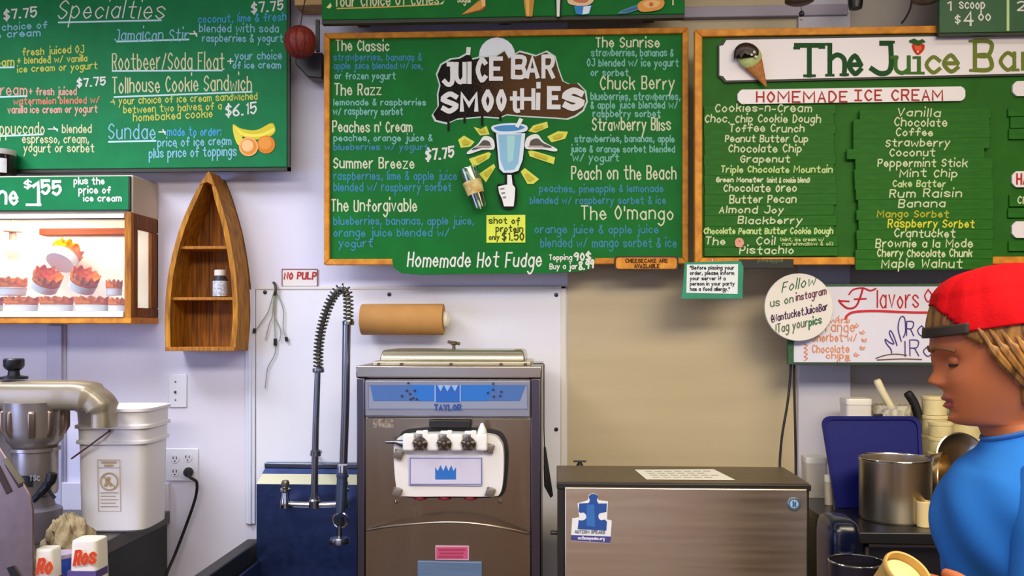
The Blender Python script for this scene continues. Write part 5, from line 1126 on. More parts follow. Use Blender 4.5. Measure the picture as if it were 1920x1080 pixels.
def PZ(px, py, z):
    """the point at height z that shows at pixel (px, py)"""
    q = P(px, py, 1.0); d = q - Vector((0, 0, CAMZ)); t = (z - CAMZ) / d.z
    return Vector((0, 0, CAMZ)) + d * t

# ------------------------------------------------------------------ ice machine
Yi = 2.55; zi = P(1280, 906, Yi).z; Yib = 2.86
xi0, xi1 = P(1045, 950, Yi).x, P(1520, 950, Yi).x
im = thing('ice_machine', 'wide low steel ice machine with black trim and a blue puzzle sticker', 'ice machine', ((xi0 + xi1) / 2, 2.7, 0))
MB().box((xi0, Yi + 0.012, 0.05), (xi1, Yib, zi - 0.02)).build('body', mat('ice_black', '1e1a16', rough=0.4), im, bev=0.004)
MB().box((xi0 - 0.002, Yi, zi - 0.02), (xi1 + 0.002, Yi + 0.03, zi - 0.0015)).build('top_trim', mat('ice_black', '1e1a16'), im, bev=0.003)
MB().box((xi0 - 0.002, Yi + 0.022, zi - 0.018), (xi1 + 0.002, Yib + 0.002, zi)).build('top_panel', mat('bronze_top', '6b5a44', rough=0.42, metal=0.6, noise=0.15, nscale=14, stretch=(0.3, 3, 3)), im, bev=0.002)
a, b = P(1059, 1180, Yi), P(1513, 917, Yi)
MB().box((a.x, Yi - 0.004, 0.08), (b.x, Yi + 0.014, b.z)).build('front_panel', STEELH, im, bev=0.003)
MB().box((xi0, Yi + 0.004, 0.08), (a.x - 0.002, Yi + 0.014, zi - 0.02)).build('side_trim', mat('ice_black', '1e1a16'), im)
for x in (xi0 + 0.05, xi1 - 0.05):
    for y in (Yi + 0.06, Yib - 0.06): MB().lathe([(0.02, 0), (0.028, 0.015), (0.018, 0.05)], (x, y, 0), n=12).build('foot', BLACKR, im)
c = P(1489, 945, Yi - 0.004)
MB().lathe([(0.0185, 0), (0.0185, 0.004), (0.016, 0.006)], c, (0, -1, 0), 28).build('badge', mat('badge_grey', '6b7a90', rough=0.3, metal=0.6), im)
art(im, 'badge_print', Yi - 0.0102, [('8fb8d8', circ(1489, 945, 8)), ('3f5a80', [(1486, 939), (1489, 939), (1489, 951), (1486, 951)]), ('3f5a80', [(1489, 943), (1493, 939), (1493, 951), (1490, 951)])])
for py in (990,): MB().lathe([(0.006, 0), (0.006, 0.018), (0.003, 0.02)], Vector((xi0, Yi + 0.02, P(0, py, Yi).z)), (-1, 0, 0), 10).build('side_knob', BLACKP, im)
# puzzle sticker (its own thing on the steel front)
Yq = Yi - 0.0045
pz_ = thing('puzzle_sticker', 'blue puzzle piece sticker on a white and purple card on the steel front', 'sticker', tuple(P(1109, 1018, Yq)))
MB().prism([P(x, y, Yq - 0.0006) for x, y in [(1073, 972), (1086, 970), (1083, 944), (1102, 938), (1104, 928), (1112, 925), (1120, 928), (1122, 938), (1140, 940), (1138, 974), (1147, 976), (1144, 1019), (1070, 1014)]], (0, 0.0005, 0)).build('card', mat('sticker_white', 'dfe2e6', rough=0.5), pz_)
pzp = [(1086, 944), (1104, 943)] + smoothp([(1106, 938), (1104, 930), (1112, 926), (1121, 930), (1119, 938)], 4) + [(1122, 944), (1138, 944), (1137, 960)] + smoothp([(1131, 961), (1124, 963), (1122, 969), (1126, 975), (1134, 974)], 4) + [(1138, 978), (1137, 995), (1083, 992), (1085, 975)] + smoothp([(1091, 976), (1098, 973), (1099, 966), (1094, 961), (1088, 962)], 4) + [(1085, 959)]
art(pz_, 'puzzle_piece', Yq - 0.0007, [('2c4f96', pzp), ('3a6cb4', [(1100, 946), (1114, 946), (1116, 988), (1100, 986)]), ('4a4484', [(1071, 1003), (1146, 1006), (1144, 1018), (1070, 1013)])])
lettering(pz_, Yq - 0.0026, [('6a6a78', ('AUTISM SPEAKS', 1078, 999, 5.5, 1.3), dict(x1=1134, slope=0.03, jit=0.05)), ('d8dae8', ('autismspeaks.org', 1084, 1011, 5, 1.2), dict(x1=1133, slope=0.03, jit=0.05))])
# sheet lying on the top
zp = zi + 0.0006
ip = thing('instruction_sheet', 'white printed sheet lying on top of the steel ice machine', 'paper', tuple(PZ(1280, 890, zp)))
q = [PZ(1190, 881, zp), PZ(1338, 880, zp), PZ(1378, 900, zp), PZ(1212, 899, zp)]
MB().prism(q, (0, 0, 0.0008)).build('sheet', mat('sheet_white', 'e4e0d4', rough=0.7), ip)
m_ = MB()
for k in range(4):
    v = 0.2 + 0.2 * k
    for j in range(7 - (k % 2)):
        u0 = 0.1 + 0.12 * j; u1 = u0 + 0.09
        f_ = lambda u, v: q[0].lerp(q[1], u).lerp(q[3].lerp(q[2], u), v) + Vector((0, 0, 0.001))
        m_.add([f_(u0, v - 0.03), f_(u1, v - 0.03), f_(u1, v + 0.03), f_(u0, v + 0.03)], [(0, 1, 2, 3)])
m_.build('print_lines', mat('print_grey', '8a8678', rough=0.7), ip, smooth=False, recalc=False)
# little valve on the wall pipe behind it
c = P(1087, 872, 3.08)
vv = thing('gas_cock', 'small black valve handle standing up behind the ice machine', 'valve', tuple(c))
cz = c.z
MB().tube([(c.x, 3.08, cz - 0.10), (c.x, 3.08, cz)], 0.008, 10).tube([(c.x, 3.08, cz - 0.09), (c.x, WY, cz - 0.09)], 0.010, 10).build('pipe', mat('pipe_black', '2a2622', rough=0.4), vv)
MB().lathe([(0.014, -0.006), (0.010, 0.004), (0.005, 0.010)], (c.x, 3.08, cz), n=12).tube([(c.x - 0.022, 3.08, cz + 0.013), (c.x + 0.022, 3.08, cz + 0.013)], 0.0035, 8).build('handle', BLACKP, vv)

# ------------------------------------------------------------------ allergy notice, round sign, whiteboard with cords
Ya = YR - 0.008
an = thing('allergy_notice', 'white printed notice on green card hanging below two wood framed boards', 'notice', tuple(P(1336, 560, Ya)))
m_ = MB(); m_.prism([P(x, y, Ya) for x, y in [(1279, 552), (1284, 492), (1389, 489), (1394, 500), (1392, 560), (1276, 560)]], (0, 0.005, 0)); m_.build('card', mat('teal_card', '1f8f6c', rough=0.6, noise=0.2, nscale=30), an)
m_ = MB(); m_.prism([P(x, y, Ya - 0.0012) for x, y in [(1288, 496), (1384, 495), (1383, 551), (1287, 549)]], (0, 0.001, 0)); m_.build('paper', mat('notice_white', 'dfe8ea', rough=0.7), an)
lettering(an, Ya - 0.0018, [('303038', (s, 1294, y, 6.2, 1.5), dict(x1=xe_, jit=0.1)) for s, y, xe_ in (('"Before placing your', 505, 1376), ('order, please inform', 515, 1376), ('your server if a', 525, 1360), ('person in your party', 535, 1377), ('has a food allergy."', 545, 1368))])
MB().tube([P(1336, 491, Ya + 0.003), P(1336, 484, YR + 0.004)], 0.0018, 6).build('tape', mat('tape_clear', 'c8d0c8'), an)

Yw = 3.03
wb_ = thing('flavor_whiteboard', 'white marker board with green edge listing flavours in red, orange and purple', 'whiteboard', tuple(P(1650, 680, Yw)))
a, b = P(1488, 679, Yw), P(1488, 537, Yw); wx1 = 2.0
MB().box((a.x, Yw, a.z), (wx1, Yw + 0.012, b.z)).build('panel', mat('marker_white', 'dedcea', rough=0.25), wb_)
a2, b2 = P(1477, 682, Yw), P(1477, 534, Yw)
GE = mat('green_edge', '2f5f3a', rough=0.5, noise=0.4, nscale=60)
MB().box((a2.x, Yw - 0.004, a2.z - 0.002), (a.x, Yw + 0.014, b2.z)).build('side_edge', GE, wb_, bev=0.001)
MB().box((a.x, Yw - 0.003, a2.z - 0.004), (wx1, Yw + 0.014, a.z)).build('bottom_edge', mat('dark_green_edge', '28402c'), wb_, bev=0.001)
MB().box((a.x, Yw - 0.003, b.z), (wx1, Yw + 0.014, b2.z + 0.002)).build('top_edge', GE, wb_, bev=0.001)
battens(wb_, (a.x + 0.12, wx1 - 0.2), Yw + 0.012, a.z + 0.03, b.z - 0.02)
RED, ORG, PUR = 'b8242c', 'd98a5c', '4a3a86'
L_ = []
T(RED, 'lavors', 1645, 577, 34, 2.6, x1=1722); T(RED, 'of the Day', 1734, 566, 34, 2.6, x1=1910)
for s, x, y, h, xe_ in (('Orange', 1537, 622, 18, 1602), ('Sherbet w/', 1524, 640, 15, 1606), ('Chocolate', 1523, 661, 14, 1592), ('chips', 1549, 672, 10, 1592), ('Swirl', 1543, 606, 12, 1588)): T(ORG, s, x, y, h, 1.9, x1=xe_)
T(PUR, 'Rocky', 1700, 629, 28, 2.2, x1=1800); T(PUR, 'Road', 1706, 668, 30, 2.2, x1=1800); T('c05a70', 'Coffee Chip', 1830, 640, 22, 2.2, x1=1990)
lettering(wb_, Yw - 0.0012, L_)
mk = {}
def mark(c_, pts, w_): ribbon(mk.setdefault(c_, MB()), smoothp(pts, 5), w_, Yw - 0.0016)
mark(RED, [(1592, 552), (1600, 543), (1618, 540), (1632, 545), (1642, 541)], 3); mark(RED, [(1618, 541), (1612, 560), (1604, 575), (1590, 578), (1578, 570), (1573, 563)], 3.6); mark(RED, [(1573, 564), (1592, 565)], 3); mark(RED, [(1602, 561), (1624, 560)], 3)
mark('c8323a', [(1586, 598), (1588, 592), (1602, 585), (1640, 583), (1690, 585), (1735, 586), (1800, 584)], 4.5)
for k in range(16):
    an_ = -1.5 + k * 0.19 + (0.1 if k % 2 else 0); cx_2, cy_2 = 1566, 638
    x_, y_ = cx_2 + 50 * math.cos(an_ ), cy_2 + 36 * math.sin(an_)
    mark(ORG, [(x_, y_), (x_ + 5 * math.cos(an_ + 0.6), y_ + 4 * math.sin(an_ + 0.6)), (x_ + 9 * math.cos(an_), y_ + 7 * math.sin(an_))], 1.8)
for k in range(4): mark(ORG, [(1508, 645 + 8 * k), (1514, 648 + 8 * k), (1508, 652 + 8 * k)], 1.8)
mark(PUR, [(1690, 640), (1684, 616), (1688, 596), (1696, 596), (1698, 620), (1694, 632)], 2.2); mark(PUR, [(1682, 648), (1676, 630), (1670, 620), (1668, 626), (1676, 644), (1668, 642), (1660, 636), (1662, 644), (1670, 654), (1672, 662)], 2.2); mark(PUR, [(1697, 640), (1697, 668)], 2.2)
mark('6a4a3a', [(1642, 672), (1660, 666), (1680, 664), (1700, 666)], 2); mark('6a4a3a', [(1645, 675), (1690, 673), (1728, 674)], 2)
for c_, m_ in mk.items(): m_.build('drawing', paint(c_), wb_, smooth=False, recalc=False)

Yro = 2.995
c = P(1498, 576, Yro)
rs_ = thing('round_sign', 'round white sign with slanting handwriting overlapping the corner of the marker board', 'sign', tuple(c))
rad = 63.5 / FPX * (Yro * CY_ - c.x * SY_)
MB().lathe([(rad - 0.0015, 0), (rad, 0.0015), (rad, 0.010), (rad - 0.0015, 0.0115)], c, (0, 1, 0), 56).build('disc', mat('disc_white', 'e2ddd4', rough=0.6, noise=0.05, nscale=8), rs_)
MB().box((c.x + 0.02, Yro + 0.0115, c.z - 0.03), (c.x + 0.05, Yw - 0.004, c.z + 0.03)).build('standoff', BLACKP, rs_)
lettering(rs_, Yro - 0.0008, [('3f6a44', ('Follow', 1466, 548, 18, 2.0), dict(x1=1528, slope=-0.24, slant=0.2)), ('4f6a4a', ('us on', 1445, 576, 14, 2.0), dict(x1=1487, slope=-0.22)), ('6a3450', ('instagram', 1493, 564, 13, 1.9), dict(x1=1549, slope=-0.22)), ('4a2a50', ('@NantucketJuiceBar', 1446, 604, 13, 1.9), dict(x1=1551, slope=-0.22)), ('5a6a4a', ('!Tag your', 1455, 624, 15, 2.0), dict(x1=1514, slope=-0.22)), ('2f6a44', ('pics', 1517, 611, 14, 2.4), dict(x1=1540, slope=-0.22))])
cb = thing('sign_cable', 'two thin black cords running down from the marker board to the ice machine', 'cord', tuple(P(1484, 684, Yw)))
MB().tube(smoothp([tuple(P(1483, 678, Yw + 0.02)), tuple(P(1481, 715, Yw + 0.02)), tuple(P(1476, 760, Yw)), tuple(P(1466, 820, 2.98)), tuple(P(1462, 880, 2.90)), tuple(P(1468, 905, 2.90))], 6), 0.0042, 8).build('cord', BLACKR, cb)
MB().tube(smoothp([tuple(P(1489, 680, Yw + 0.02)), tuple(P(1489, 720, Yw + 0.02)), tuple(P(1491, 800, Yw)), tuple(P(1492, 860, 2.95)), tuple(P(1492, 905, 2.90))], 6), 0.0042, 8).build('cord', BLACKR, cb)

# ------------------------------------------------------------------ top right: clamp lamp, pendant rims, cable
c = P(1604, 44, YR + 0.014)
cl_ = thing('clamp_lamp', 'black clamp lamp standing on the frame with a curled cable', 'lamp', tuple(c))
m_ = MB(); m_.lathe([(0.020, 0.0), (0.022, 0.01), (0.026, 0.05), (0.020, 0.066), (0.014, 0.075)], (c.x, c.y, P(0, 43.5, YR + 0.014).z), n=18); m_.build('clamp', BLACKP, cl_)
zc4 = P(0, 12, YR).z
MB().lathe([(0.014, -0.01), (0.030, 0.01), (0.040, 0.06), (0.038, 0.062)], (c.x + 0.01, c.y, zc4), (0.5, 0, 0.86), 20).build('shade', BLACKP, cl_)
MB().tube(smoothp([(c.x + 0.012, c.y - 0.02, zc4 - 0.03), (c.x + 0.035, c.y - 0.035, zc4 - 0.012), (c.x + 0.02, c.y - 0.035, zc4 + 0.012), (c.x + 0.045, c.y - 0.03, zc4 + 0.03), (c.x + 0.07, c.y + 0.05, zc4 + 0.10), (c.x + 0.09, WY, zc4 + 0.16)], 6), 0.003, 8).build('cable', mat('cable_brown', '3a2c28'), cl_)
a = P(1700, 40, WY)
wc = thing('wall_cable', 'thin curved cable on the wall above the long white banner', 'cable', tuple(a))
MB().tube(smoothp([tuple(P(1690, 44, WY - 0.004)), tuple(P(1700, 30, WY - 0.004)), tuple(P(1708, 10, WY - 0.004)), tuple(P(1709, -20, WY - 0.004)), tuple(P(1700, -60, WY - 0.004))], 5), 0.003, 8).build('cable', mat('cable_brown', '3a2c28'), wc)
for nm, px, py, Y_, r_, lab in (('pendant_lamp', 1499, 6, 2.9, 0.045, 'dark pendant lamp rim above the green boards with a small charm below it'), ('pendant_lamp', 1738, 4, 2.85, 0.042, 'dark pendant lamp rim beside the scoop price board')):
    p = P(px, py, Y_); t = thing(nm, lab, 'lamp', tuple(p), None)
    MB().lathe([(r_ - 0.012, 0.0), (r_, 0.006), (r_, 0.012), (r_ * 0.6, 0.06), (0.012, 0.09), (0.012, 0.12), (0.004, 0.121)], p, n=28).build('lamp_shade', mat('lamp_dark', '241d1c', rough=0.35), t)
    MB().tube([p + Vector((0, 0, 0.12)), Vector((p.x, p.y, 3.0))], 0.003, 6).build('cord', BLACKR, t)
p = P(1503, 26, 3.05)
ch = thing('hanging_charm', 'tiny dark charm with pale end dangling beneath a pendant lamp', 'ornament', tuple(p))
MB().sphere(p + Vector((0, 0, 0.0)), 0.009, 12, 8, (1, 1, 1.2)).build('bead', mat('bead_dark', '2a2238', rough=0.3), ch)
MB().sphere(p + Vector((0, 0, -0.016)), 0.006, 10, 8).build('tip', mat('bead_pale', 'cfc8c8', rough=0.3), ch)
MB().tube([p, p + Vector((0, 0.03, 0.12)), Vector((p.x, WY, p.z + 0.2))], 0.0012, 6).build('thread', mat('bead_dark', '2a2238'), ch)

# ------------------------------------------------------------------ right worktop and what stands on it
ZR = P(1540, 958, 2.72).z
rw = thing('back_worktop', 'black back counter carrying the blue tray and pots', 'counter', (2.4, 2.9, 0))
xw0 = P(1524, 958, 2.72).x
MB().box((xw0, 2.44, ZR - 0.03), (4.0, WY - 0.025, ZR)).build('worktop', mat('stove_black', '151416', rough=0.3), rw, bev=0.003)
MB().box((xw0 + 0.005, 2.48, 0), (4.0, WY - 0.025, ZR - 0.03)).build('base', mat('stove_body', '121115', rough=0.35), rw)
a, b = P(1622, 1100, 2.47), P(1760, 1000, 2.47)
m_ = MB(); m_.box((a.x, 2.466, ZR - 0.045), (3.0, 2.48, ZR - 0.037)); m_.box((a.x, 2.466, 0.3), (a.x + 0.008, 2.48, ZR - 0.037)); m_.build('door_trim', mat('trim_dark_steel', '6a6460', rough=0.35, metal=0.9), rw)
# dark blue bin at the foot of the counter
yb = 2.06
def rsq(cx, cy, hx, hy, z, r, n=40): 
    o = []
    for k in range(n):
        t = 2 * PI * k / n; c_, s_ = math.cos(t), math.sin(t); e_ = 2.0 / r
        o.append(Vector((cx + hx * abs(c_) ** e_ * (1 if c_ >= 0 else -1), cy + hy * abs(s_) ** e_ * (1 if s_ >= 0 else -1), z)))
    return o
xb0, xb1 = P(1556, 1000, yb - 0.06).x, P(1618, 1000, yb - 0.06).x; bz = P(1580, 968, yb).z
bb = thing('blue_bin', 'dark blue rounded bin standing in front of the black counter', 'bin', ((xb0 + xb1) / 2, yb, 0))
cxb, hxb = (xb0 + xb1) / 2, (xb1 - xb0) / 2
MB().rings([rsq(cxb, yb, hxb * k_, 0.07 * k_, z_, 4) for k_, z_ in ((0.8, 0.0), (0.85, 0.01), (1.0, bz - 0.05), (0.97, bz - 0.025), (0.86, bz - 0.008), (0.6, bz))]).build('body', mat('bin_blue', '070e28', rough=0.25), bb, ang=1.2)
pr_ = P(1606, 1052, 1.93)
rp2 = thing('round_pan', 'round dark pan with thin steel rim at the bottom edge beside the tan tub', 'pan', (pr_.x, 1.93, 0.0))
MB().lathe([(0.045, pr_.z - 0.30), (0.052, pr_.z - 0.29), (0.056, pr_.z), (0.054, pr_.z), (0.050, pr_.z - 0.1), (0.001, pr_.z - 0.12)], (pr_.x, 1.93, 0), n=36).build('pan', mat('pan_dark', '3a3440', rough=0.35, metal=0.6), rp2)
MB().tube([Vector((pr_.x + 0.055 * math.cos(t), 1.93 + 0.055 * math.sin(t), pr_.z)) for t in [2 * PI * k / 36 for k in range(36)]], 0.0022, 8, closed=True).build('rim', CHROME, rp2)
MB().tube([(pr_.x, 1.93, 0.0), (pr_.x, 1.93, pr_.z - 0.295)], 0.03, 12).lathe([(0.07, 0.0), (0.06, 0.02), (0.03, 0.04)], (pr_.x, 1.93, 0), n=20).build('stand', BLACKP, rp2)
# leaning blue tray
Yt = 2.76; zt1 = P(1645, 785, Yt + 0.06).z
tr = thing('blue_tray', 'dark blue plastic tray leaning upright behind the steel pot', 'tray', (P(1645, 958, Yt).x, Yt, ZR))
def tray_pt(x, y, d): 
    v = P(x, y, Yt); k_ = max(0.0, (v.z - ZR)) / (zt1 - ZR); return Vector((v.x, Yt + 0.05 * k_ + d, v.z))
ty = [(1568, 960), (1551, 800)] + [(1551 + 17 * (1 - math.cos(t)), 800 - 16 * math.sin(t)) for t in (0.4, 0.8, 1.2)] + [(1568, 784), (1722, 784)] + [(1722 + 17 * math.sin(t), 784 + 16 * (1 - math.cos(t))) for t in (0.4, 0.8, 1.2)] + [(1739, 800), (1735, 960)]
ins = [(1645 + (x - 1645) * 0.93, 870 + (y - 870) * 0.93 if y < 950 else y - 4) for x, y in ty]
m_ = MB(); m_.rings([[tray_pt(x, y, d) for x, y in pts] for pts, d in ((ty, 0.012), (ty, 0.0), (ins, 0.001), (ins, 0.007))], cap0=True, cap1=True)
lo = min(v.z for v in m_.v); 
for v in m_.v: v.z = max(v.z, ZR + 0.0008)
m_.build('tray', mat('tray_blue', '0c1260', rough=0.5, spec=0.2), tr, ang=0.8, bev=0.0)
c = tray_pt(1661, 783, 0.004); MB().box((c.x - 0.016, c.y - 0.005, c.z - 0.004), (c.x + 0.010, c.y + 0.008, c.z + 0.006)).build('hang_clip', BLACKP, tr, bev=0.002)
# steel pot
Yo2 = 2.615; zpr = P(1675, 858, Yo2).z; rp = 0.5 * (P(1744, 900, Yo2).x - P(1612, 900, Yo2).x); cxp = P(1678, 900, Yo2).x
pt = thing('steel_pot', 'tall steel stockpot with a rolled rim in front of the dark blue tray', 'pot', (cxp, Yo2, ZR))
hp5 = zpr - ZR
MB().lathe([(rp * 0.93, 0.0008), (rp * 0.98, 0.008), (rp * 0.985, hp5 - 0.012), (rp, hp5 - 0.008), (rp, hp5 - 0.002), (rp * 0.985, hp5), (rp * 0.96, hp5 - 0.003), (rp * 0.955, 0.012), (0.001, 0.010)], (cxp, Yo2, ZR), n=56).build('pot', mat('pot_steel', 'd8ccb8', rough=0.32, metal=1.0), pt)
MB().tube([Vector((cxp + rp * 1.005 * math.cos(t), Yo2 + rp * 1.005 * math.sin(t), ZR + hp5 - 0.001)) for t in [2 * PI * k / 56 for k in range(56)]], 0.0026, 8, closed=True).build('rim', CHROME, pt)
# pan standing on edge with a black handle
c = P(1772, 888, 2.735); axp = Vector((0.80, -0.58, 0.10)).normalized()
sp4 = thing('upright_pan', 'steel pan standing on its edge with a black handle grip, beside the stockpot', 'pan', tuple(c))
pr2 = 0.086; c2 = Vector((c.x, c.y, ZR + pr2 * 0.995 + 0.001))
PANS = mat('pan_steel', 'b49a72', rough=0.28, metal=1.0, rnoise=0.1, nscale=30)
MB().lathe([(0.001, -0.06), (pr2 * 0.8, -0.058), (pr2 * 0.92, -0.045), (pr2, 0.0), (pr2 * 0.985, 0.003), (pr2 * 0.9, -0.038), (pr2 * 0.76, -0.05), (0.001, -0.052)], c2, axp, 44).build('pan', PANS, sp4)
hb_ = c2 + axp * 0.004 + Vector((0.002, -0.004, -0.006))
MB().tube([hb_ + Vector((-0.004, -0.006, 0.03)), hb_ + Vector((0.0, -0.016, 0.01)), hb_ + Vector((0.004, -0.016, -0.03)), hb_ + Vector((0.006, -0.008, -0.055))], [0.008, 0.013, 0.013, 0.009], 12).build('handle', mat('handle_plum', '1e141c', rough=0.35), sp4)
MB().tube([hb_ + axp * -0.055 + Vector((0, 0, 0.0)), hb_ + Vector((0.0, -0.012, 0.0))], 0.004, 8).build('handle_bolt', CHROME, sp4)
c = P(1800, 850, 2.80)
ld = thing('round_saucepan_lid', 'round steel lid standing on edge behind the pan with the black handle', 'lid', tuple(c))
lr = 0.084; c2 = Vector((c.x + 0.03, 2.86, ZR + lr + 0.051)); 
MB().lathe([(0.001, -0.02), (lr * 0.6, -0.016), (lr * 0.97, 0.0), (lr, 0.004), (lr * 0.95, 0.005), (lr * 0.58, -0.012), (0.001, -0.015)], c2, Vector((0.15, -0.95, 0.25)), 40).build('lid', mat('lid_bright', 'cfcac2', rough=0.2, metal=1.0), ld)
MB().box((c2.x - 0.05, 2.80, ZR + 0.001), (c2.x + 0.05, 2.90, ZR + 0.05)).build('rack', mat('rack_white', 'd6cdb4'), ld, bev=0.003)
# tubs, containers, handles behind
def tub(name, px0, px1, ytop, Y, label, cat, m_, taper=0.92, lid=True, square=True, grp=None):
    a, b = P(px0, ytop, Y), P(px1, ytop, Y); cx, hx = (a.x + b.x) / 2, (b.x - a.x) / 2; h = (a.z + b.z) / 2 - ZR
    t = thing(name, label, cat, (cx, Y + hx, ZR), grp); e_ = 6 if square else 2
    q = MB(); q.rings([rsq(cx, Y + hx, hx * k_, hx * k_, ZR + z_, e_) for k_, z_ in ((taper, 0.001), (taper, 0.006), (0.97, h - 0.02), (0.97, h - 0.018))] + ([] if lid else [rsq(cx, Y + hx, hx * k_, hx * k_, ZR + z_, e_) for k_, z_ in ((0.92, h - 0.017), (0.90, 0.03))])); q.build('body', m_, t, ang=0.9)
    if lid: MB().rings([rsq(cx, Y + hx, hx * k_, hx * k_, ZR + z_, e_) for k_, z_ in ((1.0, h - 0.0195), (1.0, h - 0.004), (0.97, h))]).build('lid', mat('tub_lid', 'dcd8cc', rough=0.4), t, ang=0.9)
    return t
TUBW = mat('tub_white', 'd8d2cc', rough=0.4); 
tub('plastic_tub', 1587, 1638, 748, 2.99, 'pale plastic tub behind the blue tray beside the cream handle', 'tub', TUBW)
t_ = tub('utensil_jar', 1643, 1722, 752, 2.99, 'white speckled jar behind the blue tray holding two handles', 'jar', mat('speckled', 'd9d2c0', rough=0.5, noise=0.4, nscale=60, col2='8f866e'), lid=False, square=False)
def handle_thing(name, pts, r_, m_, label, Y):
    p = [P(x, y, Y) for x, y in pts]; t = thing(name, label, 'utensil', tuple(p[-1]))
    MB().tube(smoothp([tuple(v) for v in p[:-1]], 4) + [tuple(p[-2])], [r_ * 0.85] + [r_] * (4 * (len(p) - 2) - 1) + [r_, r_ * 0.8], 12).build('handle', m_, t)
    MB().tube([p[-2], p[-1]], r_ * 0.4, 8).build('shaft', PIPE, t); return t
handle_thing('scraper', [(1644, 712), (1656, 738), (1676, 774), (1681, 785)], 0.0125, CREAM, 'cream plastic handle leaning out of the speckled jar', 3.06)
handle_thing('ladle', [(1701, 736), (1714, 756), (1723, 784), (1716, 815)], 0.0145, BLACKR, 'thick black curved handle leaning out of the speckled jar', 3.07)
CLR = milky('milky_plastic', 'd9cfc0', 0.55)
tub('clear_container', 1511, 1554, 858, 2.92, 'small translucent container beside the blue tray, near the thin cords', 'container', CLR, lid=True)
tub('small_canister', 1548, 1566, 892, 2.80, 'narrow pale canister against the edge of the blue tray', 'canister', mat('canister', 'b8ac98', rough=0.4), lid=True, square=False)
# stacks of cream cups behind the person
for i, (px0, px1, yt, Y, lb) in enumerate(((1728, 1776, 742, 3.06, 'cream paper tub stack behind the black handle'), (1780, 1840, 752, 3.06, 'wider cream paper tub stack partly hidden by the chin'), (1741, 1786, 790, 2.97, 'shorter cream tub stack above the steel lid'))):
    a, b = P(px0, yt, Y), P(px1, yt, Y); cx, r_ = (a.x + b.x) / 2, (b.x - a.x) / 2; h = a.z - ZR
    t = thing('paper_tub_stack', lb, 'paper tubs', (cx, Y, ZR), 'stacks of cream paper tubs')
    n_s = 5; hs_ = h / n_s
    for k in range(n_s):
        MB().lathe([(r_ * 0.9, 0.001), (r_ * 0.95, hs_ - 0.012), (r_, hs_ - 0.011), (r_, hs_ - 0.002), (r_ * 0.96, hs_ - 0.0005)], (cx, Y, ZR + k * hs_), n=28).build('paper_tub', mat('tub_cream', 'e2d29c', rough=0.6, noise=0.15, nscale=30), t)
tub('cream_pot', 1724, 1752, 930, 2.50, 'small cream pot at the foot of the stockpot', 'pot', mat('pot_cream', 'd8c088', rough=0.45), lid=False, square=False)

# ------------------------------------------------------------------ person in a red cap and blue T-shirt, facing along the counter
PSI = math.radians(166); PITCH = math.radians(9)
F0 = Vector((math.cos(PSI), math.sin(PSI), 0)); LF = Vector((-math.sin(PSI), math.cos(PSI), 0)); UP = Vector((0, 0, 1))
if LF.y > 0: LF = -LF                                    # the side turned to the camera
Fh = F0 * math.cos(PITCH) - UP * math.sin(PITCH); Uh = UP * math.cos(PITCH) + F0 * math.sin(PITCH)
Ye = 1.52
O = P(1786, 674, Ye) - Fh * 0.072 - LF * 0.034            # middle of the head at eye level
def HL(x, y, z): return O + Fh * x + LF * y + Uh * z     # head frame
def BL(x, y, z): return O + F0 * x + LF * y + UP * z     # upright body frame, same origin
person = thing('person', 'person in backwards red cap and blue T-shirt looking down at a tan tub', 'person', (O.x - F0.x * 0.06, O.y - F0.y * 0.06, 0))
SKIN = mat('skin', 'cc7444', rough=0.5, noise=0.12, nscale=16, sss=0.08)
LIPM = mat('lips', 'a9514a', rough=0.45)
def gs(x, c, s_): return math.exp(-((x - c) / s_) ** 2)
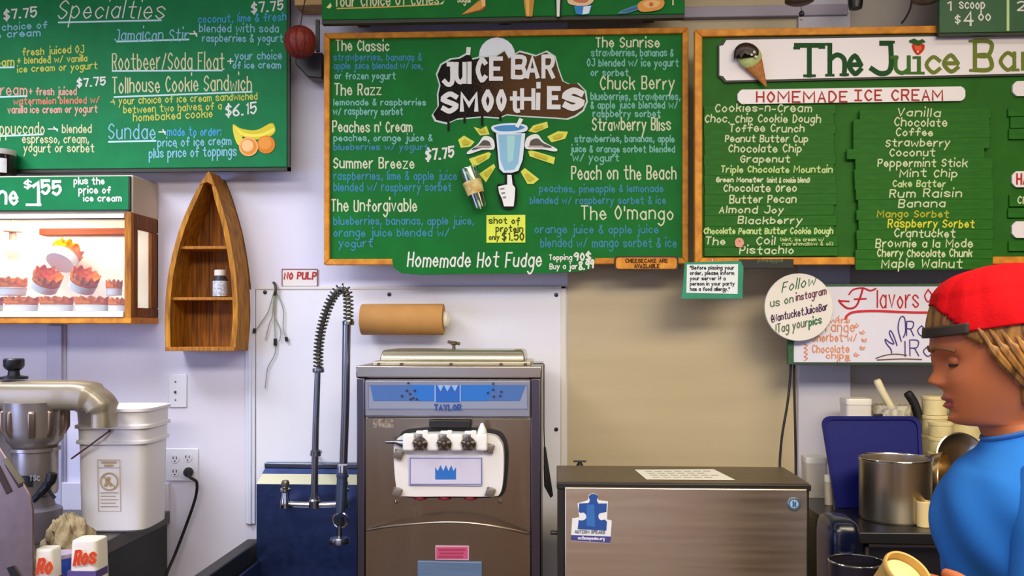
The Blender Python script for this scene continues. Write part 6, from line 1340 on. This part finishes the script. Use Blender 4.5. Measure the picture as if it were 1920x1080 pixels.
# height, front, back, half width
HT = [(0.137, -0.008, -0.028, 0.012), (0.130, 0.030, -0.062, 0.040), (0.118, 0.055, -0.082, 0.056), (0.100, 0.073, -0.096, 0.067), (0.075, 0.086, -0.104, 0.074), (0.050, 0.093, -0.108, 0.077), (0.025, 0.096, -0.108, 0.077),
      (0.0, 0.089, -0.105, 0.0745), (-0.02, 0.087, -0.098, 0.073), (-0.04, 0.088, -0.086, 0.070), (-0.06, 0.088, -0.074, 0.0655), (-0.08, 0.086, -0.066, 0.059), (-0.098, 0.083, -0.062, 0.052), (-0.110, 0.072, -0.060, 0.048), (-0.117, 0.045, -0.060, 0.0475)]
NP = 96
def head_ring(z, fr, bk, hw, face=True):
    mid = -0.012; out = []
    for k in range(NP):
        a_ = 2 * PI * k / NP; c_, s_ = math.cos(a_), math.sin(a_)
        x = mid + (fr - mid) * (abs(c_) ** 0.86) if c_ >= 0 else mid - (mid - bk) * (abs(c_) ** 0.9)
        y = hw * (abs(s_) ** 0.92) * (1 if s_ >= 0 else -1)
        if face and c_ > 0:
            w_ = min(1.0, c_ * 2)
            n_ = 0.0
            if z < 0.012: n_ += 0.0225 * gs(z, -0.034, 0.018 if z > -0.034 else 0.0085) * gs(y, 0, 0.010 + 0.006 * max(0, min(1, -z / 0.036)))     # nose
            n_ += 0.010 * gs(z, 0.0, 0.016) * gs(y, 0, 0.009)                                                            # bridge
            n_ += 0.007 * gs(z, -0.040, 0.008) * gs(abs(y), 0.013, 0.006)                                                 # nostril wings
            n_ -= 0.0125 * gs(z, -0.001, 0.012) * gs(abs(y), 0.033, 0.015)                                               # eye sockets
            n_ += 0.0045 * gs(z, 0.021, 0.008) * gs(abs(y), 0.028, 0.022)                                                # brow ridge
            n_ += 0.0075 * gs(z, -0.0645, 0.0050) * gs(y, 0, 0.018) + 0.0080 * gs(z, -0.0765, 0.0055) * gs(y, 0, 0.016)    # lips
            n_ -= 0.0050 * gs(z, -0.0705, 0.0028) * gs(y, 0, 0.020)
            n_ -= 0.0040 * gs(z, -0.088, 0.006) * gs(y, 0, 0.02)
            n_ += 0.0070 * gs(z, -0.101, 0.010) * gs(y, 0, 0.017)                                                        # chin
            n_ += 0.0030 * gs(z, -0.035, 0.018) * gs(abs(y), 0.040, 0.016)                                               # cheek
            x += n_ * w_
        out.append((x, y, z))
    return out
tab = smoothp(HT, 6); rings_ = []
for z, fr, bk, hw in tab: rings_.append([HL(*p) for p in head_ring(z, fr, bk, hw)])
nhead = len(rings_)
# neck and trunk: (height, front, back, half width, exponent) in the upright frame
def body_ring(z, fr, bk, hw, e_=0.85, tilt=0.0):
    mid = (fr + bk) / 2; out = []
    for k in range(NP):
        a_ = 2 * PI * k / NP; c_, s_ = math.cos(a_), math.sin(a_)
        x = mid + (fr - mid) * (abs(c_) ** e_) * (1 if c_ >= 0 else -1); y = hw * (abs(s_) ** e_) * (1 if s_ >= 0 else -1)
        out.append(BL(x, y, z + tilt * c_))
    return out
BT = [(-0.120, 0.022, -0.088, 0.052, 1.0, -0.016), (-0.140, 0.008, -0.100, 0.055, 1.0, -0.014), (-0.160, 0.004, -0.118, 0.064, 0.95, -0.012), (-0.178, 0.012, -0.145, 0.105, 0.9, -0.012), (-0.200, 0.030, -0.165, 0.160, 0.85, -0.01), (-0.24, 0.055, -0.175, 0.182, 0.8, 0), (-0.30, 0.068, -0.178, 0.170, 0.8, 0), (-0.38, 0.058, -0.17, 0.158, 0.8, 0), (-0.48, 0.035, -0.155, 0.142, 0.85, 0), (-0.56, 0.035, -0.155, 0.145, 0.85, 0), (-0.66, 0.04, -0.17, 0.168, 0.85, 0), (-0.72, 0.04, -0.17, 0.17, 0.85, 0)]
for p in smoothp(BT, 4): rings_.append(body_ring(*p))
bmb = MB(); bmb.rings(rings_)
def surf(y, z):
    """x of the face's front at (y, z)"""
    for i in range(len(tab) - 1):
        if tab[i][0] >= z >= tab[i + 1][0]:
            u = (tab[i][0] - z) / max(1e-9, tab[i][0] - tab[i + 1][0]); q = [tab[i][j] + (tab[i + 1][j] - tab[i][j]) * u for j in range(4)]
            row = [p for p in head_ring(z, q[1], q[2], q[3]) if p[0] > -0.012]
            row.sort(key=lambda p: abs(p[1] - y)); a_, b_ = row[0], row[1]
            return a_[0] if abs(a_[1] - b_[1]) < 1e-6 else a_[0] + (b_[0] - a_[0]) * (y - a_[1]) / (b_[1] - a_[1])
# lips in their own colour
for fi in range(len(bmb.f)):
    q = sum((bmb.v[i] for i in bmb.f[fi]), Vector()) / len(bmb.f[fi]) - O
    z, y, x = q.dot(Uh), q.dot(LF), q.dot(Fh)
    if x > 0.07 and abs(y) < 0.025 and -0.083 + 0.00022 * (y * 1000) ** 2 / 25 < z < -0.059 - 0.0002 * (y * 1000) ** 2 / 25: bmb.m[fi] = 1
# ears
for sd_ in (1, -1):
    for dx, dz, rx_, rz_, ry_, oy in ((0, 0, 0.017, 0.030, 0.007, 0.076), (0.002, -0.026, 0.009, 0.010, 0.006, 0.072)):
        c_ = HL(-0.014 + dx, sd_ * oy, -0.018 + dz); rs = []
        for i in range(9):
            v = -PI / 2 + PI * i / 8
            rs.append([c_ + Fh * (rx_ * math.cos(v) * math.cos(2 * PI * k / 16)) + LF * (sd_ * ry_ * (math.cos(v) * math.sin(2 * PI * k / 16)) + sd_ * 0.5 * ry_ * math.sin(v)) + Uh * (rz_ * math.sin(v)) for k in range(16)])
        bmb.rings(rs)
# arms (upper arm, forearm, wrist), legs
def limb(pts, rad): bmb.tube(smoothp([tuple(p) for p in pts], 6), [r_[0] for r_ in smoothp([(r_, 0) for r_ in rad], 6)], 20)
tubc = P(1702, 1105, 1.37)
hand_c = P(1815, 1128, 1.36)
sh1, el1 = BL(-0.055, 0.165, -0.235), BL(-0.03, 0.235, -0.47)
wr1 = hand_c + (el1 - hand_c).normalized() * 0.075
limb([sh1, sh1.lerp(el1, 0.5), el1, el1.lerp(wr1, 0.3), wr1], [0.052, 0.046, 0.038, 0.040, 0.027])
sh2, el2 = BL(-0.055, -0.165, -0.235), BL(-0.02, -0.22, -0.50); wr2 = BL(0.16, -0.10, -0.50)
limb([sh2, sh2.lerp(el2, 0.5), el2, el2.lerp(wr2, 0.3), wr2], [0.052, 0.046, 0.038, 0.040, 0.027])
# hands: palm and five bent fingers each
def hand(wr, d, palm_n, thumb_side, curl):
    """d: direction wrist to knuckles, palm_n: where the palm faces"""
    d = d.normalized(); pn = (palm_n - d * palm_n.dot(d)).normalized(); sdv_ = d.cross(pn) * thumb_side
    kn_ = wr + d * 0.085
    rs = []
    for t, hw_, th_ in ((0.0, 0.024, 0.019), (0.25, 0.031, 0.017), (0.6, 0.040, 0.015), (0.9, 0.041, 0.012), (1.05, 0.036, 0.008)):
        c_ = wr.lerp(kn_, t); rs.append([c_ + sdv_ * hw_ * math.cos(2 * PI * k / 20) + pn * th_ * math.sin(2 * PI * k / 20) for k in range(20)])
    bmb.rings(rs)
    for off, ln_ in ((0.030, 0.070), (0.010, 0.078), (-0.010, 0.073), (-0.029, 0.058)):
        p0 = kn_ + sdv_ * off - d * 0.01; pts = [p0]; dd = d.copy(); ang_ = 0.0
        for seg_, a_ in ((0.45, curl * 0.7), (0.32, curl), (0.23, curl * 0.8)):
            ang_ += a_; dd = d * math.cos(ang_) + pn * math.sin(ang_); pts.append(pts[-1] + dd * ln_ * seg_)
        bmb.tube(smoothp([tuple(p) for p in pts], 4), [0.0092] * 4 + [0.0086] * 4 + [0.0080] * 4 + [0.0055], 12)
    t0 = wr + d * 0.03 + sdv_ * 0.028
    t1 = t0 + (d * 0.6 + sdv_ * 0.75 + pn * 0.3).normalized() * 0.038; t2 = t1 + (d * 0.85 + sdv_ * 0.15 + pn * 0.5).normalized() * 0.032; t3 = t2 + (d * 0.8 - sdv_ * 0.2 + pn * 0.6).normalized() * 0.026
    bmb.tube(smoothp([tuple(p) for p in (t0, t1, t2, t3)], 4), [0.0125] * 4 + [0.0105] * 4 + [0.0092] * 4 + [0.0065], 12)
hand(wr1, (tubc + Vector((0.034, -0.035, -0.012)) - wr1) + Vector((0, 0, 0.03)), (tubc - wr1) + Vector((0, 0.10, 0)), 1, 0.55)
hand(wr2, F0, Vector((0, 0, -1)), 1, 0.35)
for sd_ in (1, -1):
    hip, kne, ank = BL(-0.07, sd_ * 0.09, -0.70), BL(-0.05, sd_ * 0.10, -1.05), BL(-0.075, sd_ * 0.10, -O.z + 0.09)
    limb([hip, kne, kne.lerp(ank, 0.35), ank], [0.085, 0.056, 0.053, 0.035])
bmb.build('body', [SKIN, LIPM], person, ang=2.2)
# eyes, lids, brows
EYEW = mat('eye_white', 'd8d0c8', rough=0.25); IRIS = mat('iris_dark', '3a3230', rough=0.2); LASH = mat('lash_dark', '2e1a12', rough=0.7); BROW = mat('brow_hair', '8a5a34', rough=0.8)
for sd_ in (1, -1):
    ec = HL(0.0655, sd_ * 0.033, -0.001); e_ = MB()
    rs = []
    for i in range(13):
        v = -PI / 2 + PI * i / 12; rs.append([ec + Fh * 0.0118 * math.cos(v) * math.cos(2 * PI * k / 20) + LF * 0.0118 * math.cos(v) * math.sin(2 * PI * k / 20) + Uh * 0.0118 * math.sin(v) for k in range(20)])
    e_.rings(rs); eo = e_.build('eye', EYEW, person, ang=3)
    id_ = (Fh * 0.9 - Uh * 0.42 ).normalized(); MB().lathe([(0.0056, 0.0102), (0.004, 0.0114), (0.001, 0.012)], ec, id_, 16).build('iris', IRIS, eo)
    lid = MB(); rs = []
    for i in range(8):   # upper lid: lowered, shell over the eyeball
        v = -0.50 + 1.9 * i / 7; rs.append([ec + (Fh * math.cos(v) * math.cos(t) + LF * math.cos(v) * math.sin(t) + Uh * math.sin(v)) * 0.0128 for t in [-1.55 + 3.1 * k / 16 for k in range(17)]])
    vs = [p for r_ in rs for p in r_]; lid.add(vs, [(i * 17 + k, i * 17 + k + 1, (i + 1) * 17 + k + 1, (i + 1) * 17 + k) for i in range(7) for k in range(16)])
    lid.build('eyelid', SKIN, person, ang=3, recalc=False)
    MB().tube([p + (p - ec) * 0.10 - Uh * 0.0012 for p in rs[0]], 0.0019, 6).build('eyelashes', LASH, person)
    bp_ = [HL(surf(sd_ * y, zz) + 0.0005, sd_ * y, zz) for y, zz in ((0.012, 0.017), (0.022, 0.021), (0.034, 0.0225), (0.046, 0.019), (0.054, 0.014))]
    MB().tube(smoothp([tuple(p) for p in bp_], 4), 0.0034, 8).build('eyebrow', BROW, person)
MB().tube(smoothp([tuple(HL(surf(y, -0.0707) - 0.0006, y, -0.0707 - 8 * y * y)) for y in (-0.021, -0.010, 0.0, 0.010, 0.021)], 5), 0.0018, 8).build('mouth_line', mat('mouth_dark', '5a201c', rough=0.6), person)
# hair: a shell over the scalp, below the cap behind the temples, with a low bun
HAIR = mat('blond_brown_hair', 'b07a34', rough=0.5, noise=0.6, nscale=90, stretch=(1, 1, 0.18), col2='5a3616')
hm_ = MB()
def shell(zlo, zhi, cond, off, wob=0.0, n_=26):
    hp0 = smoothp(HT, 10); vs, fs, idx = [], [], {}
    zs_ = [zlo + (zhi - zlo) * i / n_ for i in range(n_ + 1)]
    def at(z):
        for i in range(len(hp0) - 1):
            if hp0[i][0] >= z >= hp0[i + 1][0]:
                u = (hp0[i][0] - z) / max(1e-9, hp0[i][0] - hp0[i + 1][0]); return [hp0[i][j] + (hp0[i + 1][j] - hp0[i][j]) * u for j in range(4)]
        return list(hp0[-1] if z < 0 else hp0[0])
    mb = MB(); grid = []
    for z in zs_:
        _, fr, bk, hw = at(z)
        row = head_ring(z, fr, bk, hw, False); r2 = []
        for k, (x, y, zz) in enumerate(row):
            rr = math.hypot(x + 0.012, y); k_ = 1 + (off + wob * math.sin(k * 0.8 + zz * 22) + wob * 0.5 * math.sin(k * 2.1 + zz * 9)) / max(rr, 0.01)
            r2.append(((x + 0.012) * k_ - 0.012, y * k_, zz + off * 0.6 * (1 if zz > 0.1 else 0)))
        grid.append(r2)
    vs = [HL(*p) for r_ in grid for p in r_]; fs = []
    for i in range(n_):
        for k in range(NP):
            a_ = 2 * PI * (k + 0.5) / NP; a_ = a_ - 2 * PI if a_ > PI else a_
            if cond(a_, (zs_[i] + zs_[i + 1]) / 2): fs.append((i * NP + k, i * NP + (k + 1) % NP, (i + 1) * NP + (k + 1) % NP, (i + 1) * NP + k))
    return vs, fs
vs, fs = shell(-0.085, 0.137, lambda a_, z: z > 0.056 or abs(a_) > 0.80 + 0.75 * min(1.0, max(0.0, (0.056 - z) / 0.06)), 0.0065, 0.0018, 40)
ho = MB(); ho.add(vs, fs); h_ = ho.build('hair', HAIR, person, ang=3, recalc=False)
md = h_.modifiers.new('thick', 'SOLIDIFY'); md.thickness = 0.003
bun = MB(); rs = []
for i in range(13):
    v = -PI / 2 + PI * i / 12; rs.append([HL(-0.118, 0.01, -0.03) + (Fh * 0.034 * math.cos(v) * math.cos(2 * PI * k / 24) + LF * 0.042 * math.cos(v) * math.sin(2 * PI * k / 24) + Uh * 0.040 * math.sin(v)) * (1 + 0.06 * math.sin(5 * k + i * 2)) for k in range(24)])
bun.rings(rs); bun.build('hair_bun', HAIR, person, ang=3)
for k in range(7):
    y0, a0 = 0.082, 0.030 - 0.014 * k
    MB().tube(smoothp([tuple(HL(a0 + 0.004, y0 - 0.004, 0.046)), tuple(HL(a0 - 0.010, y0 + 0.002, 0.010)), tuple(HL(a0 - 0.030, y0 - 0.001, -0.025 - 0.004 * k)), tuple(HL(a0 - 0.050, y0 - 0.012, -0.055 - 0.004 * (k % 3)))], 6), [0.004] * 6 + [0.0085] * 6 + [0.007] * 6 + [0.0015], 8).build('hair_strand', HAIR, person)
# cap, worn backwards: red crown, dark strap across the brow under an arched gap, bill behind
CAPR = mat('cap_red', 'c60410', rough=0.8, spec=0.15, noise=0.12, nscale=20, bump=0.2, bscale=200)
gap = lambda a_, z: abs(a_) < 0.92 and z < 0.094 - 0.040 * (abs(a_) / 0.92) ** 2.4
vs, fs = shell(0.043, 0.137, lambda a_, z: not gap(a_, z), 0.010, 0.0012, 30)
cm = MB(); cm.add(vs, fs); co = cm.build('cap', CAPR, person, ang=3, recalc=False); md = co.modifiers.new('thick', 'SOLIDIFY'); md.thickness = 0.0035
vs, fs = shell(0.040, 0.057, lambda a_, z: abs(a_) < 1.1, 0.0125, 0.0, 6)
st_ = MB(); st_.add(vs, fs); so = st_.build('cap_strap', mat('strap_dark', '2a2018', rough=0.7), person, ang=3, recalc=False); md = so.modifiers.new('thick', 'SOLIDIFY'); md.thickness = 0.003
bl_ = MB(); top_, bot_ = [], []
for i in range(21):
    a_ = PI - 1.15 + 2.3 * i / 20; x, y = -0.012 + 0.108 * math.cos(a_), 0.086 * math.sin(a_); d_ = max(0, -math.cos(a_)) ** 0.6
    top_.append(HL(x, y, 0.048)); bot_.append(HL(x - 0.065 * d_, y * (1 + 0.02), 0.036 - 0.010 * (1 - abs(i - 10) / 10.0)))
bl_.add(top_ + bot_, [(i, i + 1, i + 22, i + 21) for i in range(20)]); bo_ = bl_.build('cap_bill', CAPR, person, ang=3, recalc=False); md = bo_.modifiers.new('thick', 'SOLIDIFY'); md.thickness = 0.004
# T-shirt: trunk and sleeves
SHIRT = mat('blue_cotton', '2c78d2', rough=0.9, spec=0.15, noise=0.10, nscale=10, bump=0.12, bscale=25)
ST = [(-0.118, 0.020, -0.118, 0.068, 1.0, -0.026), (-0.130, 0.024, -0.128, 0.076, 1.0, -0.022), (-0.150, 0.030, -0.150, 0.115, 0.92, -0.016), (-0.172, 0.043, -0.172, 0.160, 0.85, -0.010), (-0.200, 0.060, -0.186, 0.190, 0.8, 0), (-0.24, 0.082, -0.195, 0.203, 0.78, 0), (-0.29, 0.092, -0.198, 0.196, 0.78, 0), (-0.34, 0.084, -0.195, 0.186, 0.78, 0), (-0.42, 0.066, -0.185, 0.176, 0.8, 0), (-0.52, 0.060, -0.180, 0.172, 0.82, 0), (-0.62, 0.066, -0.190, 0.184, 0.82, 0), (-0.69, 0.068, -0.194, 0.188, 0.82, 0)]
sr = []
for i, p in enumerate(smoothp(ST, 8)):
    rg2 = body_ring(*p); z = p[0]
    for k in range(NP):
        a_ = 2 * PI * k / NP; c_, s_ = math.cos(a_), math.sin(a_)
        wv = 0.0045 * math.sin(a_ * 6 + z * 55) * min(1, max(0, (-0.16 - z) * 12)) + 0.006 * gs(z + 0.10 * c_, -0.33, 0.018) * max(0, s_) - 0.006 * gs(z + 0.16 * c_, -0.30, 0.016) * max(0, s_)
        rg2[k] = rg2[k] + (F0 * c_ + LF * s_) * wv
    sr.append(rg2)
sm_ = MB(); sm_.rings(sr, False, False)
for sh_, el_ in ((sh1, el1), (sh2, el2)):
    d_ = (el_ - sh_); n0 = BL(-0.06, 0.125 if sh_ is sh1 else -0.125, -0.185)
    pts = smoothp([tuple(n0), tuple(sh_ - UP * 0.0), tuple(sh_ + d_ * 0.35), tuple(sh_ + d_ * 0.70)], 6)
    sm_.tube(pts, [r_[0] for r_ in smoothp([(0.055, 0), (0.068, 0), (0.066, 0), (0.064, 0)], 6)], 32, cap=False)
so = sm_.build('t_shirt', SHIRT, person, ang=3); md = so.modifiers.new('thick', 'SOLIDIFY'); md.thickness = 0.002; md.offset = 0
MB().tube([sr[0][k] + UP * 0.001 for k in range(NP)], 0.0045, 8, closed=True).build('collar', mat('collar_blue', '2f6ab4', rough=0.8), person)
# trousers and shoes, below the frame
tr_ = MB()
for sd_ in (1, -1):
    pts = smoothp([tuple(BL(-0.065, sd_ * 0.085, -0.64)), tuple(BL(-0.065, sd_ * 0.092, -0.85)), tuple(BL(-0.06, sd_ * 0.10, -1.1)), tuple(BL(-0.075, sd_ * 0.10, -O.z + 0.07))], 5)
    tr_.tube(pts, [r_[0] for r_ in smoothp([(0.105, 0), (0.095, 0), (0.075, 0), (0.062, 0)], 5)], 24)
tr_.build('trousers', mat('dark_denim', '2a3040', rough=0.8), person)
for sd_ in (1, -1):
    b_ = BL(-0.075, sd_ * 0.10, -O.z); q = MB()
    q.rings([[b_ + F0 * (0.055 + (0.135 * math.cos(t)) * k_) + LF * (0.045 * math.sin(t) * k_) + UP * z_ for t in [2 * PI * j / 24 for j in range(24)]] for k_, z_ in ((0.96, 0.001), (1.0, 0.012), (0.98, 0.035), (0.75, 0.062), (0.45, 0.085))]); q.build('shoe', BLACKR, person)
# tan tub held in the near hand
ax2 = Vector((0.30, -0.55, 0.78)).normalized()
tt = thing('tan_tub', 'round tan paper tub held by the person in the blue T-shirt', 'tub', tuple(tubc))
c0 = P(1702, 1072, 1.36) - ax2 * 0.05
MB().lathe([(0.028, -0.015), (0.031, -0.012), (0.0345, 0.045), (0.0365, 0.046), (0.037, 0.050), (0.0355, 0.053), (0.0325, 0.052), (0.030, 0.005), (0.001, 0.0)], c0, ax2, 40).build('tub', mat('tub_tan', 'd9b05c', rough=0.5, noise=0.15, nscale=20), tt)
MB().lathe([(0.0318, 0.036), (0.0300, 0.040), (0.018, 0.043), (0.001, 0.044)], c0, ax2, 32).build('ice_cream', mat('vanilla_ice', 'e6cf94', rough=0.5, bump=0.5, bscale=60), tt)
